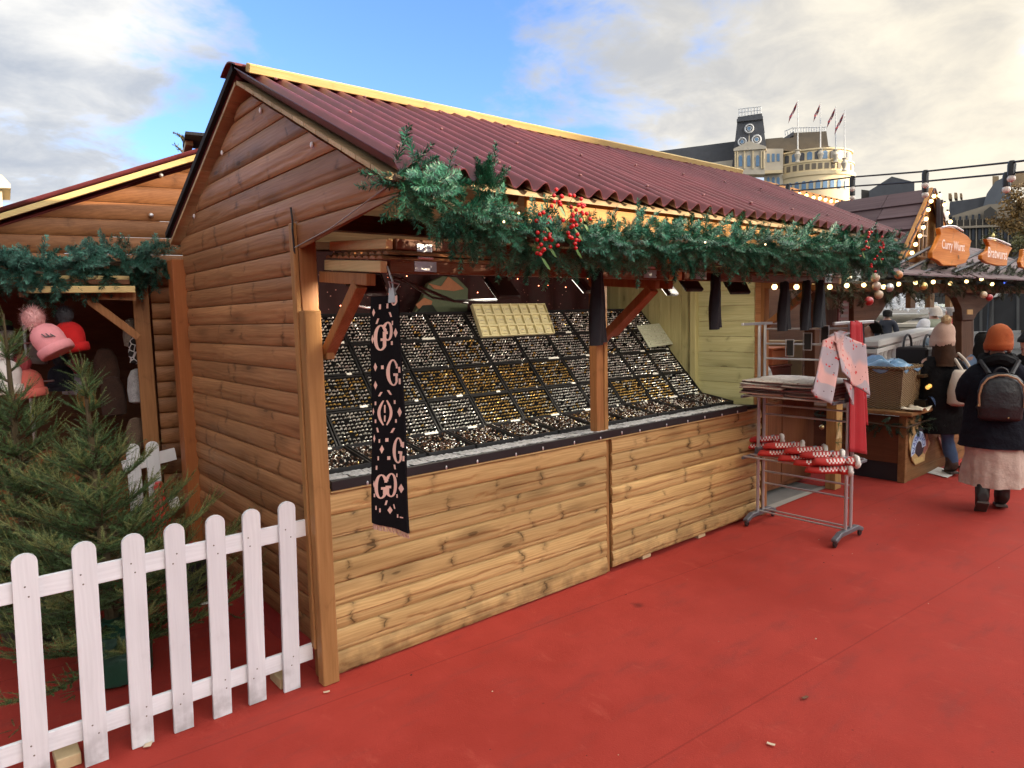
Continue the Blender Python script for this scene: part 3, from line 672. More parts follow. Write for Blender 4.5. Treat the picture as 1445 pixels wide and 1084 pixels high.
scarf_at(1012,386,465,2.50,27,'black folded scarf with a small white tag, alone before the pale end wall', yaw=.2)
scarf_at(1109,398,467,2.50,24,'leftmost of the three black scarves hanging over the clothes rack')
scarf_at(1140,396,466,2.50,20,'middle one of the three black scarves hanging over the clothes rack')
scarf_at(1159,396,462,2.50,22,'rightmost of the three black scarves hanging over the clothes rack', flare=1.5)
b = MB(); q = on(1020,459,1,2.46); b.box(q+Vector((-.006,-.003,-.008)), q+Vector((.006,.0,.008))); 
# the patterned scarf: pale letters and lozenges woven into black
pr = on(572, 600, 1, 2.46); sd = Vector((-.30,.954,0)).normalized()*-1; sn = Vector((-.954,-.30,0)).normalized()
tl, tr_ = hit(525,419,pr,sn), hit(564,416,pr,sn); bl, br = hit(527,737,pr,sn), hit(579,752,pr,sn)
def sc_pt(u, v, h=0.0):
    v2 = v; a = tl.lerp(bl, v2); c = tr_.lerp(br, v2); p = a.lerp(c, u)
    return p+sn*(.007*math.sin(u*7+.6)+.004*math.sin(v*9)+h)
ts = thing('patterned_scarf', 'long black scarf with pale letters and lozenges hanging at the left opening', 'scarf', tl.lerp(tr_,.5))
b = MB(); b.sheet(lambda u,v: (sc_pt(u,v), sn), 16, 40, .010); b.build('cloth', plain('black_wool', (.006,.0055,.007), .95, 0, .25, 200, .3, spec=.15), ts, smooth=True)
PINK = plain('pale_pink_weave', (.80,.53,.44), .85, 0, .08, 200, .2)
def suv(x, y):                       # pattern position measured on the scarf's own width and length
    v = (y-112)/(992+ (x-70)*.25-112); l = 66+10*v*0.4+(y-112)*.006; r_ = 174+(y-112)*.047
    return (x-l)/(r_-l), v
def ribbon(b, pts, w):
    P = [Vector((x,y)) for x,y in pts]; vs = []
    for i, p in enumerate(P):
        d = (P[min(i+1,len(P)-1)]-P[max(i-1,0)]).normalized(); n = Vector((-d.y,d.x)); ww = 1.12*(w[i] if hasattr(w,'__len__') else w)
        for s_ in (-1,1):
            q = p+n*ww*.5*s_; u, v = suv(q.x,q.y); vs.append(sc_pt(min(max(u,.01),.992),v,.0068))
    b.add(vs, [(2*i,2*i+1,2*i+3,2*i+2) for i in range(len(P)-1)])
def gee(b, cx, cy, w, h, flip=False, a0=35, a1=322):
    n = 22; s_ = -1 if flip else 1; pts = []; ws = []
    for i in range(n+1):
        a = math.radians(a0+(a1-a0)*i/n); pts.append((cx+s_*w/2*math.cos(a), cy-h/2*math.sin(a))); ws.append(5+6.5*abs(math.cos(a))**1.5)
    ribbon(b, pts, ws)
    x1, y1 = pts[-1]; ribbon(b, [(cx+s_*w*.36, y1+2),(cx+s_*w*.36, cy+h*.06)], 10); ribbon(b, [(cx+s_*w*.0, cy+h*.08),(cx+s_*w*.55, cy+h*.08)], 9)
    xa, ya = pts[0]; ribbon(b, [(xa+s_*1, ya-6),(xa+s_*1, ya+h*.12)], 8)
def loz(b, x, y, w, h):
    c = [suv(x,y-h/2), suv(x+w/2,y), suv(x,y+h/2), suv(x-w/2,y)]; b.add([sc_pt(min(max(u,.01),.992),v,.0068) for u,v in c], [(0,1,2,3)])
def sq(b, x, y, w, h, k=0):
    b.add([sc_pt(min(max(u,.01),.992),v,.0068) for u,v in (suv(x-w/2+k,y-h/2), suv(x+w/2+k,y-h/2), suv(x+w/2-k,y+h/2), suv(x-w/2-k,y+h/2))], [(0,1,2,3)])
b = MB(); gee(b,108,268,34,92); gee(b,131,245,30,66,True); gee(b,152,402,42,96); gee(b,150,702,36,96) if False else gee(b,172,702,36,96)
ribbon(b,[(182,380),(182,402)],9); ribbon(b,[(182,424),(182,446)],8); ribbon(b,[(194,668),(194,690)],8); ribbon(b,[(197,722),(197,742)],8)
gee(b,113,845,34,92); gee(b,146,840,34,90,True)
for s_ in (-1,1): ribbon(b, [(120+s_*(5+15*math.sin(PI*i/14)), 508+96*i/14) for i in range(15)], [4+5*math.sin(PI*i/14) for i in range(15)])
ribbon(b,[(119,526),(119,556)],4); ribbon(b,[(119,566),(119,590)],4); gee(b,158,128,22,40,False,180,400)
for x,y,w,h in ((80,272,11,34),(167,252,20,36),(90,378,13,34),(89,448,14,34),(178,553,22,38),(79,550,8,30),(112,698,14,34),(189,850,26,38),(143,940,18,32),(84,655,9,32),(83,172,12,30),(88,835,8,30),(97,1010,6,20)): loz(b,x,y,w,h)
for x,y,w,h,k in ((97,205,6,20,3),(128,150,7,18,0),(141,183,8,18,-4),(104,152,6,18,0),(151,215,7,16,0),(148,290,9,14,0),(113,380,8,14,0),(128,395,6,14,0),(155,515,8,14,0),(88,518,6,14,0),(160,588,8,14,0),(88,588,6,14,0),(105,483,7,16,4),(135,478,8,18,-5),(147,625,9,18,5),(96,622,6,18,-2),(127,662,10,14,0),(103,665,5,14,0),(135,733,10,14,0),(101,733,5,16,0),(158,768,7,18,-2),(96,770,6,16,0),(168,800,6,14,0),(170,882,6,14,0),(90,880,6,14,0),(130,910,6,18,2),(158,925,5,18,-2),(110,940,5,16,0),(172,962,6,14,0),(96,930,5,16,0),(190,966,16,5,0)): sq(b,x,y,w,h,k)
o = b.build('print', PINK, ts)  # pale letters and lozenges that belong to the weave of the scarf
b = MB()
for i in range(46):
    u = (i+.5)/46; a = sc_pt(u, .998); b.tube([a, a+Vector((random.uniform(-.004,.004),0,-.012)), a+Vector((random.uniform(-.008,.008),0,-.026))], .0022, 4)
o = b.build('fringe', plain('pink_fringe', (.50,.31,.24), .9), ts)
b = MB(); c = tl.lerp(tr_,.78); b.prism([(-.02,-.03),(.02,-.03),(.012,.03),(-.012,.03)], c+sn*.012, -sd, (0,0,1), .012); b.tube([c+Vector((0,0,.03)), c+Vector((.01,.02,.06)), c+Vector((0,.03,.10)), c+Vector((0,.04,.12))], .004, 6)
b.tube([c+Vector((.01,0,.02)), c+Vector((.03,0,.045)), c+Vector((-.02,0,.055)), c+Vector((-.01,0,.02))], .0035, 6)
tag(b.build('spring_clip', STEEL, None, smooth=True, loc=c), 'steel spring clip holding the top of the patterned scarf', 'clip')
# cables
b = MB(); A = [on(*q) for q in ((556,392,1,2.7),(600,408,1,2.8),(640,425,1,2.9),(700,423,1,3.0))]; b.tube(A,.008,6); b.tube([on(568,392,1,2.7),on(585,405,1,2.75),on(610,420,1,2.9),on(660,428,1,3.0)],.006,6)
tag(b.build('cable', BLACK, None, smooth=True), 'drooping black cable under the left hatch beside the patterned scarf', 'cable')
b = MB(); A = [on(488,423,1,2.9), on(500,431,1,2.9), on(520,435,1,2.9), on(545,428,1,2.9)]; b.tube(A,.005,6); tag(b.build('white_flex', WHITEP, None, smooth=True), 'short white flex curving behind the left brace', 'flex')
b = MB(); b.tube([(1.285,3.06,2.085),(1.29,2.7,2.13),(1.31,2.2,2.245)],.0028,5); tag(b.build('guy_wire', STEEL), 'thin grey wire running from the gable hook up to the garland', 'wire')
# camouflage bag on the drape
t = thing('camouflage_bag', 'green and rust camouflage bag hanging on the dark red drape', 'bag', on(620,440,1,4.6))
CAMO = [plain('camo_green', (.10,.12,.075), .9, 0, .2, 90, .3), plain('camo_rust', (.36,.15,.08), .9, 0, .2, 90, .3), plain('camo_dark', (.02,.025,.02), .9, 0, .2, 90, .3)]
Y = 4.60
def flat(name, mat, pts, t_, par, Y): 
    b = MB(); q = [on(x,y,1,Y) for x,y in pts]; b.prism([(v.x,v.z) for v in q], (0,Y,0), (1,0,0), (0,0,1), t_); return b.build(name, mat, par, bev=.006)
flat('bag_body', CAMO[0], [(580,442),(592,420),(600,400),(620,390),(640,392),(656,408),(655,440)], .05, t, Y)
flat('rust_patch', CAMO[1], [(604,400),(622,404),(632,390),(655,408),(640,411),(612,408)], .006, t, Y-.052)
flat('rust_patch', CAMO[1], [(586,430),(598,420),(610,425),(608,432),(590,436)], .006, t, Y-.052)
flat('dark_patch', CAMO[2], [(588,441),(596,431),(610,430),(617,441)], .006, t, Y-.06)
# fairy lights on the drape
b = MB()
for i in range(26): b.ball((random.uniform(1.5,5.0), 4.76, random.uniform(1.85,2.12)), .0045, 5, 4)
o = b.build('fairy_light', emit('fairy_red', (1,.25,.12), 4), None); tag(o, 'tiny red fairy lights scattered over the dark red drape', 'fairy lights', None, 'stuff')
# ---------------------------------------------------------------- garlands
def needle_sprig(nn=110, L=.2, r0=.034, w=.0034, seed=0):
    g = np.random.default_rng(seed); vs, fs = [], []
    for i in range(nn):
        s = g.uniform(.02,1); a = g.uniform(0,2*PI); ln_ = r0*(.55+.6*math.sin(PI*min(1,s*.9+.12)))*g.uniform(.75,1.15); fwd = g.uniform(.25,.75)
        c = np.array([0,0,L*s]); rad = np.array([math.cos(a),math.sin(a),0]); tan = np.array([-math.sin(a),math.cos(a),0])
        tip = c+rad*ln_*math.cos(fwd)+np.array([0,0,ln_*math.sin(fwd)]); o = len(vs)
        mid = (c*.45+tip*.55); vs += [c, mid+tan*w*.5, tip, mid-tan*w*.5]; fs.append((o,o+1,o+2,o+3))
    return np.array(vs), fs
def bend(vs, k):
    v = vs.copy(); v[:,0] += k*v[:,2]**2; return v
SPR = [tuple((bend(v, k), f)) for k, (v, f) in zip((1.2,2.2,.5,3.0), [needle_sprig(150,.135,.027,.0042,s) for s in range(4)])]
PINE_G = plain('garland_needle', (.028,.145,.085), .45, 0, .2, 60, 0, isl=.75)
TWIG = plain('twig_brown', (.07,.045,.025), .85)
def frame_to(d, roll=0.0):
    d = Vector(d).normalized(); return d.to_track_quat('Z','X').to_matrix().to_4x4() @ Matrix.Rotation(roll,4,'Z')
def garland(path, rad, dens, lab, cat='garland', mat=PINE_G, sc=1.0, down=.45, group=None, spr=None, name='garland'):
    P = [Vector(p) for p in path]; t = thing(name, lab, cat, P[0], group); b = MB(); b.tube(P, .012*sc, 6); b.build('stem', TWIG, t, smooth=True)
    b = MB(); Ms = [[] for _ in SPR]
    for a, c in zip(P[:-1], P[1:]):
        L = (c-a).length; tan = (c-a).normalized()
        for _ in range(max(1, int(L*dens))):
            p = a.lerp(c, random.random()); q = Vector((random.gauss(0,1),random.gauss(0,1),random.gauss(0,1))); q -= tan*q.dot(tan)*.8; q.normalize()
            d = q+tan*random.uniform(-.9,.9)+Vector((0,-.1,-down)); s_ = sc*random.uniform(.65,1.2)
            M = frame_to(d, random.uniform(0,6.28)) @ Matrix.Scale(s_,4); M.translation = p+q*rad*random.uniform(0,.75); Ms[random.randrange(len(SPR))].append(np.array(M))
    for (v,f), m in zip(SPR, Ms):
        if m: b.inst(v, f, m)
    b.build('foliage', mat, t); return t
gp = [on(*q, 1, 2.11) for q in ((556,250),(585,262),(620,282),(660,305),(700,320),(750,338),(800,345),(850,343),(900,342),(950,342),(1000,344),(1050,348),(1100,350),(1150,354),(1200,358),(1235,356),(1256,346))]
GAR = garland(gp, .085, 250, 'long bushy green garland with red berries along the front eave of the jewellery stall')
b = MB()                                # the upright tuft over the roof edge
Ms = []
for i in range(16):
    M = frame_to((random.gauss(0,.35),random.gauss(-.1,.3),1), i) @ Matrix.Scale(random.uniform(.7,1.0),4); M.translation = on(684,268,1,2.10)+Vector((random.gauss(0,.03),0,random.gauss(0,.03))); Ms.append(np.array(M))
b.inst(*SPR[0], Ms); b.build('upright_tuft', PINE_G, GAR)
BERRY = plain('red_berry', (.55,.012,.014), .25, 0, .15, 50, 0); LEAF = plain('holly_leaf', (.10,.20,.05), .45)
def berries(px, py, n=9, Y=1.98, par=None):
    c = on(px, py, 1, Y); b = MB()
    for i in range(n):
        q = c+Vector((random.gauss(0,.018),random.gauss(0,.012),random.gauss(0,.020))); b.ball(q, .0082, 8, 6)
        b.tube([q, c+Vector((0,.05,.01))], .0012, 3, 1)
    b.sheet(lambda u,v: (c+Vector((.01+.05*v,.01,-.02-.05*v+.02*math.sin(PI*u)*math.sin(PI*v)))+Vector((0,0,.02*(u-.5)*math.sin(PI*v))), (0,-1,.2)), 3, 4, .001, 1)
    b.build('berry_cluster', [BERRY, LEAF], par or GAR, smooth=True)
for q in ((786,279),(769,312),(810,314),(772,337),(763,355),(809,339),(822,305),(814,291)): berries(*q, Y=1.975)
for q in ((1225,335),(1244,343),(1242,357),(1232,379),(1218,350)): berries(*q, n=5, Y=1.97)
LED = emit('warm_led', (1,.72,.35), 1.5)
for q in ((732,301),(711,313),(995,342),(1080,345)):
    b = MB(); b.ball(on(*q,1,1.97), .0045, 6, 4); b.build('led', LED, GAR)
# ---------------------------------------------------------------- white picket fence
FY = 3.118
fence = thing('picket_fence', 'white picket fence standing on the red floor in front of the fir trees', 'fence', (.6,FY,0))
def picket(x, z0, z1, w, lean, par, y=FY, name='picket'):
    b = MB(); h = w/2; pts = [(-h,z0),(h,z0)]
    for i in range(9): a = PI*i/8; pts.append((h*math.cos(a), z1-.035+.035*math.sin(a)))
    b.prism([(x+px_+lean*(pz), pz) for px_, pz in pts], (0,y,0), (1,0,0), (0,0,1), .018)
    for pz in (.745,.785,.125,.165):
        if z0 < .2: b.ball((x+lean*pz+random.uniform(-.02,.02), y-.0185, pz), .0035, 6, 4, 1, (1,.4,1))
    return b.build(name, [FENCEP, plain('nail_head', (.16,.13,.11), .5)], par, bev=.0025)
for i, (x, z0, z1) in enumerate(((.012,.01,.905),(.165,-.004,.91),(.362,.0,.912),(.530,.002,.905),(.690,.003,.913),(.852,.0,.916),(1.008,.004,.912),(1.172,.0,.915))):
    picket(x, max(z0,.001), z1, .082 if i < 4 else .078, .022+random.uniform(-.006,.006), fence, FY-.003*random.random())
for z0, z1, dz in ((.725,.805,.0),(.105,.185,.0)):
    b = MB(); b.box((-.5,FY+.002,z0),(1.292,FY+.020,z1)); b.build('rail', FENCEX, fence, bev=.002)
for x in (1.13,.23,-.25):
    b = MB(); b.box((x,FY+.022,0),(x+.085,FY+.16,.05)); b.build('foot_block', PALEBOARD, fence, bev=.003)
# a second bit of the same fence between the stalls
f2 = thing('picket_fence', 'short piece of white picket fence in the gap beside the rear post', 'fence', (1.05,5.15,.6))
for x in (.965,1.085,1.20):
    picket(x, .45, .955+.0*x, .082, .0, f2, 5.2) if x < 1.15 else None
b = MB(); b.beam((.90,5.212,.80),(1.235,5.212,.845),.018,.085); b.build('rail', WHITEP, f2, bev=.002)
b = MB(); b.beam((.93,5.212,.47),(1.235,5.212,.50),.018,.07); b.build('rail', WHITEP, f2, bev=.002)
t = thing('gas_bottle', 'red gas bottle standing behind the fir tree below the short white fence', 'gas bottle', (1.085,5.08,.0))
RED = plain('red_enamel', (.50,.018,.016), .35, 0, .15, 30, .05)
b = MB(); b.lathe([(.045,0),(.058,.02),(.058,.50),(.045,.56),(.022,.60)], (1.085,5.08,.0), 16); b.build('bottle_body', RED, t, smooth=True)
b = MB(); b.lathe([(.030,.602),(.034,.66),(.022,.69)], (1.085,5.08,.0), 12); b.build('valve_cap', RED, t, smooth=True)
t = thing('bucket', 'dark bucket with a red lid on the floor between fir tree and stall wall', 'bucket', (1.15,4.75,0))
b = MB(); b.lathe([(.10,0),(.135,.24),(.145,.25),(.145,.27)], (1.15,4.75,0), 18); b.build('pail', plain('blue_black_plastic', (.02,.025,.04), .4), t, smooth=True)
b = MB(); b.lathe([(.140,.272),(.135,.295),(.08,.30)], (1.15,4.75,0), 18); b.build('lid', RED, t, smooth=True)
# ---------------------------------------------------------------- fir trees
FIRN = plain('fir_needle', (.064,.116,.036), .55, 0, .25, 40, 0, isl=.75)
FIRT = plain('fir_needle_tip', (.17,.19,.06), .55, 0, .25, 40, 0, isl=.5)
BARK = plain('fir_bark', (.075,.055,.026), .9, 0, .3, 60, .5)
def fir_sprig(nn, L, r0, w, seed):
    g = np.random.default_rng(seed); vs, fs = [], []
    for i in range(nn):
        s = g.uniform(0,1); a = g.uniform(0,2*PI); l_ = r0*(1.05-.45*s)*g.uniform(.7,1.1); f_ = g.uniform(.45,.95)
        c = np.array([0,0,L*s]); rad = np.array([math.cos(a),math.sin(a),0]); tn = np.array([-math.sin(a),math.cos(a),0])
        tip = c+rad*l_*math.cos(f_)+np.array([0,0,l_*math.sin(f_)]); o = len(vs); vs += [c-tn*w*.5, c+tn*w*.5, tip]; fs.append((o,o+1,o+2))
    for i in range(3):     # the twig itself
        a = 2*PI*i/3; vs.append(np.array([.003*math.cos(a),.003*math.sin(a),0])); 
    vs.append(np.array([0,0,L])); o = len(vs)-4; fs += [(o,o+1,o+3),(o+1,o+2,o+3),(o+2,o,o+3)]
    return np.array(vs), fs
FS = [fir_sprig(62,.13,.021,.0024,s+50) for s in range(4)]
def fir(base, H, R, lab, tipv, seed, zlow=.16, kt=.70):
    g = random.Random(seed); base = Vector(base); tipv = Vector(tipv); t = thing('fir_tree', lab, 'fir tree', base, 'cut fir trees')
    ax = lambda z: base.lerp(tipv, z/H)
    b = MB(); b.tube([ax(H*q) for q in (0,.2,.5,.8,.93,1)], [.036,.032,.022,.012,.008,.004], 8); b.build('trunk', BARK, t, smooth=True)
    br = MB(); Ms = [[] for _ in FS]; Mt = [[] for _ in FS]
    def spr(p, d, s, tipq):
        M = frame_to(d, g.uniform(0,6.28)) @ Matrix.Scale(s,4); M.translation = p
        (Mt if tipq else Ms)[g.randrange(4)].append(np.array(M))
    z = zlow
    while z < H*.95:
        k = z/H; ln_ = (R*(max(.0,kt+.02-k)/kt)**.8*g.uniform(.8,1.1)+.08) if k < kt else .07*(1.05-k)/.25; nb = 9 if k < .5 else 7 if k < kt else 2
        a0 = g.uniform(0,6.28)
        for i in range(nb):
            a = a0+2*PI*i/nb+g.uniform(-.25,.25); zz = z+g.uniform(-.04,.04); el = -.12+.75*k+g.uniform(-.12,.15)
            p = ax(zz); d = Vector((math.cos(a)*math.cos(el), math.sin(a)*math.cos(el), math.sin(el))); L = ln_*g.uniform(.75,1.1)
            pts = [p+d*L*q+Vector((0,0,.28*L*q*q)) for q in (0,.3,.6,.85,1)]
            br.tube(pts, [.009,.007,.005,.003,.002], 4, cap=False)
            n = max(4, int(L/.035))
            for j in range(n):
                q = .15+.85*(j+.5)/n; m = min(int(q*4),3); qq = [0,.3,.6,.85,1]; 
                P_ = p+d*L*q+Vector((0,0,.28*L*q*q)); tan = (d+Vector((0,0,.56*q))).normalized(); side = tan.cross(Vector((0,0,1))).normalized()
                for s_ in (-1,1):
                    dd = tan*.75+side*s_*g.uniform(.5,.95)+Vector((0,0,g.uniform(-.05,.5))); spr(P_, dd, g.uniform(.7,1.15)*(1.1-.25*q), q > .72 and g.random() < .55)
                spr(P_, tan+Vector((0,0,g.uniform(-.1,.5))), g.uniform(.75,1.05), q > .8)
                if g.random() < .6: spr(P_, tan*.5+Vector((0,0,1)), g.uniform(.6,.9), q > .5)
        z += H*.052*g.uniform(.8,1.2)
    for q in np.linspace(kt,.985,16): spr(ax(H*q), Vector((g.gauss(0,.25),g.gauss(0,.25),1)), .55, True)
    o = br.build('branch', BARK, t); o['kind'] = 'stuff'
    cr = MB()
    for i,(v,f) in enumerate(FS):
        if Ms[i]: cr.inst(v, f, Ms[i], 0)
        if Mt[i]: cr.inst(v, f, Mt[i], 1)
    cr.build('crown', [FIRN, FIRT], t); return t
t1 = fir((.566,3.80,0), 1.56, .68, 'bushy fir tree in a dark green bag just behind the white picket fence', (.545,3.95,1.60), 3)
b = MB(); b.lathe([(.10,0),(.155,.03),(.16,.16),(.13,.26),(.06,.31)], (.566,3.80,0), 18, sx=1.0, sy=1.0); b.build('green_bag', plain('green_bag', (.008,.055,.035), .4, 0, .3, 12, .6, .02), t1, smooth=True)
t2 = fir((.30,4.62,0), 1.78, .60, 'taller fir tree at the left edge behind the bushy one', (.285,4.5,1.83), 8)
b = MB(); b.lathe([(.12,0),(.15,.02),(.16,.2),(.11,.27)], (.30,4.62,0), 16); b.build('pot', plain('black_pot', (.015,.015,.018), .5), t2, smooth=True)
# fallen bits of fir and chips on the floor
LIT = plain('litter_chip', (.55,.45,.33), .8, isl=.3)
for i, (px_, py_, s_) in enumerate(((20,1030,.05),(332,872,.08),(95,985,.05))):
    p = on(px_, py_, 2, .004); b = MB(); Ms = []
    for k in range(5): M = frame_to((random.gauss(0,1),random.gauss(0,1),.12), k) @ Matrix.Scale(s_/.1,4); M.translation = p+Vector((random.gauss(0,.03),random.gauss(0,.03),.008)); Ms.append(np.array(M))
    b.inst(*FS[0], Ms); tag(b.build('fir_sprig', FIRN, None, loc=p), ['broken fir sprig on the floor by the left picket','broken fir sprig on the floor by the stall wall','broken fir sprig on the floor below the tree'][i], 'fir sprig')
for i, (x, y, s_, lab) in enumerate(((290,852,.05,'white scrap of card on the floor between tree and stall wall'),(210,1050,.028,'pale chip of wood at the foot of a picket'),(461,978,.012,'small pale chip on the red floor near the corner post'),(1136,986,.014,'dark dead leaf on the open red floor'),(1088,1052,.013,'pale dead leaf at the bottom of the open red floor'),(1200,741,.01,'small leaf by the foot of the clothes rack'))):
    p = on(x, y, 2, .002); b = MB(); a = random.uniform(0,3)
    b.sheet(lambda u,v: (p+Vector(((u-.5)*s_*2.4*math.cos(a)-(v-.5)*s_*math.sin(a), (u-.5)*s_*2.4*math.sin(a)+(v-.5)*s_*math.cos(a), .006+.35*s_*(u-.5)**2)), (0,0,1)), 4, 2, .002)
    tag(b.build('floor_scrap', TAGW if i == 0 else plain('dead_leaf', (.14,.06,.03), .8) if i == 3 else LIT, None, loc=p), lab, 'scrap')
# ---------------------------------------------------------------- the hat stall on the left
hs = thing('hat_stall', 'brown timber stall on the left selling knitted hats under a green garland', 'market stall', (1.3,5.5,0))
LA = math.radians(-12); ca, sa_ = math.cos(LA), math.sin(LA)
LO = Vector((1.30,5.42,0)); la = Vector((ca, sa_, 0)); ln2 = Vector((-sa_*-1, -ca, 0)); ln2 = Vector((sa_, -ca, 0))     # along the gable, outward normal (towards the viewer)
W_LSTALL = wood('stained_wood_l', (.125,.046,.017), (.29,.125,.05), 0, .9, .5, .2, .5, .4)
RIDGEX = .30; 
def lz(s): return 2.97-.40*abs(s-RIDGEX)
def lspan(z):
    h = (2.90-z)/.40; return (RIDGEX-h, min(RIDGEX+h, .95))
b = MB(); planks(b, LO, la, (0,0,1), ln2, [2.13+.118*i for i in range(7)]+[2.955], lambda z: (max(lspan(z)[0],-2.6), lspan(z)[1]), .012, 3, .010); b.build('gable', W_LSTALL, hs, smooth=True, sharp=50)
def lp(s, d, z): return LO+la*s+ln2*d+Vector((0,0,z))
b = MB(); planks(b, LO, la, (0,0,1), ln2, [.1+.113*i for i in range(19)], lambda z: (-.10,.9), .016, 1, .010); b.build('front_wall', W_SIDEX, hs, smooth=True, sharp=50)
b = MB(); b.beam(lp(-.165,.05,0), lp(-.165,.05,2.12), .12, .10, la); b.build('front_post', W_POST, hs, bev=.004)
b = MB(); b.beam(lp(-2.9,.05,2.12), lp(.1,.05,2.12), .05, .06); b.build('head_beam', W_DARKX, hs)
for z, x0, x1, d in ((2.055,-.95,-.22,.34),(1.985,-.80,-.19,.42)):
    b = MB(); b.beam(lp(x0,d,z+.0), lp(x1,d,z-.0), .05, .042); b.build('hatch_rail', W_PALEX, hs, bev=.003)
b = MB(); A = [lp(-3.0,.40,2.02), lp(-.22,.40,2.02), lp(-.22,-.5,2.00), lp(-3.0,-.5,2.00)]; b.add(A+[p+Vector((0,0,.03)) for p in A], [(0,1,2,3),(7,6,5,4),(0,4,5,1),(1,5,6,2),(2,6,7,3),(3,7,4,0)]); b.build('hatch_board', W_DARKX, hs)
b = MB(); b.beam(lp(-.80,.44,2.0), lp(-.80,-.5,1.99), .03, .12); b.build('hatch_side', W_DARKY, hs)
b = MB(); b.beam(lp(-.19,.30,1.67), lp(-.47,.30,1.93), .05, .05, ln2); b.build('brace', W_POST, hs, bev=.003)
b = MB(); b.beam(lp(-.5,.33,1.955), lp(-.19,.33,1.94), .04, .05); b.build('brace_arm', W_POST, hs)
# roof of the hat stall
def lroof(name, s0, s1):
    b = MB(); 
    def fn(u, v):
        s = s0+(s1-s0)*u; d = .10-3.2*v; nn = (la*(-.37 if s0 < RIDGEX-.5 or s1 < RIDGEX-.5 else .37)+Vector((0,0,.93))).normalized(); w = .016*math.sin(d/.0955*2*PI)
        return lp(s, d, lz(s)+.03)+nn*w, nn
    b.sheet(fn, 4, 240, .004); return b.build(name, ROOFM, hs, smooth=True, sharp=60)
lroof('roof_sheet', -2.75, RIDGEX); lroof('roof_sheet', RIDGEX+.001, 1.0)
b = MB(); b.beam(lp(-2.75,.085,lz(-2.75)-.02), lp(RIDGEX,.085,lz(RIDGEX)-.02), .03, .035); b.build('verge_batten', W_PALEX, hs)
b = MB(); b.beam(lp(RIDGEX-.09,.12,lz(RIDGEX)+.055), lp(RIDGEX-.09,-3,lz(RIDGEX)+.055), .05, .04); b.build('ridge_batten', W_PALEY, hs)
b = MB(); b.beam(lp(RIDGEX-.12,.09,lz(RIDGEX)+.075), lp(RIDGEX+.12,.09,lz(RIDGEX)+.075), .4, .02); b.build('ridge_cap', FELT, hs)
b = MB(); b.beam(lp(-3.2,-1.9,0), lp(.9,-1.9,0), .04, 4.6, (0,0,1)); b.build('rear_wall', W_DARKX, hs)
b = MB(); b.beam(lp(.1,-1.9,1.1), lp(.1,0,1.1), .04, 2.2, (0,0,1)); b.build('inner_wall', W_DARKY, hs)
b = MB(); b.beam(lp(-3.2,-.1,.45), lp(-.25,-.1,.45), .04, .9, (0,0,1)); b.build('counter_front', W_LSTALL, hs)
for (s_, z) in ((.02,2.80),(-1.0,2.45),(-.06,2.52),(-1.3,2.2)):
    b = MB(); b.ball(lp(s_,.035,z), .016, 8, 6); b.build('fixing', GALV, hs, smooth=True)
garland([lp(-2.2,.35,2.28),lp(-1.3,.4,2.13),lp(-1.0,.4,2.16),lp(-.85,.36,2.10),lp(-.62,.35,2.08),lp(-.45,.3,2.15),lp(-.2,.25,2.17),lp(-.02,.2,2.16)], .095, 260, 'ragged green garland hung across the front of the hat stall', spr=None, sc=1.35, mat=plain('garland_needle_dull', (.030,.115,.085), .6, 0, .2, 60, 0, isl=.7))
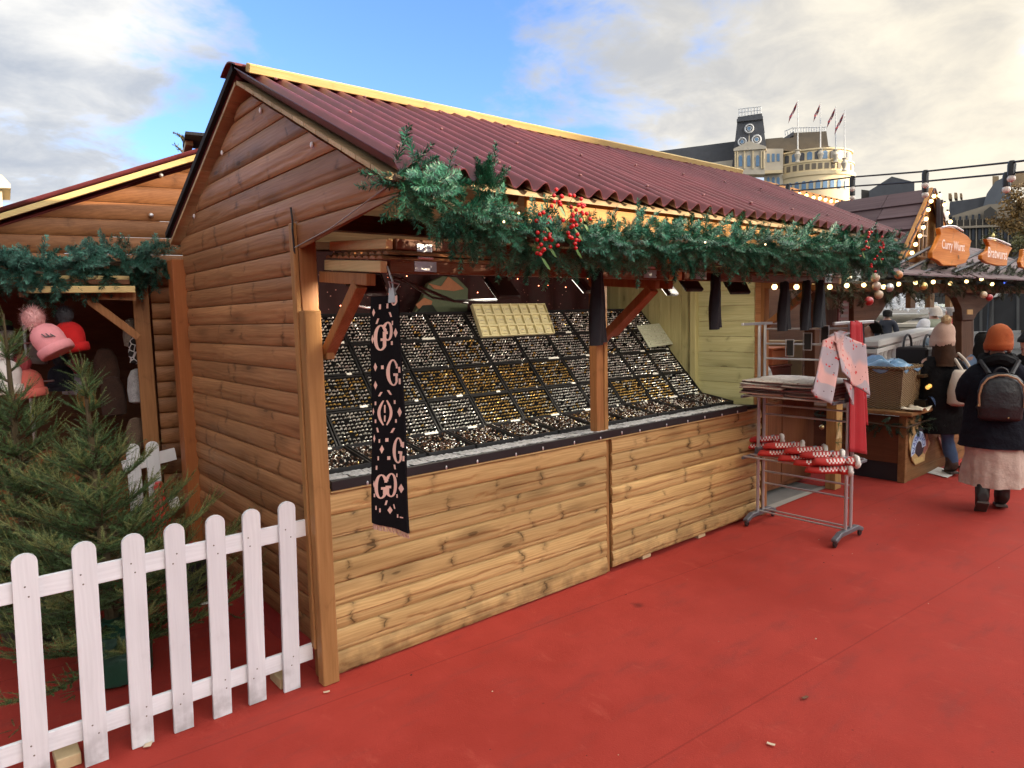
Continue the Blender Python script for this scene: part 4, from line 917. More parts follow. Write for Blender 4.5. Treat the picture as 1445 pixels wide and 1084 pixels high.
# hats on wire stands
def hat(px_, py_, dep, s_, c, lab, pom=None, tilt=0.0, cuff=True, pomr=.5, patch=False):
    p = far(px_, py_, dep); t = thing('knitted_hat', lab, 'hat', p, 'knitted hats on the display wires'); m = knit('knit_'+lab.split()[0]+str(len(WLOC)), c, 260, .95, .12)
    R = Matrix.Rotation(tilt, 3, Vector(fw)); b = MB(); n = 40
    prof = [(.30,-.62),(.50,-.60),(.56,-.3),(.58,0),(.55,.25),(.44,.45),(.26,.58),(.08,.63)]
    vs = []
    for r_, z in prof:
        for j in range(n):
            a = 2*PI*j/n; rr = r_*s_*(1+.022*(j%2)); vs.append(p+R@Vector((rr*math.cos(a), rr*math.sin(a)*.8, z*s_)))
    k = len(prof); b.add(vs, [(i*n+j, i*n+(j+1)%n, (i+1)*n+(j+1)%n, (i+1)*n+j) for i in range(k-1) for j in range(n)]+[tuple(range(n))[::-1], tuple((k-1)*n+j for j in range(n))]); b.build('crown', m, t, smooth='all')
    if cuff:
        b = MB(); vs = []
        for r_, z in ((.56,-.72),(.64,-.70),(.66,-.5),(.64,-.36),(.57,-.34)):
            for j in range(n): a = 2*PI*j/n; rr = r_*s_*(1+.03*(j%2)); vs.append(p+R@Vector((rr*math.cos(a), rr*math.sin(a)*.8, z*s_)))
        b.add(vs, [(i*n+j, i*n+(j+1)%n, (i+1)*n+(j+1)%n, (i+1)*n+j) for i in range(4) for j in range(n)]+[tuple(range(n))[::-1]]); b.build('cuff', m, t, smooth='all')
    if pom:
        b = MB(); c0 = p+R@Vector((0,0,.62*s_+pomr*s_*.7)); q = random.Random(5)
        b.ball(c0, pomr*s_*.84, 12, 8); Vv = []
        for i in range(1500):
            d = Vector((q.gauss(0,1),q.gauss(0,1),q.gauss(0,1))).normalized(); a = d.cross(Vector((0,0,1))).normalized()*.035*s_*pomr
            b.add([c0+d*pomr*s_*.7-a, c0+d*pomr*s_*.7+a, c0+(d+Vector((q.gauss(0,.2),q.gauss(0,.2),q.gauss(0,.2))))*pomr*s_*q.uniform(.9,1.05)], [(0,1,2)])
        b.build('pompom', knit('pom_'+str(len(WLOC)), pom, 300, 1, .2), t)
    if patch:
        b = MB(); q = p+R@Vector((-.06*s_,-.52*s_,-.02*s_)); a = R@Vector((1,0,0)); u = R@Vector((0,0,1))
        for P_, Q_ in (((-.16,.14),(-.10,-.02)),((-.10,-.02),(.02,-.06)),((-.02,.10),(.02,-.06)),((.02,-.06),(.16,-.10)),((.10,.02),(.20,-.16))):
            b.beam(q+a*P_[0]*s_+u*P_[1]*s_, q+a*Q_[0]*s_+u*Q_[1]*s_, .02*s_, .035*s_, u)
        b.build('patch', BLACK, t)
    return t
hat(68,478,4.3,.155,(.70,.27,.30),'pink ribbed bobble hat with a black patch beside the red hat',(.72,.40,.40),-.55,True,.5,True)
hat(98,474,4.5,.150,(.62,.014,.016),'red ribbed hat topped by a grey fur bobble',(.07,.075,.09),-.15,True,.42)
hat(40,540,4.5,.140,(.66,.15,.12),'coral hat with a coral bobble low behind the taller fir tree',(.50,.09,.11),-.2,True,.42)
hat(86,532,4.85,.135,(.008,.010,.020),'navy hat with a dark fur bobble below the red hat',(.03,.03,.04),.05,True,.42)
hat(6,530,4.4,.165,(.75,.70,.68),'white hat cut off by the left edge of the picture',(.66,.62,.60),.0,True,.4)
hat(52,497,4.95,.11,(.24,.21,.20),'grey hat half hidden under the pink bobble hat',None,.2)
hat(106,540,5.1,.12,(.30,.27,.33),'patterned pale hat with yellow and navy stripes beside the navy hat',(.28,.02,.05),.1)
hat(122,560,5.0,.10,(.35,.16,.04),'mustard hat lowest on the wires left of the opening',None,-.1)
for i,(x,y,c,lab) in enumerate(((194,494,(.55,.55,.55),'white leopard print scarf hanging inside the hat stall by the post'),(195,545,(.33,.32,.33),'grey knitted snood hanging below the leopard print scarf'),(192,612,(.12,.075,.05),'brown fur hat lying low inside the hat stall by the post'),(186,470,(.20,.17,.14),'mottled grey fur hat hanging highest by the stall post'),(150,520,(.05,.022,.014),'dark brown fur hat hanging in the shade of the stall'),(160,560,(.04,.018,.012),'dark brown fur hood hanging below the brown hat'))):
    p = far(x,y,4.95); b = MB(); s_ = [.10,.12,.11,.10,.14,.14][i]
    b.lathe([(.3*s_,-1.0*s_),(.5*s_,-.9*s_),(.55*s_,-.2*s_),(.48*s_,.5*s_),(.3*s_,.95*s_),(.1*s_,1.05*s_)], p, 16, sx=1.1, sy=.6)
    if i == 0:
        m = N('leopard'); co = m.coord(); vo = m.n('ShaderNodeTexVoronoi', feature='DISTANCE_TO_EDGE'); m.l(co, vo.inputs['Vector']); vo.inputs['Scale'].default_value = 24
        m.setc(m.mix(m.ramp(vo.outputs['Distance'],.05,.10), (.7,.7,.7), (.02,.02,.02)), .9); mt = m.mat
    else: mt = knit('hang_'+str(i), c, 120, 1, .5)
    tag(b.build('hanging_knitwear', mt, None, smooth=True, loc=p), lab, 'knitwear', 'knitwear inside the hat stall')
t = thing('hat_stand', 'chrome hat stand with cross wires at the left of the hat stall', 'hat stand', far(31,560,4.7))
b = MB(); p = far(33,446,4.7); b.tube([Vector((p.x,p.y,0)), Vector((p.x,p.y,p.z))], .012, 8); b.build('pole', STEEL, t, smooth=True)
b = MB(); b.lathe([(.02,0),(.024,.01),(.02,.02)], p, 10); b.build('finial', STEEL, t, smooth=True)
for y0 in (484,540):
    b = MB(); a = far(0,y0+3,4.7); c = far(76,y0-3,4.7); b.tube([a,c], .006, 6); b.build('cross_wire', STEEL, t, smooth=True)
t = thing('novelty_knit_rack', 'bundle of bright patterned knitwear at the far left edge above the white hat', 'knitwear', far(4,470,4.8))
for i in range(7):
    b = MB(); b.ball(far(-4+i*2.2,455+(i*7)%26,4.8), .045, 8, 6, sc=(1.2,.7,.7)); b.build('bundle', knit('bund'+str(i), [(.5,.5,.5),(.1,.2,.45),(.55,.5,.05),(.5,.12,.05),(.1,.3,.12),(.03,.03,.05),(.4,.4,.42)][i]), t, smooth=True)

# grit and crumbs trodden into the floor
b = MB(); q = random.Random(11)
for i in range(80):
    x, y = q.uniform(.2,9), q.uniform(.6,3.0); s_ = q.choice((.0015,.002,.003,.004)); b.ball((x,y,s_*.4), s_, 5, 4, q.randrange(2), (q.uniform(.8,1.8),1,.5))
tag(b.build('grit', [LIT, plain('dark_grit', (.03,.02,.018), .9)], None), 'scattered crumbs and grit on the open red floor', 'grit', None, 'stuff')
# ---------------------------------------------------------------- clothes rack
rack = thing('clothes_rack', 'folding steel clothes rack on castors at the right end of the stall', 'clothes rack', (5.16,2.64,0))
GREYP = plain('grey_rack_plastic', (.10,.10,.115), .45, 0, .15, 40, .1); CHROME = plain('rack_steel', (.50,.50,.52), .42, .7, .06, 60, 0)
YA, YB2 = 3.0, 2.28
for y in (YA, YB2):
    for x in (5.115, 5.20):
        b = MB(); b.tube([(x,y,.06),(x,y,1.65)], .0125, 10); b.build('pole', CHROME, rack, smooth=True)
    b = MB(); b.prism([(4.93,.045),(4.95,.035),(5.02,.062),(5.30,.062),(5.36,.035),(5.385,.045),(5.385,.065),(5.30,.10),(5.02,.10),(4.93,.065)], (0,y-.022,0), (1,0,0), (0,0,1), -.044); b.build('foot', GREYP, rack, bev=.006)
    for x in (4.955,5.36):
        b = MB(); b.lathe([(.022,-.009),(.026,-.006),(.026,.006),(.022,.009)], (x,y,.0265), 14, Matrix.Rotation(PI/2,3,'X')); b.build('castor', BLACK, rack, smooth=True)
    for z, xa, xb in ((1.645,4.86,5.50),(1.075,4.86,5.46),(.578,4.88,5.44)):
        b = MB(); b.beam((xa,y,z),(xb,y,z),.02,.022); b.build('arm', GREYP if z < 1.6 else CHROME, rack, bev=.003)
    for z in (.60,1.10):
        b = MB(); b.box((5.09,y-.02,z-.035),(5.225,y+.02,z+.035)); b.build('bracket', GREYP, rack, bev=.006)
for x, z in ((5.21,1.60),(5.21,1.48),(5.21,1.36),(5.21,.98),(5.21,.90),(5.21,.42),(5.21,.32),(5.12,.10),(5.20,.10),(4.90,.59),(5.0,.59),(5.30,.59),(5.42,.59),(4.88,1.085),(5.0,1.085),(5.30,1.085),(5.44,1.085)):
    b = MB(); b.tube([(x,YA,z),(x,YB2,z)], .0075, 8); b.build('rail', CHROME, rack, smooth=True)
for i,(px_,py_) in enumerate(((1115,491),(1140,482),(1164,472))):
    p = on(px_,py_,0,5.195); t = thing('belt_clip', ['black clip frame hanging on the rack rails, lowest of the three','black clip frame hanging on the rack rails between the other two','black clip frame hanging on the rack rails, beside the pink shawl'][i], 'clip', p)
    b = MB(); b.box(p+Vector((-.005,-.028,-.06)), p+Vector((.004,.028,.06))); b.build('clip_plate', BLACK, t, bev=.003)
    b = MB(); b.tube([p+Vector((-.007,-.033,-.066)),p+Vector((-.007,.033,-.066)),p+Vector((-.007,.033,.066)),p+Vector((-.007,-.033,.066)),p+Vector((-.007,-.033,-.066))], .004, 5); b.build('clip_rim', CHROME, t)
# folded shawls in a pile on the upper arms
def shawl_mat(name, a, c, e, s=3.0, dots=True):
    m = N(name); co = m.coord(); n1 = m.noise(co, 2.2, 3); sep = m.n('ShaderNodeSeparateXYZ'); m.l(co, sep.inputs[0])
    w = m.math('ADD', m.math('ADD', m.math('MULTIPLY', sep.outputs[0], s*1.3), m.math('MULTIPLY', sep.outputs[2], s*1.7)), m.math('MULTIPLY', n1, 2.2))
    fr = m.math('FRACT', w); col = m.mix(m.ramp(fr, .38, .62), a, c)
    if dots:
        vo = m.n('ShaderNodeTexVoronoi'); m.l(co, vo.inputs['Vector']); vo.inputs['Scale'].default_value = 26
        h = m.n('ShaderNodeSeparateColor'); m.l(vo.outputs['Color'], h.inputs[0])
        col = m.mix(m.math('MULTIPLY', m.ramp(vo.outputs['Distance'], .20, .28, 1, 0), m.math('GREATER_THAN', h.outputs[0], .5)), col, e)
        v2 = m.n('ShaderNodeTexVoronoi'); m.l(m.vmath('ADD', co, (3.3,1.2,.7)), v2.inputs['Vector']); v2.inputs['Scale'].default_value = 34
        h2 = m.n('ShaderNodeSeparateColor'); m.l(v2.outputs['Color'], h2.inputs[0])
        col = m.mix(m.math('MULTIPLY', m.ramp(v2.outputs['Distance'], .15, .2, 1, 0), m.math('GREATER_THAN', h2.outputs[1], .75)), col, (.10,.04,.05))
    m.setc(col, .85); m.bump(m.noise(co, 240, 2), .3, .002); return m.mat
SHP = shawl_mat('pink_shawl_weave', (.55,.30,.27), (.33,.27,.29), (.50,.02,.02), 1.5)
cols = [(.20,.09,.075),(.30,.17,.14),(.13,.07,.06),(.36,.27,.24),(.24,.11,.10),(.34,.24,.21),(.22,.12,.11),(.42,.37,.34),(.30,.20,.18),(.52,.48,.45)]
for i, c in enumerate(cols):
    z0 = 1.098+i*.0118; mt = shawl_mat('folded_shawl_%d' % i, c, tuple(q*.7+.05 for q in c), (.25,.05,.04), 2.0, i % 3 == 0)
    for j,(ya, yb) in enumerate(((2.30,2.66),(2.665,3.02))):
        if j == 1 and i == 0: continue
        b = MB(); ox = random.uniform(-.03,.03); r = random.uniform(-.03,.03); oy = random.uniform(-.012,.012)
        b.sheet(lambda u,v: ((4.87+ox+.58*u+r*v, ya+oy+(yb-ya)*v, z0+.003*math.sin(u*9+i)*math.sin(v*7+j)-.012*max(0,abs(u-.5)*2-.7)**1.0), (0,0,1)), 14, 10, .0085)
        tag(b.build('folded_shawl', mt, None, smooth='all', loc=(5.16,(ya+yb)/2,z0)), ('grey topmost ' if i == 9 else '')+'folded shawl lying in the '+('nearer' if j == 0 else 'farther')+' half of the pile on the clothes rack' , 'shawl', 'folded shawls piled on the clothes rack')
# the pink shawl thrown over the end of the rack
ps = thing('pink_shawl', 'pink and grey patterned shawl draped over the near end of the clothes rack', 'shawl', (5.1,2.25,1.6))
def drape(name, quad, Y, mat, par, amp=.02, fr=5.0, nu=20, nv=20, ph=0.0, t_=.006, top=None):
    q = [on(x,y,1,yy) for (x,y),yy in zip(quad, Y)]
    def fn(u, v):
        p = q[0].lerp(q[1],u).lerp(q[3].lerp(q[2],u),v); k = amp*(.25+.75*v)
        return p+Vector((0,-k*math.sin(u*fr+ph+v*.8)-.3*k*math.sin(u*fr*2.3+v*2), .2*k*math.sin(u*4))), (0,-1,.1)
    b = MB(); b.sheet(fn, nu, nv, t_); return b.build(name, mat, par, smooth='all')
drape('front_fall', [(1177,468),(1221,486),(1224,557),(1184,525)], [2.25,2.19,2.16,2.15], SHP, ps, .022, 7)
drape('left_tail', [(1160,480),(1190,470),(1167,570),(1140,548)], [2.26,2.22,2.14,2.20], SHP, ps, .03, 6, ph=1)
drape('hanging_corner', [(1190,535),(1206,540),(1205,572),(1197,560)], [2.19,2.19,2.19,2.19], SHP, ps, .01, 5)
drape('over_fold', [(1168,474),(1186,466),(1200,470),(1180,486)], [2.30,2.30,2.20,2.20], SHP, ps, .008, 5)
rs = thing('red_scarf', 'long red scarf hanging from the near end of the clothes rack beside the pink shawl', 'scarf', (5.3,2.24,1.6))
REDW = plain('red_wool', (.33,.010,.015), .9, 0, .15, 160, .3)
drape('front_length', [(1200,453),(1213,456),(1221,641),(1196,637)], [2.24,2.24,2.24,2.24], REDW, rs, .012, 8, 14, 30)
drape('rear_length', [(1206,452),(1216,455),(1224,600),(1212,598)], [2.27]*4, REDW, rs, .010, 6, 10, 24)
o = drape('black_scarf', [(1212,454),(1219,456),(1220,520),(1213,515)], [2.30]*4, KBLACK, None, .006, 6, 8, 12); tag(o, 'narrow black scarf hanging just behind the red scarf', 'scarf')
# slippers
SLR = plain('slipper_red', (.48,.03,.025), .9, 0, .15, 180, .5); SLW = plain('slipper_white', (.72,.62,.58), .9, 0, .1, 180, .5); FURW = plain('white_fleece', (.74,.68,.62), 1, 0, .12, 120, 1, .01)
def slipper(p, yaw, lab, s=1.0):
    t = thing('slipper_sock', lab, 'slipper', p, 'red and white slippers on the lower shelf'); R = Matrix.Rotation(yaw,3,'Z'); P0 = Vector(p)
    b = MB(); n = 14; k = 26; vs = []
    for i in range(k+1):
        q = i/k; x = -.125+.25*q; wd = .048*(math.sin(PI*min(1,q*1.25+.04))**.45 if q < .76 else 1-.12*(q-.76)/.24); h = .034+.022*q; h *= (min(1,q*9+.25))**.6
        if i == 0: wd *= .3; h *= .4
        for j in range(n): a = 2*PI*j/n; vs.append(P0+R@Vector((x*s, wd*s*1.42*math.cos(a), (h*.5*(1+math.sin(a)))*s)))
    fs = []; mi = []
    for i in range(k):
        for j in range(n):
            fs.append((i*n+j, i*n+(j+1)%n, (i+1)*n+(j+1)%n, (i+1)*n+j)); top = math.sin(2*PI*(j+.5)/n) > -.55
            mi.append(1 if (8 <= i <= 22 and (i+j//2) % 2 == 0 and top and j % 4 != 3) else 0)
    b.add(vs, fs+[tuple(range(n))[::-1], tuple(k*n+j for j in range(n))]); b.m = mi+[0,0]
    b.build('foot_part', [SLR, SLW], t, smooth='all')
    b = MB(); c = [P0+R@Vector((.115*s, .068*s*math.cos(a), .028*s+.024*s*math.sin(a))) for a in [2*PI*i/14 for i in range(15)]]; b.tube(c, [.012*s*(1+.2*((i*5)%3)) for i in range(15)], 8); b.build('fleece_cuff', FURW, t, smooth='all')
    b = MB(); q = P0+R@Vector((.055*s,0,.047*s)); b.prism([(-.016,-.020),(.016,-.020),(.016,.020),(-.016,.020)], q, R@Vector((1,0,.25)), R@Vector((0,1,0)), .004); b.build('label_patch', plain('grey_patch', (.25,.28,.32), .6), t)
sl = []
for k,(px_,py_) in enumerate(((1070,633),(1097,643),(1127,650),(1150,657),(1168,667))):
    q = on(px_,py_,2,.605); sl += [(q.x,q.y,.600,-1.12+.08*(k%3)),(q.x+.035,q.y-.03,.655,-1.0-.1*(k%2))]
wh = ['farthest pair','second pair from the far end','middle pair','second pair from the near end','nearest pair']
for i,(x,y,z,a) in enumerate(sl): slipper((x,y,z), a, ('lower' if i % 2 == 0 else 'upper')+' red and white slipper of the '+wh[i//2]+' on the rack', 1.2)
# ---------------------------------------------------------------- the food stall on the right
W_BARX = wood('bar_wood_x', (.13,.062,.025), (.26,.135,.055), 0, .9, .55, .15, .3, .3); W_BARY = wood('bar_wood_y', (.085,.030,.014), (.14,.052,.024), 1, .7, .5, .15, .2, .3)
W_TAN = wood('tan_wood_z', (.30,.17,.06), (.48,.30,.12), 2, .9, .55, .1, .2, .3)
fs_ = thing('food_stall', 'brown timber sausage stall with curved brackets, greenery, bulbs and a small dormer', 'market stall', (7.3,2.7,0))
b = MB(); b.box((7.315,2.70,.04),(11.5,2.76,.66)); b.build('bar_front', W_BARX, fs_)
b = MB(); b.box((7.29,2.68,0),(7.35,2.75,.68)); b.build('bar_corner', W_BARX, fs_, bev=.004)
b = MB(); b.box((7.30,2.752,.19),(7.34,3.75,.66)); b.build('bar_end', W_BARY, fs_)
b = MB(); b.box((7.32,2.752,.0),(7.36,3.75,.188)); b.build('bar_plinth', BLACK, fs_)
b = MB(); b.box((7.31,2.69,.0),(11.5,2.698,.10)); b.build('bar_skirting', W_BARX, fs_)
b = MB(); b.box((7.20,2.60,.685),(11.6,3.15,.725)); b.build('bar_top', W_BARX, fs_, bev=.006)
b = MB(); b.box((7.20,3.152,.685),(7.75,3.75,.725)); b.build('bar_top', W_BARY, fs_, bev=.006)
# cupboard with a brass knob, deck in front
def onb(px_, py_, Y=3.36): return on(px_, py_, 1, Y)
b = MB(); b.box((5.46,3.36,.05),(6.74,3.9,.98)); b.build('cupboard', W_DARKZ, fs_, bev=.004)
for xa, xb in ((5.48,6.10),(6.115,6.73)):
    b = MB(); b.box((xa,3.335,.10),(xb,3.357,.90)); d_ = b.build('cupboard_door', W_DARKZ, fs_, bev=.004)
    kx = xb-.10 if xa > 6 else xa+.06; kp = on(1160,603,1,3.31) if xa > 6 else Vector((5.62,3.31,.72))
    b = MB(); b.ball((kp.x,3.312,kp.z), .026, 12, 8); b.tube([(kp.x,3.33,kp.z),(kp.x,3.336,kp.z)], .012, 8); b.build('knob', plain('brass', (.52,.40,.20), .3, .9), d_, smooth=True)
b = MB(); b.box((5.44,3.28,.985),(6.78,3.92,1.015)); b.build('cupboard_top', W_DARKX, fs_, bev=.004)
p_ = on(1183,690,2,0.0); b = MB(); b.box((p_.x-.07,p_.y,0),(p_.x+.055,p_.y+.1,1.0)); b.build('tan_post', W_TAN, fs_, bev=.004)
st_ = MB(); st_.add([Vector((5.40,3.12,.004)),on(1168,688,2,.004),Vector((6.6,3.5,.004)),Vector((5.40,3.5,.004))],[(0,1,2,3)]); tag(st_.build('paving', plain('pale_paving', (.17,.16,.15), .8, 0, .3, 5, .2)), kind='structure')
st_ = MB(); a = Vector((5.40,3.10,.008)); c = on(1168,687,2,.008); nrm = (c-a).cross(Vector((0,0,1))).normalized(); st_.add([a,c,c-nrm*.05,a-nrm*.09],[(0,1,2,3)]); tag(st_.build('kerb_strip', plain('kerb_stone', (.30,.28,.25), .8, 0, .2, 12, .2)), kind='structure')
# wreath tied on the tan post
w_ = thing('star_ornament', 'straw star with fir sprigs tied to the tan post behind the rack', 'ornament', on(1183,610,1,p_.y-.02))
c0 = on(1183,611,1,p_.y-.015); b = MB()
b.prism([(-.055,-.05),(.055,-.05),(.0,.06)], c0, (1,0,0), (0,0,1), .01); b.build('straw_star', plain('straw', (.55,.42,.22), .8), w_)
b = MB(); Ms = []
for i in range(18): M = frame_to((random.gauss(0,1),-.3,random.gauss(.2,1)), i) @ Matrix.Scale(.55,4); M.translation = c0+Vector((random.gauss(0,.02),0,.08 if i % 2 else -.09)); Ms.append(np.array(M))
b.inst(*FS[0], Ms); b.build('fir_sprigs', FIRN, w_).name = 'greenery'
# goods on the cupboard
def boxy(name, lab, cat, x0,x1,y0,y1,z0,z1, c, rough=.6):
    t = thing(name, lab, cat, ((x0+x1)/2,(y0+y1)/2,z0)); m = plain('c_'+name+str(len(WLOC)), c, rough, 0, .15, 25, .1)
    b = MB(); b.box((x0,y0,z0),(x1,y1,z1)); b.build('body', m, t, bev=.006)
    b = MB(); b.box((x0-.008,y0-.008,z1+.001),(x1+.008,y1+.008,z1+.022)); b.build('lid', m, t, bev=.005); return t
boxy('storage_box', 'brick red box on the cupboard top behind the clothes rack', 'box', 6.05,6.42,3.42,3.8,1.017,1.20,(.22,.055,.035))
boxy('storage_box', 'orange box standing on the brick red box behind the rack', 'box', 6.10,6.40,3.44,3.78,1.224,1.37,(.55,.18,.07))
boxy('storage_box', 'tan cardboard box beside the orange box on the cupboard', 'box', 6.46,6.70,3.45,3.8,1.017,1.42,(.40,.27,.12))
for i in range(9):
    x, y, z = 5.62+.1*(i%4)+random.uniform(-.02,.02), 3.42+.05*(i%3), 1.03+.085*(i//3)
    b = MB(); R = Matrix.Rotation(random.uniform(.6,1.3),3,'X') @ Matrix.Rotation(random.uniform(-.6,.6),3,'Y')
    b.lathe([(.02,0),(.07,.006),(.085,.03),(.081,.032),(.066,.012),(.01,.008)], (x,y,z+.07), 18, R); tag(b.build('steel_dish', STEEL, None, smooth=True, loc=(x,y,z)), 'steel dish in the heap on the cupboard behind the rack', 'dish', 'steel dishes heaped on the cupboard')
# wicker basket
bk = thing('wicker_basket', 'square wicker basket with crumpled blue lining on the stall counter', 'basket', (7.55,3.0,.727))
def wick():
    m = N('wicker'); co = m.coord(); sp = m.n('ShaderNodeSeparateXYZ'); m.l(co, sp.inputs[0]); h = m.math('ADD', sp.outputs[0], sp.outputs[1])
    a = m.math('SINE', m.math('MULTIPLY', sp.outputs[2], 2*PI/.020)); c = m.math('SINE', m.math('MULTIPLY', h, 2*PI/.050)); w = m.math('MULTIPLY', a, c)
    col = m.mix(m.ramp(w, -.6, .7), (.10,.055,.022), (.50,.34,.16)); m.setc(m.mix(m.noise(co,8,3), col, (.22,.13,.055)), .6); m.bump(w, 1.0, .01); return m.mat
WK = wick(); B0, B1 = Vector((7.28,2.72,.727)), Vector((7.78,3.28,1.14))
b = MB(); e = .03
o4 = [(B0.x+e,B0.y+e),(B1.x-e,B0.y+e),(B1.x-e,B1.y-e),(B0.x+e,B1.y-e)]; t4 = [(B0.x,B0.y),(B1.x,B0.y),(B1.x,B1.y),(B0.x,B1.y)]
i4 = [(x*.94+.06*7.53,y*.94+.06*3.0) for x,y in t4]
vs = [(x,y,B0.z) for x,y in o4]+[(x,y,B1.z) for x,y in t4]+[(x,y,B1.z) for x,y in i4]+[(x*.96+.04*7.53,y*.96+.04*3.0,B0.z+.04) for x,y in o4]
b.add(vs, [(3,2,1,0)]+[(i,(i+1)%4,4+(i+1)%4,4+i) for i in range(4)]+[(4+i,4+(i+1)%4,8+(i+1)%4,8+i) for i in range(4)]+[(8+i,8+(i+1)%4,12+(i+1)%4,12+i) for i in range(4)]+[(12,13,14,15)]); b.build('woven_body', WK, bk)
b = MB(); b.tube([(x,y,B1.z+.006) for x,y in t4+t4[:1]], .018, 8); b.build('rim', WK, bk, smooth=True)
def liner(u, v):
    a = 2*PI*u; r = [.22,.30,.31,.25,.06][min(int(v*4),4)] if False else None
    rr = .30*(1-.85*v) if v > .35 else .30+.02*math.sin(v*9); zz = B1.z-.03+.02*math.sin(3*a)+.10*math.sin(PI*min(1,v*1.3))*(.55+.45*math.sin(2*a+1))+.03*math.sin(7*a+v*9)
    cx = max(-1,min(1,1.3*math.cos(a))); cy = max(-1,min(1,1.3*math.sin(a))); return Vector((7.53+cx*rr*.80,3.0+cy*rr*.9,zz)), Vector((0,0,1))
b = MB(); b.sheet(liner, 48, 12, .004); b.build('blue_lining', plain('blue_plastic_lining', (.22,.38,.56), .3, 0, .3, 12, .8, .02), bk, smooth='all')
tb = thing('tall_bag', 'dark brown bag with a black loop handle standing on the counter beside the basket', 'bag', (8.1,2.95,.727))
b = MB(); b.box((7.95,2.74,.727),(8.45,3.06,1.32)); b.build('bag_body', plain('dark_brown_leather', (.012,.007,.006), .7), tb, bev=.02)
b = MB(); b.tube([(8.12+.11*math.cos(a),2.80,1.32+.13*math.sin(a)) for a in [PI*i/12 for i in range(13)]], .012, 8); b.build('handle', BLACK, tb, smooth=True)
b = MB(); b.tube([(8.12+.11*math.cos(a),3.0,1.32+.13*math.sin(a)) for a in [PI*i/12 for i in range(13)]], .012, 8); b.build('handle', BLACK, tb, smooth=True)
gl = thing('brass_warmer', 'glowing brass food warmer on the counter beyond the basket', 'food warmer', (8.0,2.78,.727))
q = on(1309,545,1,2.68); b = MB(); b.box((q.x-.16,2.64,.727),(q.x+.2,2.9,.80)); b.build('warmer_base', plain('dark_metal', (.05,.04,.03), .4, .7), gl)
for i in range(6):
    b = MB(); b.ball((q.x-.13+i*.055,2.635,q.z+.01*(i%2)), .022, 8, 6); b.build('brass_cup', emit('brass_glow', (1,.52,.12), .3), gl, smooth=True)
b = MB(); b.box((q.x-.17,2.66,q.z+.10),(q.x+.25,2.92,q.z+.13)); b.build('warmer_shelf', plain('dark_metal2', (.10,.06,.03), .4, .5), gl)
n_ = thing('napkin', 'crumpled pale napkin on the corner of the stall counter', 'napkin', on(1292,580,2,.73)); q = on(1293,579,2,.73)
b = MB(); b.sheet(lambda u,v: (q+Vector(((u-.5)*.26,(v-.5)*.2,.02+.02*math.sin(u*8)*math.cos(v*6))), (0,0,1)), 10, 8, .003); b.build('sheet', plain('paper_tan', (.52,.45,.34), .8), n_, smooth='all')
# greenery under the bar top
GDK = plain('dark_greenery', (.020,.050,.026), .6, 0, .3, 60, 0, isl=.7)
garland([(7.2,3.7,.63),(7.2,3.2,.60),(7.23,2.66,.57),(7.6,2.62,.60),(8.0,2.62,.58),(8.6,2.62,.60)], .07, 60, 'dark greenery fixed under the edge of the stall counter', mat=GDK, sc=.8)
# painted board with an arc of blue lettering
def txt(s, p, a, u, w, h, mat, par, name='lettering', arc=None, th=.004):
    cu = bpy.data.curves.new(name, 'FONT'); cu.body = s; cu.size = 1; cu.extrude = 0.0; cu.resolution_u = 3; cu.offset = .012
    o = bpy.data.objects.new(name, cu); COL.objects.link(o); dg = bpy.context.evaluated_depsgraph_get(); me = bpy.data.meshes.new_from_object(o.evaluated_get(dg)); bpy.data.objects.remove(o)
    V = np.array([v.co[:] for v in me.vertices]); F_ = [tuple(f.vertices) for f in me.polygons]; mn, mx = V.min(0), V.max(0)
    b = MB(); a, u, p = Vector(a), Vector(u), Vector(p); out = []
    for v in V:
        x = (v[0]-mn[0])/(mx[0]-mn[0]); y = (v[1]-mn[1])/(mx[1]-mn[1])
        if arc:
            r0, t0, t1 = arc; t = t0+(t1-t0)*x; r = r0+h*y; out.append(p+a*(r*math.cos(t))+u*(r*math.sin(t)))
        else: out.append(p+a*(x*w)+u*(y*h))
    b.add(out, F_); return b.build(name, mat, par)
YB_ = 2.690
em = thing('painted_board', 'cut out painted board with an arc of blue letters on the stall counter front', 'sign', on(1302,640,1,YB_))
PX = lambda pts, Y: [(on(x,y,1,Y).x, on(x,y,1,Y).z) for x,y in pts]
def crest(name, mat, pts, Y, t_=.012): b = MB(); b.prism(PX(pts, Y), (0,Y,0), (1,0,0), (0,0,1), t_); return b.build(name, mat, em)
crest('board', plain('board_cream', (.52,.36,.16), .5), [(1287,602),(1293,600),(1296,596),(1298,601),(1306,604),(1308,618),(1311,625),(1308,632),(1304,640),(1303,650),(1290,656),(1286,650),(1284,641),(1282,632),(1281,622),(1283,612)], YB_)
crest('dark_field', plain('board_dark', (.035,.030,.040), .5), [(1289,620),(1294,610),(1297,600),(1303,604),(1306,614),(1305,626),(1301,640),(1296,645),(1292,640),(1289,634)], YB_-.0125, .004)
crest('pink_side', plain('board_pink', (.42,.17,.14), .5), [(1306,622),(1310,618),(1309,632),(1304,641),(1302,634)], YB_-.0125, .003)
BLUEW = plain('board_blue', (.10,.28,.66), .45); cc = on(1296,636,1,YB_-.017); hh = (on(1296,612,1,YB_).z-on(1296,636,1,YB_).z)
b = MB(); b.prism([(cc.x+r*math.cos(t)*.95, cc.z+r*math.sin(t)) for r,t in [(hh*1.12,PI*1.06-PI*1.02*i/14) for i in range(15)]+[(hh*.55,PI*.06+PI*.98*i/14) for i in range(15)]], (0,YB_-.0165,0), (1,0,0), (0,0,1), .003); b.build('letter_band', plain('band_pale_blue', (.50,.66,.84), .45), em)
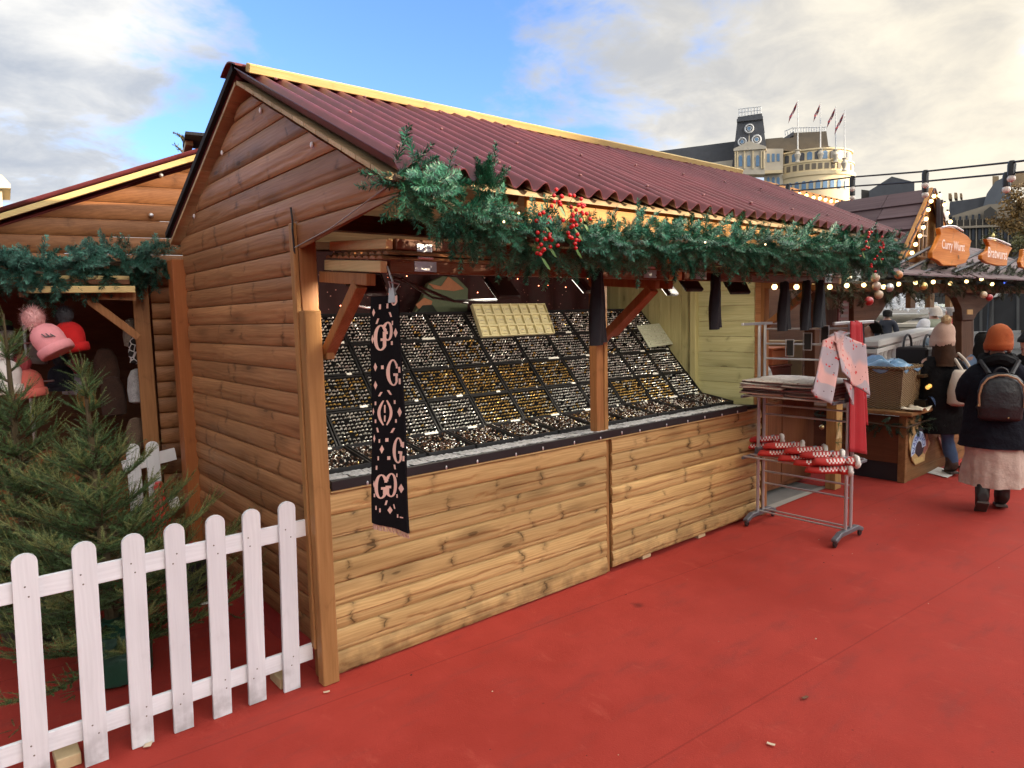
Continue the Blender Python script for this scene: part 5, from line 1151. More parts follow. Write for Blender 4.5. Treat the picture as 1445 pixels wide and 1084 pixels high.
txt('NASWUVO', Vector((cc.x, YB_-.021, cc.z)), (.95,0,0), (0,0,1), 1, hh*.40, plain('letter_blue', (.03,.10,.42), .4), em, arc=(hh*.64, PI*1.02, PI*.08))
crest('foot_plaque', plain('plaque_yellow', (.60,.47,.20), .5), [(1289,648),(1302,645),(1303,650),(1290,655)], YB_-.0125, .004)
em2 = thing('painted_board', 'second painted board, mostly hidden behind the legs of the customer in jeans', 'sign', on(1335,632,1,YB_))
b = MB(); b.prism(PX([(1322,616),(1346,628),(1346,640),(1330,637),(1327,628)], YB_), (0,YB_,0), (1,0,0), (0,0,1), .012); b.build('board', plain('board_pink2', (.42,.22,.17), .5), em2)
# posts and brackets (drawn where they stand, on the stall's own front plane)
YW = 2.95
def shape(name, mat, pts, Y, t_, par=fs_, bev=.004): b = MB(); b.prism(PX(pts, Y), (0,Y,0), (1,0,0), (0,0,1), -t_); return b.build(name, mat, par, bev=bev)
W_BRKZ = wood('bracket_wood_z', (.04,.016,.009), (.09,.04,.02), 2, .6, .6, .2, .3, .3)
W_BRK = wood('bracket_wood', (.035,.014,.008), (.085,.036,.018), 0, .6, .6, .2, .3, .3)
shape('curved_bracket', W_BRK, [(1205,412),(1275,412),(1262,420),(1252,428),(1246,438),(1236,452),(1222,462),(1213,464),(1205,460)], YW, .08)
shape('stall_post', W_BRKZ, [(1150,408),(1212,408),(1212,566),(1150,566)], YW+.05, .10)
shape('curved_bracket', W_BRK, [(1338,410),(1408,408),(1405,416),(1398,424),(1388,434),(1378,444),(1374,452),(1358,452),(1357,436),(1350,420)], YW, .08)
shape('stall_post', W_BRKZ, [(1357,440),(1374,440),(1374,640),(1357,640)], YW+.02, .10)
shape('block', W_TAN, [(1365,437),(1373,437),(1373,444),(1365,444)], YW-.082, .006)
def beamx(name, x0, x1, y, z, w, h, m): b = MB(); b.beam((x0,y,z),(x1,y,z),w,h); return b.build(name, m, fs_, bev=.004)
zf = on(1260,410,1,YW).z; beamx('front_beam', 5.9, 13.0, YW, zf+.03, .12, .10, W_DARKX)
# rear beam pierced by little openings
YR = 4.6; zr_ = on(1300,432,1,YR).z; ztop = on(1300,408,1,YR).z
beamx('rear_beam', 7.0, 17.0, YR, ztop, .08, .05, W_BARX)
for px_ in (1285,1312,1340): p = on(px_, 421, 1, YR); b = MB(); b.box((p.x-.10,YR-.04,zr_-.03),(p.x+.10,YR+.04,ztop-.026)); b.build('rear_stud', W_BARX, fs_)
b = MB(); p = on(1190,440,1,YW-.06); b.box((p.x-.10,YW-.065,p.z-.12),(p.x+.10,YW-.052,p.z+.10)); b.build('framed_notice', plain('notice_dark', (.10,.03,.03), .5), fs_)
for k in range(4): b = MB(); b.box((p.x-.07,YW-.070,p.z+.05-k*.05),(p.x+.07,YW-.066,p.z+.075-k*.05)); b.build('notice_line', plain('notice_grey', (.10,.085,.08), .5), fs_)
# low shingled canopy above the greenery
SHING = wood('mauve_shingle', (.105,.070,.075), (.17,.12,.125), 0, .2, .7, .2, .1, .3)
SHINGY = wood('mauve_shingle_y', (.080,.050,.055), (.13,.088,.092), 1, .2, .65, .2, .1, .3)
b = MB()
for i in range(6):
    y0 = YW-.30+i*.20; z0 = zf+.13+i*.10
    x = 6.9+.2*(i % 2)
    while x < 13.2:
        w = random.uniform(.5,.9); jig = random.uniform(-.02,.02); b.add([(x,y0+jig,z0),(x+w-.008,y0+jig,z0),(x+w-.008,y0+.23,z0+.112),(x,y0+.23,z0+.112),(x,y0+jig,z0+.016),(x+w-.008,y0+jig,z0+.016),(x+w-.008,y0+.23,z0+.128),(x,y0+.23,z0+.128)], [(0,3,2,1),(4,5,6,7),(0,1,5,4),(1,2,6,5),(2,3,7,6),(3,0,4,7)]); x += w
b.build('canopy_shingles', SHING, fs_).name = 'canopy_roof'
# dormer
YD = 2.95; A = on(1313,268,1,YD); L = on(1270,365,1,YD); half = A.x-L.x; RB = on(1180,290,0,A.x); depth = RB.y-YD; rise = A.z-L.z
dm = []
for s_ in (-1,1):
    b = MB(); nrows = 5
    for i in range(nrows):
        f0, f1 = i/nrows, (i+1)/nrows+.04; y = YD-.05
        while y < YD+depth:
            w = random.uniform(.45,.85); y1 = min(y+w-.006, YD+depth); o_ = .014*(1 if True else 0); e0 = 1-f0; jig = random.uniform(-.012,.012)
            pts = []
            for f_, lift in ((f1+jig, .030),(max(f0-.0,0), .0)):
                for yy in (y, y1): pts.append(Vector((A.x+s_*half*f_, yy, A.z-rise*f_+lift)))
            nn = Vector((s_*rise,0,half)).normalized()*.016
            q0 = [pts[0],pts[1],pts[3],pts[2]]; q1 = [v+nn for v in q0]; b.add(q0+q1, [(0,3,2,1),(4,5,6,7),(0,1,5,4),(1,2,6,5),(2,3,7,6),(3,0,4,7)]); y += w
    b.build('dormer_roof', SHINGY, fs_)
W_ORX = wood('orange_wall_wood', (.42,.19,.06), (.60,.32,.12), 0, .8, .5, .12, .3, .3)
b = MB(); b.prism([(L.x+.03,L.z-.02),(2*A.x-L.x-.03,L.z-.02),(A.x,A.z-.02)], (0,YD+.03,0), (1,0,0), (0,0,1), -.03); b.build('dormer_front', W_ORX, fs_)
for s_ in (-1,1):
    b = MB(); b.beam((A.x+s_*.02,YD-.02,A.z-.01),(A.x+s_*(half+.03),YD-.02,L.z-.03), .035, .075, (0,-1,0) if False else (s_*rise,0,half)); b.build('bargeboard', W_ORX, fs_)
wp = on(1300,333,1,YD-.0); WF = plain('window_white', (.62,.45,.30), .5)
wn = MB(); wn.box((wp.x-.085,YD-.004,wp.z-.22),(wp.x+.105,YD+.0,wp.z+.16)); wn.build('dormer_window', plain('dark_pane', (.03,.018,.02), .15), fs_); wob = fs_.children[-1]
b = MB()
for x in (-.09,.01,.105): b.box((wp.x+x-.009,YD-.02,wp.z-.22),(wp.x+x+.009,YD-.0045,wp.z+.16))
for z in (-.225,.0,.16): b.box((wp.x-.099,YD-.021,wp.z+z-.009),(wp.x+.114,YD-.0046,wp.z+z+.009))
b.build('window_frame', WF, fs_)
b = MB(); b.sheet(lambda u,v: ((A.x+.03+.26*half*u+.10*v*half, YD-.05+.015*math.sin(u*14), A.z-.10-rise*.80*v), (0,-1,0)), 14, 10, .006); b.build('dark_curtain', plain('dark_curtain', (.020,.012,.014), .8), fs_, smooth='all')
BULB = emit('warm_bulb', (1,.64,.24), 2.4)
def bulb(p, r, lab=None, par=None, strung=None):
    b = MB(); b.ball(p, r, 8, 6); b.tube([Vector(p)+Vector((0,0,r*.7)), Vector(p)+Vector((0,0,r*1.9))], r*.5, 6, 1)
    o = b.build('bulb', [BULB, BLACK], par, smooth=True); return o
for px_,py_ in ((1318,277),(1314,284),(1310,296),(1307,309),(1303,321),(1298,333),(1292,345),(1287,357)): p = on(px_,py_,1,YD-.09); bulb(p,.021,par=fs_)
for px_,py_ in ((1326,276),(1333,289),(1337,301),(1341,313)): p = on(px_,py_,1,YD-.09); bulb(p,.021,par=fs_)
for px_,py_ in ((1093,405),(1124,405),(1147,404),(1171,405),(1195,403),(1219,402),(1247,405),(1268,401),(1292,399),(1317,398),(1341,400),(1364,397),(1385,394),(1400,401)): p = on(px_,py_,1,YW-.22); bulb(p,.021,par=fs_)
garland([on(1110,398,1,YW-.10),on(1200,400,1,YW-.10),on(1250,396,1,YW-.12),on(1300,394,1,YW-.12),on(1350,393,1,YW-.12),on(1400,396,1,YW-.12),on(1450,396,1,YW-.12),on(1500,398,1,YW-.12)], .17, 75, 'thick dull green garland with bulbs and baubles along the sausage stall front', mat=plain('old_greenery', (.050,.062,.030), .6, 0, .3, 60, 0, isl=.7), sc=1.1)
for i,(px_,py_,c,mt) in enumerate(((1235,392,(.42,.30,.2),0),(1237,404,(.42,.32,.24),0),(1240,416,(.45,.34,.22),0),(1255,406,(.6,.58,.55),.8),(1303,404,(.65,.45,.15),.8),(1268,388,(.42,.18,.06),0),(1226,425,(.35,.015,.015),0),(1396,420,(.35,.015,.02),0),(1388,416,(.55,.42,.26),0))):
    p = on(px_,py_,1,YW-.30); b = MB(); b.ball(p, .045, 10, 7, sc=(1.2 if not mt else 1,.8,.9)); tag(b.build('bauble', plain('bauble_%d' % i, c, .3, mt), None, smooth=True, loc=p), ['uppermost of three tan paper shells at the left bracket','middle one of three tan paper shells at the left bracket','lowest of three tan paper shells at the left bracket','silver bauble hanging in the stall garland','gold bauble hanging in the stall garland near the middle bulbs','orange bauble high in the stall garland','dark red bow at the left curved bracket','dark red bow at the right curved bracket','straw tassel above the right curved bracket'][i], 'ornament')
# hanging signs with their struts
OR = wood('sign_wood', (.38,.10,.010), (.66,.225,.028), 0, .6, .45, .1, .5, .2)
def sign(pts, Y, lab, words, ta, tb_, hgt):
    c = on(*pts[0],1,Y); t = thing('hanging_sign', lab, 'sign', c, 'orange sausage signs on the stall roof')
    b = MB(); b.prism(PX(pts,Y), (0,Y,0), (1,0,0), (0,0,1), -.045); b.build('board', OR, t, bev=.006)
    if words:
        a = on(*ta,1,Y-.048); c = on(*tb_,1,Y-.048); txt(words, a, (c-a).normalized(), (0,0,1), (c-a).length, hgt, plain('sign_letter', (.85,.72,.66), .5), t)
    b = MB(); k = PX(pts,Y); b.tube([(x,Y-.02,z+.006) for x,z in k[:4]], .010, 5); b.build('snow_edge', WHITEP, t)
sign([(1326,322),(1335,320),(1346,321),(1356,327),(1366,333),(1371,340),(1368,352),(1369,360),(1363,371),(1350,375),(1331,375),(1325,369),(1316,364),(1316,356),(1323,343),(1328,331)], 2.70, 'large orange wooden sign reading Curry Wurst', 'Curry Wurst', (1329,355), (1361,359), .125)
sign([(1392,337),(1401,338),(1412,342),(1423,347),(1429,350),(1424,358),(1422,364),(1421,375),(1408,375),(1393,371),(1386,366),(1386,360),(1394,354),(1397,347)], 2.70, 'smaller orange wooden sign reading Bratwurst', 'Bratwurst', (1394,363), (1421,367), .12)
sign([(1444,352),(1456,350),(1480,356),(1484,380),(1460,384),(1442,377),(1440,370),(1443,362)], 2.70, 'orange wooden sign cut off by the right edge of the picture', None, None, None, 0)
for a, c in (((1246,384),(1318,346)),((1264,388),(1322,360)),((1335,378),(1392,352)),((1345,384),(1400,364)),((1405,384),(1445,360)),((1270,392),(1330,376))):
    b = MB(); b.tube([on(*a,1,2.76), on(*c,1,2.76)], .017, 6); b.build('strut', BLACK, fs_)
# taller roof behind with a row of bulbs along its edge
rr = thing('lit_roof', 'orange edged stall roof with a row of white bulbs behind the maroon roof', 'stall roof', (8.5,5.4,3))
YQ = 5.4; a, c = on(1030,249,1,YQ), on(1205,291,1,YQ)
b = MB(); b.beam(a, c, .05, .09); b.build('edge_board', wood('lit_edge', (.45,.20,.06),(.65,.34,.12),0,.5,.5,.1,.3), rr)
b = MB(); b.add([a+Vector((0,-.03,-.05)), c+Vector((0,-.03,-.05)), c+Vector((.4,-.6,-.55)), a+Vector((0,-.6,-.55)), a+Vector((0,-.03,-.09)), c+Vector((0,-.03,-.09)), c+Vector((.4,-.6,-.60)), a+Vector((0,-.6,-.60))], [(0,3,2,1),(4,5,6,7),(0,1,5,4),(1,2,6,5),(2,3,7,6),(3,0,4,7)]); b.build('roof_slope', plain('pink_tile', (.38,.17,.12), .7, 0, .2, 8, .3), rr)
for px_,py_ in ((1040,253),(1053,256),(1064,259),(1076,261),(1087,264),(1098,267),(1118,272),(1128,274),(1138,276),(1148,279),(1157,280),(1165,282),(1173,284),(1181,285),(1188,287)):
    bulb(on(px_,py_,1,YQ-.08), .027, par=rr)
b = MB(); b.box((a.x,YQ+.1,0),(c.x,YQ+.2,2.6)); b.build('wall', W_DARKX, rr)
# festoon lights across the sky
for i,(pts, lamps, lab) in enumerate((([(1060,262,9.5),(1112,261,8.5),(1203,250,7.4),(1306,242,6.4),(1428,229,5.4),(1500,220,4.9)], ((1112,261,8.5),(1203,250,7.4),(1306,242,6.4),(1428,229,5.4)), 'upper black festoon cable of lamps crossing the sky at the right'),
                         ([(1060,273,9.7),(1112,270,8.8),(1203,263,7.6),(1306,256,6.5),(1421,245,5.5),(1500,237,4.9)], ((1203,263,7.6),(1306,256,6.5),(1421,245,5.5)), 'lower black festoon cable of lamps crossing the sky at the right'))):
    t = thing('festoon_lights', lab, 'festoon lights', far(*pts[0])); b = MB(); b.tube([far(*q) for q in pts], .009, 6); b.build('cable', BLACK, t, smooth=True)
    for q in lamps:
        p = far(*q); b = MB(); b.lathe([(.028,-.10),(.03,-.02),(.02,.012)], p, 10); h = b.build('lamp_holder', BLACK, t, smooth=True)
        b = MB(); b.ball(p+Vector((0,0,-.125)), .030, 10, 7); b.build('lamp_bulb', plain('clear_bulb', (.75,.68,.60), .1), h, smooth=True)
# ---------------------------------------------------------------- people
SKIN = plain('skin', (.50,.27,.19), .5, 0, .06, 40, .05); DARKEYE = plain('eye_dark', (.02,.015,.012), .2); LIP = plain('lip', (.38,.12,.10), .5)
def skinned(name, pos, edges, rad, mats, parent, extra=None, lv=2):
    """a skeleton of connected edges grown into one continuous surface"""
    base = Vector(WLOC[parent.name]); me = bpy.data.meshes.new(name); keys = list(pos)
    me.from_pydata([tuple(pos[k]) for k in keys], [(keys.index(a), keys.index(b)) for a, b in edges], [])
    o = bpy.data.objects.new(name, me); COL.objects.link(o); sk = o.modifiers.new('skin', 'SKIN'); sk.use_smooth_shade = True; sk.branch_smoothing = .6
    for i, k in enumerate(keys):
        r = rad[k]; r = r if isinstance(r, tuple) else (r, r); o.data.skin_vertices[0].data[i].radius = r; o.data.skin_vertices[0].data[i].use_root = (i == 0)
    ss = o.modifiers.new('sub', 'SUBSURF'); ss.levels = lv; ss.render_levels = lv
    dg = bpy.context.evaluated_depsgraph_get(); m2 = bpy.data.meshes.new_from_object(o.evaluated_get(dg)); bpy.data.objects.remove(o)
    vv = [v.co+v.normal*(.016*noise.noise(v.co*7)+.010*noise.noise(v.co*19)) if name in ('jacket','trousers') else v.co for v in m2.vertices]
    b = MB(); b.add(np.array([v[:] for v in vv]), [tuple(p.vertices) for p in m2.polygons], 0)
    if extra: extra(b)
    return b.build(name, mats, parent, smooth='all')
def ringloft(name, rings, mat, parent, R, P0, n=32, fold=.0, nf=7, cap=True):
    """cloth shell: rings of (z, rx, ry, cx, cy)"""
    b = MB(); vs = []; r0 = rings; rings = []
    for p_, q_ in zip(r0[:-1], r0[1:]):
        rings += [tuple(p_[m_]+(q_[m_]-p_[m_])*u_/5 for m_ in range(5)) for u_ in range(5)]
    rings.append(r0[-1])
    for i, (z, rx, ry, cx, cy) in enumerate(rings):
        k = i/(len(rings)-1)
        for j in range(n):
            a = 2*PI*j/n; f = 1+fold*k*(math.sin(nf*a+z*3+1.5*noise.noise((P0.x,z*2,a)))+.5*math.sin(2*nf*a+1+z*2))+.10*noise.noise((math.cos(a)*1.5+P0.x*3,math.sin(a)*1.5,z*5))+.05*noise.noise((math.cos(a)*3+P0.x,math.sin(a)*3,z*16)); vs.append(P0+R@Vector((cx+rx*f*math.cos(a), cy+ry*f*math.sin(a), z)))
    k = len(rings); fs = [(i*n+j, i*n+(j+1)%n, (i+1)*n+(j+1)%n, (i+1)*n+j) for i in range(k-1) for j in range(n)]
    if cap: fs += [tuple(range(n))[::-1], tuple((k-1)*n+j for j in range(n))]
    b.add(vs, fs); return b.build(name, mat, parent, smooth=True, sharp=70)
def person(loc, yaw, H, label, pose=None, top=None, topm=None, legm=None, shoem=None, coat=None, hair=None, hairm=None, hat=None, group=None, simple=False, toplen=.50):
    """local frame: x to the figure's right, y the way it faces, z up; yaw turns it"""
    t = thing('person', label, 'person', loc, group); R = Matrix.Rotation(yaw,3,'Z'); P0 = Vector(loc)
    J = dict(pelvis=(0,0,.525), spine=(0,.005,.63), chest=(0,0,.735), neck=(0,-.002,.825), skull=(0,.008,.885), crown=(0,.006,.945), nose=(0,.060,.895),
        hipR=(.052,0,.50), kneeR=(.056,.012,.28), ankR=(.056,-.012,.052), toeR=(.064,.085,.018), hipL=(-.052,0,.50), kneeL=(-.056,.012,.28), ankL=(-.056,-.012,.052), toeL=(-.064,.085,.018),
        shR=(.108,-.005,.795), elR=(.140,-.03,.625), wrR=(.135,.055,.50), shL=(-.108,-.005,.795), elL=(-.140,-.03,.625), wrL=(-.135,.055,.50))
    J.update(pose or {})
    J = {k: Vector(v) for k, v in J.items()}
    for s in 'RL':
        d = (J['wr'+s]-J['el'+s]).normalized(); sd = 1 if s == 'R' else -1; side = d.cross(Vector((0,0,1))); side = side.normalized() if side.length > .1 else Vector((1,0,0)); nn = side.cross(d)
        J['palm'+s] = J['wr'+s]+d*.038
        for i in range(4):
            off = side*(i-1.5)*.0115; J['f%da%s' % (i,s)] = J['palm'+s]+d*(.022+.004*(i in (1,2)))+off; J['f%db%s' % (i,s)] = J['f%da%s' % (i,s)]+d*.020*(1.15 if i in (1,2) else .9)-nn*.013
        J['tha'+s] = J['wr'+s]+d*.020-side*sd*.022; J['thb'+s] = J['tha'+s]+d*.022-side*sd*.008-nn*.006
    Rd = dict(pelvis=(.088,.066), spine=(.078,.060), chest=(.092,.066), neck=.033, skull=(.049,.058), crown=(.040,.046), nose=.011, hipR=.064, kneeR=.037, ankR=.025, toeR=.022, shR=.043, elR=.029, wrR=.018, palmR=(.022,.012), thaR=.009, thbR=.0065)
    for k in list(Rd):
        if k.endswith('R'): Rd[k[:-1]+'L'] = Rd[k]
    E_ = [('pelvis','spine'),('spine','chest'),('chest','neck'),('neck','skull'),('skull','crown'),('skull','nose')]
    for s in 'RL':
        E_ += [('pelvis','hip'+s),('hip'+s,'knee'+s),('knee'+s,'ank'+s),('ank'+s,'toe'+s),('chest','sh'+s),('sh'+s,'el'+s),('el'+s,'wr'+s),('wr'+s,'palm'+s)]
        if not simple:
            E_ += [('wr'+s,'tha'+s),('tha'+s,'thb'+s)]
            for i in range(4): E_ += [('palm'+s,'f%da%s' % (i,s)),('f%da%s' % (i,s),'f%db%s' % (i,s))]; Rd['f%da%s' % (i,s)] = .0058; Rd['f%db%s' % (i,s)] = .0048
    if topm:
        for k in ('shR','shL','elR','elL','chest','spine'): Rd[k] = tuple(q*.75 for q in Rd[k]) if isinstance(Rd[k], tuple) else Rd[k]*.72
    if shoem:
        for k in ('ankR','ankL','toeR','toeL'): Rd[k] *= .62
    if legm:
        for k in ('kneeR','kneeL','hipR','hipL'): Rd[k] *= .8
    keep = [k for k in J if any(k in e for e in E_)]
    keep.sort(key=lambda k: k != 'pelvis')
    W_ = lambda v: P0+R@(Vector(v)*H)
    def face(b):
        hc = J['skull']; fwd = (J['nose']-hc); fwd.z = 0; fwd.normalize(); sd = Vector((fwd.y,-fwd.x,0))
        for s_ in (-1,1):
            b.ball(W_(hc+fwd*.047+sd*.019*s_+Vector((0,0,.018))), .0062*H, 8, 6, 1); b.ball(W_(hc+sd*.052*s_+Vector((0,0,.006))), .014*H, 8, 6, 0, (.5,.8,1.2))
        b.ball(W_(hc+fwd*.046+Vector((0,0,-.030))), .009*H, 8, 5, 2, (1.6,.7,.5))
    skinned('body', {k: W_(J[k]) for k in keep}, E_, {k: (tuple(q*H for q in Rd[k]) if isinstance(Rd[k], tuple) else Rd[k]*H) for k in keep}, [SKIN, DARKEYE, LIP], t, face, 2)
    grow = .012
    if topm:                                        # jacket or coat upper: torso and sleeves
        ks = ['spine','chest','shR','elR','wrR','shL','elL','wrL','pelvis']; g = dict(pelvis=(.102,.082), spine=(.096,.078), chest=(.106,.084), shR=.060, elR=.046, wrR=.034, shL=.060, elL=.046, wrL=.034)
        g = {k: (tuple((q)*H for q in v) if isinstance(v, tuple) else v*H) for k, v in g.items()}
        g['collar'] = .052*H; J['collar'] = J['neck']*.72+J['chest']*.28
        skinned('jacket', {k: W_(J[k]) for k in ['spine','chest','collar','pelvis','shR','elR','wrR','shL','elL','wrL']}, [('spine','chest'),('chest','collar'),('spine','pelvis'),('chest','shR'),('shR','elR'),('elR','wrR'),('chest','shL'),('shL','elL'),('elL','wrL')], g, [topm], t)
    if coat: 
        mt, rings, fold = coat; ringloft('coat_skirt', [(z*H, rx*H, ry*H, cx*H, cy*H) for z, rx, ry, cx, cy in rings], mt, t, R, P0, 36, fold)
    if legm:
        g = dict(pelvis=(.096,.076), hipR=.074, kneeR=.048, ankR=.037, hipL=.074, kneeL=.048, ankL=.037); g = {k: (tuple(q*H for q in v) if isinstance(v, tuple) else v*H) for k, v in g.items()}
        skinned('trousers', {k: W_(J[k]) for k in ['pelvis','hipR','kneeR','ankR','hipL','kneeL','ankL']}, [('pelvis','hipR'),('hipR','kneeR'),('kneeR','ankR'),('pelvis','hipL'),('hipL','kneeL'),('kneeL','ankL')], g, [legm], t)
    if shoem:
        for s in 'RL':
            kn, an, to = J['knee'+s], J['ank'+s], J['toe'+s]; up_ = an+(kn-an)*.45; heel = an+(an-to).normalized()*.022+Vector((0,0,-.016)); 
            g = {'a': .041*H, 'u': .043*H, 'm': (.037*H,.028*H), 't': (.032*H,.022*H), 'h': .031*H}
            skinned('boot', {'a': W_(an), 'u': W_(up_), 'm': W_(an*.45+to*.55+Vector((0,0,-.004))), 't': W_(to+Vector((0,0,.004))), 'h': W_(heel)}, [('a','u'),('a','m'),('m','t'),('a','h')], g, [shoem], t)
            b = MB(); a_, c_ = W_(heel+Vector((0,0,-.022))), W_(to+Vector((0,0,-.012))); b.beam(a_+(a_-c_)*.1, c_+(c_-a_)*.14, .058*H, .014*H, R@((kn-an).normalized() if abs((to-an).normalized().z) > .6 else Vector((0,0,1)))); b.build('sole', plain('sole', (.06,.045,.038), .8), t, bev=.004)
    hc = W_(J['skull']+Vector((0,-.004,.025)))
    if hair:
        b = MB(); q = random.Random(int(H*1000)); L, wd = hair
        n, k = 24, 12; vs = []
        for i in range(k+1):
            z = .070-(.070+L)*i/k; rr = .066*math.sin(PI*min(.5,.08+.55*(i/k)*(2.6 if i/k < .3 else 2.6)))**.6*(1+wd*max(0,i/k-.25))
            for j in range(n): a = 2*PI*j/n; f = 1+.06*math.sin(5*a+i*.7)+.04*math.sin(11*a+i); y = math.sin(a); y = y if y < .35 else .35; vs.append(hc+R@(Vector((rr*f*math.cos(a), rr*f*y*1.05-.004*i, z))*H))
        b.add(vs, [(i*n+j, i*n+(j+1)%n, (i+1)*n+(j+1)%n, (i+1)*n+j) for i in range(k) for j in range(n)]+[tuple(range(n)), tuple(k*n+j for j in range(n))[::-1]]); b.build('hair', hairm, t, smooth='all')
    if hat:
        mt, sc, pom = hat; b = MB(); n = 48; vs = []; prof = [(.064,-.014),(.070,-.010),(.072,.012),(.0715,.013),(.070,.030),(.066,.052),(.056,.074),(.038,.090),(.018,.098),(.004,.100)]
        for r_, z in prof:
            for j in range(n): a = 2*PI*j/n; rr = (1.04 if pom else .95)*r_*(1+.03*(j%2))*(1+.05*math.sin(3*a+z*40)*(z > .02))*(.94 if z > .02 else .98); vs.append(hc+R@(Vector((rr*math.cos(a), rr*1.12*math.sin(a)-.006-z*.25, z*sc))*H))
        k = len(prof); b.add(vs, [(i*n+j, i*n+(j+1)%n, (i+1)*n+(j+1)%n, (i+1)*n+j) for i in range(k-1) for j in range(n)]+[tuple(range(n))[::-1], tuple((k-1)*n+j for j in range(n))]); hb = b.build('hat', mt, t, smooth='all')
        if pom:
            b = MB(); q = random.Random(9); pc = hc+R@(Vector((0.0,-.050,.158))*H); b.ball(pc, .031*H, 10, 7)
            for i in range(1100):
                d = Vector((q.gauss(0,1),q.gauss(0,1),q.gauss(0,1))).normalized(); a = d.cross(Vector((.1,.2,1))).normalized()*.0018
                b.add([pc+d*.025*H-a, pc+d*.025*H+a, pc+(d+Vector((q.gauss(0,.2),q.gauss(0,.2),q.gauss(0,.2))))*.038*H*q.uniform(.9,1.05)], [(0,1,2)])
            b.build('pompom', pom, hb)
    return t, R, P0, H, J
NAVY = plain('navy_coat', (.007,.008,.014), .95, 0, .2, 16, 1.0, .02, spec=.2); BLK = plain('black_coat', (.006,.006,.007), .95, 0, .2, 16, 1.0, .02, spec=.2); JEANS = plain('blue_denim', (.055,.10,.20), .85, 0, .35, 14, .3); BOOT = plain('black_boot', (.014,.011,.010), .5, 0, .2, 40, .2); BRSHOE = plain('brown_shoe', (.05,.03,.022), .6)
RUST = plain('rust_knit', (.36,.085,.022), .95, 0, .12, 180, .5); CREAMK = plain('cream_knit', (.50,.34,.26), .95, 0, .12, 180, .5); FAWN = plain('fawn_pompom', (.55,.40,.22), 1, 0, .2, 200, .3); SKIRT = plain('oatmeal_wool', (.50,.38,.32), .95, 0, .16, 30, .8, .012); BRHAIR = plain('brown_hair', (.040,.018,.009), .8, 0, .4, 25, .8, spec=.15)
# the woman with the rucksack
def bearing(x, y, off=0): return math.atan2(y, x)-PI/2+math.radians(off)
L1 = (6.87,1.83,0)
t, R, P0, H, J = person(L1, bearing(*L1[:2], 8), 1.535, 'woman in a rust beanie and navy coat seen from behind with a black leather rucksack',
    dict(ankL=(-.058,-.135,.085), toeL=(-.060,-.085,.022), kneeL=(-.056,-.02,.28), ankR=(.050,.02,.052), toeR=(.055,.12,.018), elR=(.165,-.01,.635), wrR=(.10,.13,.60), elL=(-.160,-.01,.635), wrL=(-.09,.13,.60)),
    topm=NAVY, shoem=BOOT, coat=(NAVY, [(.76,.125,.088,0,0),(.70,.140,.10,0,0),(.60,.148,.11,0,-.003),(.50,.158,.12,0,-.006),(.40,.172,.13,0,-.01),(.362,.176,.134,0,-.01)], .022), hat=(RUST, 1.28, None))
ringloft('skirt', [(z*H, rx*H, ry*H, 0, cy*H) for z, rx, ry, cy in ((.50,.115,.10,0),(.40,.128,.11,-.005),(.30,.138,.12,-.008),(.20,.146,.128,-.012),(.145,.150,.132,-.014))], SKIRT, t, R, P0, 60, .055, 8)
b = MB(); b.tube([P0+R@(Vector((.062*math.cos(a), -.004+.058*math.sin(a), .838+.01*math.sin(a*3)))*H) for a in [2*PI*i/20 for i in range(21)]], .034*H, 8, cap=False); b.build('neck_scarf', BLK, t, smooth=True)
b = MB(); 
def pack(u, v): pass
PK = plain('rucksack_leather', (.016,.017,.020), .5, 0, .25, 14, .8, .015); TANL = plain('tan_piping', (.34,.19,.10), .6)
rk = []
for z, wx, d in ((.52,.085,.05),(.535,.100,.085),(.60,.107,.105),(.68,.104,.100),(.735,.092,.085),(.765,.066,.060),(.778,.030,.03)): rk.append((z*H, wx*H, d*.52*H, 0, (-.115-d*.40)*H))
bag = thing('rucksack', 'black leather rucksack with tan piping on the back of the woman in the rust beanie', 'rucksack', P0+R@(Vector((0,-.15,.65))*H))
WL0 = WLOC[bag.name]
ringloft('pack_body', rk, PK, bag, R, P0, 28, .0)
b = MB(); arc = [(-.098,.60),(-.100,.66),(-.090,.715),(-.064,.750),(-.02,.768),(.02,.768),(.064,.750),(.090,.715),(.100,.66),(.098,.60)]; b.tube([P0+R@(Vector((x,-.205+.02*(abs(x)/.1)**3+.028*max(0,(z-.72)/.05),z))*H) for x, z in arc], .0055*H, 6); b.build('piping', TANL, bag, smooth=True)
b = MB(); b.tube([P0+R@(Vector((.03*math.cos(a),-.135,.775+.03*math.sin(a)))*H) for a in [PI*i/10 for i in range(11)]], .006*H, 6); b.build('grab_handle', PK, bag, smooth=True)
b = MB(); b.ball(P0+R@(Vector((-.101,-.185,.605))*H), .010, 8, 6); b.ball(P0+R@(Vector((.03,-.205,.545))*H), .006, 8, 6); b.build('buckle', plain('brass2', (.6,.45,.2), .3, .9), bag, smooth=True)
for s_ in (-1,1):
    b = MB(); b.tube([P0+R@(Vector((s_*.05,-.11,.77))*H), P0+R@(Vector((s_*.085,-.06,.835))*H), P0+R@(Vector((s_*.085,.075,.80))*H), P0+R@(Vector((s_*.10,.085,.68))*H), P0+R@(Vector((s_*.09,-.09,.58))*H)], .012*H, 6); b.build('shoulder_strap', PK, bag, smooth=True)
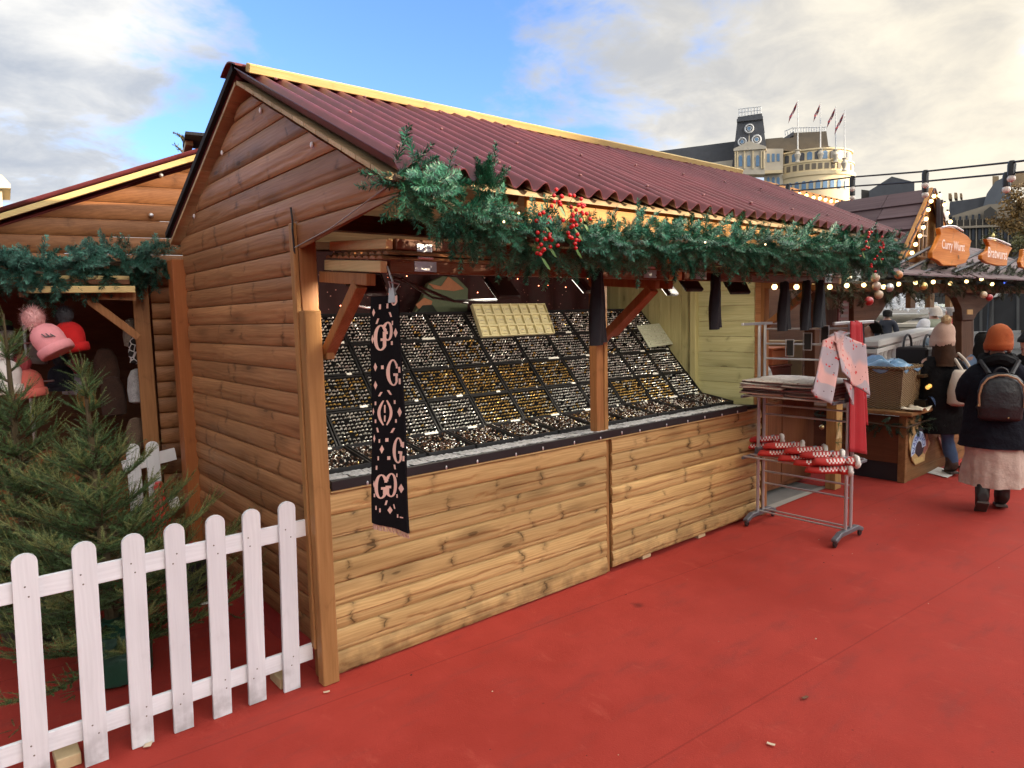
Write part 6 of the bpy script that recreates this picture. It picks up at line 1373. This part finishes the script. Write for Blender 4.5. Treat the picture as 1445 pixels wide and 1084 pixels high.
# the woman in the bobble hat
L2 = (7.92,2.60,0)
t, R, P0, H, J = person(L2, math.radians(-44), 1.505, 'woman in a cream bobble hat and long black coat leaning at the stall counter',
    dict(ankL=(-.10,.13,.052), toeL=(-.13,.22,.018), kneeL=(-.085,.10,.28), ankR=(.09,-.03,.052), toeR=(.10,.07,.018), kneeR=(.075,.04,.28), elR=(.16,.02,.63), wrR=(.12,.13,.60), elL=(-.15,.03,.63), wrL=(-.09,.15,.60)),
    topm=BLK, legm=JEANS, shoem=BRSHOE, coat=(BLK, [(.76,.12,.088,0,0),(.66,.132,.10,0,0),(.55,.14,.112,0,0),(.42,.15,.125,0,.005),(.30,.155,.13,0,.01)], .02), hair=(.15,.02), hairm=BRHAIR, hat=(CREAMK, 1.5, FAWN))
bt = thing('canvas_bag', 'cream canvas bag slung on the back of the woman in the bobble hat', 'bag', P0+R@(Vector((.10,-.15,.60))*H)); CANV = plain('cream_canvas', (.50,.43,.36), .9, 0, .12, 70, .4)
ringloft('bag_body', [(z*H, wx*H, d*H, (.05)*H, -.150*H) for z, wx, d in ((.50,.055,.030),(.515,.078,.055),(.58,.082,.058),(.66,.070,.046),(.725,.052,.025),(.74,.04,.012))], CANV, bt, R, P0, 26, .03, 5)
for s_ in (.04,.10):
    b = MB(); b.tube([P0+R@(Vector((s_+.02,-.15,.73))*H), P0+R@(Vector((s_,-.10,.80))*H), P0+R@(Vector((s_,-.02,.84))*H), P0+R@(Vector((s_,.08,.78))*H)], .010*H, 6); b.build('shoulder_strap', CANV, bt, smooth=True)
# others round the counter
DENIMP = plain('pale_denim', (.17,.26,.40), .85, 0, .2, 30, .3); DKHAIR = plain('dark_hair', (.010,.009,.008), .85, 0, .4, 40, .8, spec=.15)
L3 = (8.45,2.38,0); person(L3, math.radians(-35), 1.50, 'person with bushy dark hair and a pale denim jacket between the two hatted women', dict(elR=(.15,.0,.63), wrR=(.09,.12,.60)), topm=DENIMP, legm=BLK, shoem=BOOT, hair=(.12,.55), hairm=DKHAIR)
L4 = (8.15,1.90,0); person(L4, math.radians(40), 1.54, 'person in black with a ginger scarf cut off by the right edge of the picture', None, topm=BLK, legm=BLK, shoem=BOOT, hat=(plain('black_beanie', (.01,.01,.012), .95), .9, None), hair=(.06,.1), hairm=DKHAIR)
# people in the square beyond
def bgp(px_, depth, H, yaw, lab, **k):
    p = far(px_, 440, depth); return person((p.x, p.y, k.pop('z', 0.0)), yaw, H, lab, simple=True, **k)
GREYH = plain('white_hair', (.50,.44,.38), .7); 
bgp(1318, 15, 1.80, -.6, 'white haired man in a pale green jacket standing in the square', topm=plain('pale_green_jacket', (.33,.36,.27), .8), legm=plain('grey_trousers', (.10,.10,.11), .9), shoem=BOOT, hair=(.05,.0), hairm=GREYH)
bgp(1341, 15.5, 1.78, -.3, 'grey haired person in a red hooded jacket beyond the stall', topm=plain('crimson_jacket', (.42,.018,.045), .8), legm=BLK, shoem=BOOT, hair=(.05,.0), hairm=plain('grey_hair', (.26,.23,.22), .7))
bgp(1303, 12.5, 1.52, 1.2, 'child in a white knitted hat and pale blue jacket by the balustrade', topm=plain('pale_blue_jacket', (.36,.48,.55), .8), legm=JEANS, shoem=BOOT, hat=(plain('white_knit', (.62,.62,.64), .95), 1.0, None))
bgp(1252, 19, 1.72, -1.0, 'man in a dark jacket looking towards the fountain', topm=plain('dark_blue_jacket', (.018,.022,.035), .8), legm=BLK, shoem=BOOT, hair=(.04,0), hairm=DKHAIR)
bgp(1229, 10, 1.60, .5, 'person in a blue jacket half hidden behind the red scarf', topm=plain('royal_blue_jacket', (.035,.055,.22), .8), legm=BLK, shoem=BOOT, hair=(.05,0), hairm=DKHAIR)
q = on(1330,668,2,.003); b = MB(); b.sheet(lambda u,v: (q+Vector(((u-.5)*.30+(v-.5)*.1,(v-.5)*.22,.006+.012*u*u)), (0,0,1)), 5, 4, .002); tag(b.build('paper_sheet', TAGW, None, loc=q), 'white sheet of paper lying on the floor by the brown shoes', 'paper')
# ---------------------------------------------------------------- the square and the buildings round it
STONE = plain('portland_stone', (.52,.47,.39), .85, 0, .2, .5, .3, .05); STONEW = plain('warm_stone', (.68,.56,.36), .85, 0, .15, .5, .3, .05); SLATE = plain('slate', (.07,.075,.09), .6, 0, .25, 1.2, .3, .05); SLATEB = plain('brown_slate', (.14,.115,.085), .6, 0, .2, 1.2, .3, .05)
GLASSB = plain('window_blue', (.12,.22,.36), .15, 0, .2, 2, 0); LEADW = plain('pale_lead', (.50,.52,.55), .5, 0, .1, 2, 0); DSTONE = plain('dark_stone_wall', (.07,.065,.06), .85, 0, .3, .6, .4, .05)
class Face:                       # a building front facing the square: outline points are read off at that front's real distance
    def __init__(s, px_, D, root):
        d = Vector(ray(px_, 437)); s.o = far(px_, 437, D); n = Vector((-d.x,-d.y,0)).normalized(); s.n = n; s.a = Vector((-n.y, n.x, 0)); s.root = root
    def p(s, x, y, back=0.0):
        q = hit(x, y, s.o-s.n*back, s.n); return ((q-s.o).dot(s.a), q.z)
    def prism(s, name, mat, pts, back, thick, par=None, bev=0):
        k = [s.p(x, y, back) for x, y in pts]; b = MB(); a2 = sum(k[i][0]*k[(i+1)%len(k)][1]-k[(i+1)%len(k)][0]*k[i][1] for i in range(len(k)))
        if a2 < 0: k = k[::-1]
        b.prism(k, s.o-s.n*back, s.a, Vector((0,0,1)), -thick if s.a.cross(Vector((0,0,1))).dot(s.n) > 0 else thick); return b.build(name, mat, par or s.root)
gb = thing('grand_building', 'pale stone corner building with a dark mansard tower, rounded front and four flagpoles', 'building', far(1110,437,150)); f = Face(1110, 150, gb)
f.prism('long_roof', SLATE, [(925,225),(1037,211),(1037,262),(925,262)], 8, 14)
f.prism('wing_wall', STONE, [(925,250),(1037,237),(1037,440),(925,440)], 5, 16)
f.prism('tower_roof', SLATE, [(1033,246),(1041,177),(1075,172),(1084,243)], 3, 12)
f.prism('roof_band', SLATE, [(1039.5,184),(1039.5,180),(1076.5,176),(1076.5,180)], 2.4, 13)
b = MB()
for i in range(8):
    a = f.p(1043+i*4.3, 176-i*.5, 3); c = f.p(1043+i*4.3, 166-i*.4, 3); P_ = lambda q, d=3: f.o-f.n*d+f.a*q[0]+Vector((0,0,q[1])); b.tube([P_(a), P_(c)], .12, 5)
for y0 in (166,171): b.tube([P_(f.p(1042,y0,3)), P_(f.p(1074,y0-3.5,3))], .10, 5)
b.build('roof_cresting', LEADW, gb)
for (x, y, r) in ((1057,193.5,5.6),(1047,212,5.2),(1067.5,209,5.8)):
    q = f.p(x, y, 2.6); c = P_(q, 2.6); R = f.n.to_track_quat('Z','Y').to_matrix(); s_ = r*150/F
    b = MB(); b.tube([c+f.a*(s_*math.cos(t_))+Vector((0,0,s_*math.sin(t_))) for t_ in [2*PI*i/20 for i in range(21)]], s_*.22, 6, cap=False); b.tube([c+f.a*(s_*.5*math.cos(t_))+Vector((0,0,s_*.5*math.sin(t_))) for t_ in [2*PI*i/16 for i in range(17)]], s_*.12, 6, cap=False); w_ = b.build('round_window', LEADW, gb, smooth=True)
    b = MB(); b.lathe([(s_*.42,-.1),(s_*.42,.1)], c, 14, R); b.build('pane', GLASSB, w_)
f.prism('gable_front', STONE, [(1037,222),(1079,220),(1079,258),(1037,258)], 0, 4)
f.prism('pediment', STONE, [(1035,222),(1057,211),(1081,219),(1081,222),(1035,225)], -.5, 3)
f.prism('finial', STONE, [(1055.6,212),(1057,202),(1058.4,212)], -.3, .5)
for x in (1045,1056.5,1069):
    w_ = f.prism('window', GLASSB, [(x-2.4,247),(x-2.4,234),(x-1.4,231.5),(x+1.4,231.2),(x+2.4,233.5),(x+2.4,246.5)], -.15, .3)
for x in (1037.5,1040.5,1050.5,1062.5,1074.5,1078): f.prism('pilaster', STONEW, [(x-.9,250),(x-.9,225),(x+.9,224.6),(x+.9,250)], -.3, .6)
f.prism('roof', SLATEB, [(1079,222),(1080,208),(1104,206),(1124,216),(1124,226)], 4, 8)
f.prism('roof', SLATEB, [(1108,222),(1108,207),(1132,205),(1190,226),(1190,232)], 5, 8)
f.prism('rear_tower_roof', SLATEB, [(1117,228),(1120,199),(1166,197),(1170,228)], 12, 10)
f.prism('rear_roof_edge', SLATE, [(1106,206),(1120,197),(1120,202),(1110,208)], 11.5, 3)
b = MB()
for i in range(16): x = 1108+i*3.7; b.tube([P_(f.p(x, 198 if x > 1118 else 203, 14),14), P_(f.p(x, 191.5 if x > 1118 else 197, 14),14)], .10, 5)
b.tube([P_(f.p(1107,197,14),14), P_(f.p(1118,192,14),14), P_(f.p(1166,191,14),14)], .12, 5); b.build('roof_cresting', LEADW, gb)
f.prism('link_wall', STONE, [(1078,222),(1105,222),(1105,300),(1078,300)], 2, 8)
for x in (1084,1091,1098):
    f.prism('window', GLASSB, [(x-2,241-(x-1084)*.1),(x-2,229),(x+2,229),(x+2,241-(x-1084)*.1)], 1.9, .3); f.prism('window', GLASSB, [(x-2,282),(x-2,264),(x,261),(x+2,264),(x+2,282)], 1.9, .3)
f.prism('parapet', STONE, [(1078,258),(1078,250),(1104,246),(1104,254)], 1.2, .8)
f.prism('cornice', STONEW, [(1030,259),(1030,255),(1104,252),(1104,256)], .4, 1.2)
# the rounded front: a real drum
cx_, cz0 = f.p(1140, 437, 9); cen = P_((cx_,0), 9); rad_ = 57*150/F
def zat(y): return f.p(1148, y, 2)[1]
b = MB(); b.lathe([(rad_,0),(rad_,zat(262)),(rad_*1.03,zat(261)),(rad_*1.04,zat(256)),(rad_*.985,zat(255.5)),(rad_*.985,zat(243)),(rad_*1.01,zat(242.5)),(rad_*1.01,zat(240.5)),(rad_*.93,zat(240)),(rad_*.93,zat(226)),(rad_*.97,zat(225.5)),(rad_*.97,zat(223.5)),(rad_*.9,zat(223))], cen, 56); b.build('rounded_front', STONEW, gb, smooth=True, sharp=25)
def ondrum(px_, y, r): 
    th = math.asin(max(-1,min(1,(px_-1140)/57.0))); return cen+f.a*(r*math.sin(th))+f.n*(r*math.cos(th))+Vector((0,0,zat(y))), f.a*math.cos(th)-f.n*math.sin(th)
for i in range(11):
    px_ = 1104+i*8.9
    if px_ > 1196: break
    c, a = ondrum(px_, 275, rad_+.02); h = 12*150/F; w = .44
    b = MB(); n_ = a.cross(Vector((0,0,1))); b.prism([(-w,-h/2),(w,-h/2),(w,h*.28)]+[(w*math.cos(t_),h*.28+w*math.sin(t_)) for t_ in (.8,1.57,2.34)]+[(-w,h*.28)], c-n_*.1, a, (0,0,1), .2); b.build('window', GLASSB, gb)
for i in range(9):
    px_ = 1106+i*10.4
    if px_ > 1194: break
    c, a = ondrum(px_, 233, rad_*.93+.02); b = MB(); n_ = a.cross(Vector((0,0,1))); w = .5; h = .85; b.prism([(-w,-h),(w,-h),(w,h*.7),(0,h),(-w,h*.7)], c-n_*.1, a, (0,0,1), .2); b.build('window', GLASSB if i % 2 else SLATE, gb)
for i in range(12):
    px_ = 1102+i*8.2; 
    if px_ > 1196: break
    c, a = ondrum(px_, 249, rad_*.985+.02); b = MB(); n_ = a.cross(Vector((0,0,1))); b.prism([(-.42,-.6),(.42,-.6),(.42,.6),(-.42,.6)], c-n_*.08, a, (0,0,1), .16); b.build('parapet_panel', SLATEB, gb)
for px_, y0, y1 in ((1125.5,224,154),(1157.5,223,157),(1179,224,162),(1191.5,236,168)):
    base = P_(f.p(px_,y0,1),1); top = P_(f.p(px_,y1,1),1)
    b = MB(); b.lathe([(.6,-2.6),(.35,-2.1),(.7,-1.0),(.35,-.3),(.6,0),(.2,.2)], base, 10); b.build('urn', STONE, gb, smooth=True)
    b = MB(); b.tube([base, top], [.16,.08], 6); b.build('flagpole', LEADW, gb)
FLAGM = [plain('flag_red', (.28,.03,.035), .8), plain('flag_navy', (.05,.05,.12), .8), plain('flag_white', (.5,.45,.45), .8)]
for px_, y0, sg in ((1125.5,156,1),(1157.5,160,.7),(1179,165,.9),(1191,172,1)):
    t = thing('flag', 'red and navy flag drooping from the '+{1125.5:'first',1157.5:'second',1179:'third',1191:'fourth'}[px_]+' flagpole from the left on the rounded building', 'flag', P_(f.p(px_,y0,1),1), 'flags on the rounded building'); o_ = Vector(WLOC[t.name])
    def fl(u, v): x = -u*1.5*sg-.25*v*v*sg; return o_+f.a*(x-.12)+Vector((0,0,-2.9*u*sg-1.5*v))+f.n*(.25*math.sin(u*7+v*3)), f.n
    b = MB(); b.sheet(fl, 9, 6, .05); b.m = [ (0 if (i % 9+i//9) % 3 == 0 else 1 if (i % 9+i//9) % 3 == 1 else 0) if i % 9 != 4 else 2 for i in range(len(b.f))]; b.build('cloth', FLAGM, t, smooth=True)
# the long gallery building at the right
ga = thing('gallery_building', 'long weathered stone building with slate roofs beyond the stall signs', 'building', far(1400,437,95)); f = Face(1400, 95, ga)
f.prism('wall', DSTONE, [(1230,440),(1230,330),(1345,322),(1460,318),(1560,318),(1560,440)], 0, 14)
f.prism('upper_wall', plain('grey_brown_stone', (.32,.275,.215), .85, 0, .3, .7, .4, .05), [(1343,330),(1343,316),(1395,300),(1470,296),(1470,330)], 1, 8)
f.prism('roof', SLATE, [(1338,318),(1340,296),(1372,292),(1396,288),(1396,302)], 2, 8)
f.prism('dome_roof', plain('weathered_lead', (.12,.135,.16), .5, 0, .2, 1, .2), [(1384,312),(1392,285),(1404,268),(1416,262),(1426,262),(1430,310)], 1.5, 9)
for x0, x1, y0, y1 in ((1400,1409,275,260),(1424,1450,272,256),(1338,1342,292,284),(1346,1350,291,283),(1354,1357,290,284)): f.prism('chimney', plain('chimney_stone', (.34,.24,.14), .85, 0, .2, .8, .3), [(x0,y0),(x0,y1),(x1,y1),(x1,y0)], 3, 3)
f.prism('attic_pediment', DSTONE, [(1388,322),(1388,310),(1397,303),(1406,310),(1406,322)], -.5, 3)
for i in range(12):
    x = 1344+i*9.0; f.prism('window', plain('dim_pane', (.035,.04,.05), .15), [(x,352-i*.4),(x,338-i*.4),(x+2,335-i*.4),(x+4,338-i*.4),(x+4,352-i*.4)], -.1, .3)
    f.prism('pilaster', plain('grey_brown_stone', (.30,.25,.19)), [(x+5.5,366),(x+5.5,320),(x+7,320),(x+7,366)], -.3, .4)
    f.prism('attic_window', plain('dim_pane', (.035,.04,.05)), [(x,326-i*1.2),(x,318-i*1.2),(x+3,318-i*1.2),(x+3,326-i*1.2)], .8, .3) if i < 5 else None
f.prism('cornice', plain('grey_brown_stone', (.30,.25,.19)), [(1343,334),(1343,331),(1470,327),(1470,330)], -.8, 1.2)
f.prism('plinth', DSTONE, [(1150,440),(1150,423),(1560,413),(1560,440)], -6, 4)
rail_ = thing('iron_railing', 'long black iron railing in front of the dark terrace wall', 'railing', far(1330,437,60)); f2_ = Face(1330, 60, rail_)
b = MB()
for y in (428,443): 
    a = f2_.p(1225,y); c = f2_.p(1460,y-4); b.tube([f2_.o+f2_.a*a[0]+Vector((0,0,a[1])), f2_.o+f2_.a*c[0]+Vector((0,0,c[1]))], .05, 5)
b.build('rail', BLACK, rail_)
b = MB()
for i in range(48): x = 1226+i*4.9; a, c = f2_.p(x,448), f2_.p(x,425); b.tube([f2_.o+f2_.a*a[0]+Vector((0,0,max(0,a[1]))), f2_.o+f2_.a*c[0]+Vector((0,0,c[1]))], .035, 4)
o = b.build('bars', BLACK, rail_); o.name = 'bar'; o['kind'] = 'stuff'
ph = thing('roof_house', 'house with a dark grey pitched roof behind the dormer of the sausage stall', 'building', far(1255,437,110)); f = Face(1255, 110, ph)
f.prism('roof', SLATE, [(1226,282),(1258,262),(1290,270),(1290,300),(1226,300)], 0, 10); f.prism('wall', DSTONE, [(1215,440),(1215,280),(1292,290),(1292,440)], 1, 9)
lh = thing('far_house', 'sunlit stone house just showing at the far left edge above the hat stall roof', 'building', far(5,437,70)); f = Face(5, 70, lh)
f.prism('wall', STONEW, [(-60,440),(-60,300),(8,300),(8,440)], 1, 9); f.prism('roof', STONEW, [(-60,306),(-30,292),(8,300),(20,313),(20,318),(-60,318)], 0, 8)
# fountain and balustrade
fo = thing('fountain', 'white stone fountain with foaming water beyond the balustrade', 'fountain', far(1262,437,42) ); o_ = far(1262,437,42); o_.z = 0; zz = lambda y: far(1262, y, 42).z
b = MB(); b.lathe([(2.6,0),(2.6,zz(462)),(2.75,zz(460)),(2.75,zz(456)),(2.5,zz(455)),(2.4,zz(458))], o_, 28); b.build('lower_basin', STONE, fo, smooth=True, sharp=30)
b = MB(); b.lathe([(.5,0),(.45,zz(456)),(1.2,zz(449)),(1.9,zz(445)),(1.95,zz(443)),(1.7,zz(444))], o_, 28); b.build('upper_basin', plain('fountain_white', (.62,.62,.60), .6), fo, smooth=True, sharp=30)
b = MB(); q = random.Random(4)
for i in range(1000):
    a = q.uniform(0,6.28); r = abs(q.gauss(0,1.3)); h = zz(440)+max(0,(1.25-r*.35))*q.uniform(.2,1); b.ball(o_+Vector((r*math.cos(a), r*math.sin(a), h)), q.uniform(.02,.075), 6, 4)
w_ = b.build('water_spray', plain('foam_white', (.80,.81,.83), .5), fo, smooth=True); w_['kind'] = 'stuff'
ba = thing('balustrade', 'white stone balustrade behind the wicker basket', 'balustrade', far(1270,480,10)); A0, A1 = far(1236,482,8.6), far(1304,468,12.0); A1.z = A0.z; ad = (A1-A0).normalized()
WST = plain('white_stone', (.60,.59,.57), .7, 0, .1, 4, .2); b = MB(); b.beam(A0-ad*.6, A1+ad*.4, .30, .09); b.build('coping', WST, ba, bev=.02); b = MB(); b.beam(A0-ad*.6-Vector((0,0,.09)), A1+ad*.4-Vector((0,0,.07)), .24, .05); b.build('moulding', WST, ba)
for i in range(16):
    p = A0+ad*(-.4+i*.29); b = MB(); b.lathe([(.075,-.78),(.06,-.72),(.05,-.62),(.085,-.45),(.075,-.32),(.045,-.20),(.06,-.14),(.06,-.118)], p, 12); b.build('baluster', WST, ba, smooth=True)
b = MB(); b.beam(A0-ad*.6-Vector((0,0,(A0.z+.78)*.5)), A1+ad*.4-Vector((0,0,(A0.z+.78)*.5)), .36, A0.z-.785); b.build('plinth', WST, ba)
# street lamp
sl_ = thing('street_lamp', 'black lantern street lamp with a gold finial behind the Bratwurst sign', 'street lamp', far(1397,437,20)); o_ = far(1397,437,20); zz = lambda y: far(1397, y, 20).z
b = MB(); b.lathe([(.14,0),(.12,.4),(.06,.5),(.05,zz(385)),(.07,zz(383))], Vector((o_.x,o_.y,0)), 12); b.build('post', BLACK, sl_, smooth=True)
b = MB(); b.lathe([(.10,zz(383)),(.20,zz(364)),(.21,zz(362))], Vector((o_.x,o_.y,0)), 6); b.build('lantern_glass', plain('lantern_glass', (.55,.55,.50), .1), sl_)
b = MB(); b.lathe([(.24,zz(361.5)),(.15,zz(352)),(.07,zz(347)),(.06,zz(345))], Vector((o_.x,o_.y,0)), 12); b.build('lantern_cap', BLACK, sl_, smooth=True)
b = MB(); b.lathe([(.10,zz(344.8)),(.07,zz(340)),(.03,zz(337)),(.045,zz(334)),(.01,zz(330))], Vector((o_.x,o_.y,0)), 10); b.build('finial', plain('gilt', (.80,.62,.22), .35, .6), sl_, smooth=True)
# trees
def tree(px_, depth, y_top, y_bot, wpx, lab, leafm, n=2600, seed=1, bare=False):
    g = random.Random(seed); o_ = far(px_,437,depth); o_.z = 0; top = far(px_,y_top,depth).z; bot = far(px_,y_bot,depth).z; rad = wpx*depth/F/2
    t = thing('bare_tree' if bare else 'autumn_tree', lab, 'tree', o_); b = MB(); b.tube([o_, o_+Vector((.1,0,bot)), o_+Vector((0,.1,(bot+top)/2)), o_+Vector((0,0,top*.97))], [.3,.22,.12,.03] if not bare else [.2,.14,.07,.015], 8); ends = []
    for i in range(16):
        z = bot+(top-bot)*g.uniform(0,.85); a = g.uniform(0,6.28); L = rad*g.uniform(.6,1.0)*(1 if bare else .9); d = Vector((math.cos(a),math.sin(a),g.uniform(.3,1.0))).normalized(); p = o_+Vector((0,0,z)); mid = p+d*L*.5+Vector((0,0,.1)); e_ = p+d*L+Vector((0,0,L*.2)); b.tube([p,mid,e_],[.06,.035,.012],5); ends.append((mid,e_))
        for j in range(4 if not bare else 9):
            q = mid.lerp(e_, g.random()); d2 = (d+Vector((g.gauss(0,.6),g.gauss(0,.6),g.gauss(0,.5)))).normalized(); b.tube([q, q+d2*L*.35],[.015,.005],4); ends.append((q, q+d2*L*.35))
    b.build('trunk', BARK, t, smooth=True)
    b = MB(); 
    for i in range(n):
        m_, e_ = ends[g.randrange(len(ends))]; c = m_.lerp(e_, g.uniform(.3,1.15))+Vector((g.gauss(0,1),g.gauss(0,1),g.gauss(0,1)))*rad*.09; s_ = g.uniform(.05,.13)*depth/40; a = Vector((g.gauss(0,1),g.gauss(0,1),g.gauss(0,1))).normalized(); c2 = a.cross(Vector((g.gauss(0,1),g.gauss(0,1),g.gauss(0,1)))).normalized()
        b.add([c-a*s_, c+c2*s_*.6, c+a*s_, c-c2*s_*.6], [(0,1,2,3)])
    if n: b.build('crown', leafm, t)
GOLDL = plain('autumn_leaf', (.24,.145,.045), .7, 0, .2, 3, 0, isl=.5); OLIVEL = plain('olive_leaf', (.12,.115,.04), .7, 0, .2, 3, 0, isl=.5)
tree(1450, 42, 284, 372, 92, 'golden autumn tree at the right edge behind the signs', GOLDL, 3600, 3)
tree(1425, 48, 330, 402, 80, 'olive green tree behind the Bratwurst sign below the golden one', OLIVEL, 2600, 5)
tree(1480, 36, 350, 415, 120, 'dull green tree at the far right behind the cut off sign', OLIVEL, 2000, 6)
tree(276, 30, 192, 250, 30, 'bare twigs of a tree showing above the hat stall roof', OLIVEL, 40, 7, True)

# dark retaining wall with a lit blue sign at the right
tw = thing('terrace_wall', 'dark stone retaining wall with a small lit blue sign behind the customers at the right', 'wall', far(1420,437,28)); f = Face(1420, 28, tw)
f.prism('wall', plain('dark_terrace', (.030,.030,.033), .8, 0, .4, 1.5, .4), [(1372,520),(1372,421),(1640,412),(1640,520)], 0, .6)
f.prism('coping', plain('terrace_coping', (.10,.10,.10), .8, 0, .3, 2, .3), [(1370,423),(1370,419),(1640,410),(1640,414)], -.08, .8)
f.prism('blue_sign', emit('blue_sign', (.08,.16,.85), 1.2), [(1414,454),(1414,446),(1423,446),(1423,454)], -.03, .03)
f.prism('pale_board', TAGW, [(1393,474),(1393,468),(1411,466),(1411,472)], -.12, .05)
for x in (1380,1396,1432,1448): f.prism('pier', plain('terrace_coping', (.1,.1,.1)), [(x,520),(x,424),(x+4,424),(x+4,520)], -.05, .1)
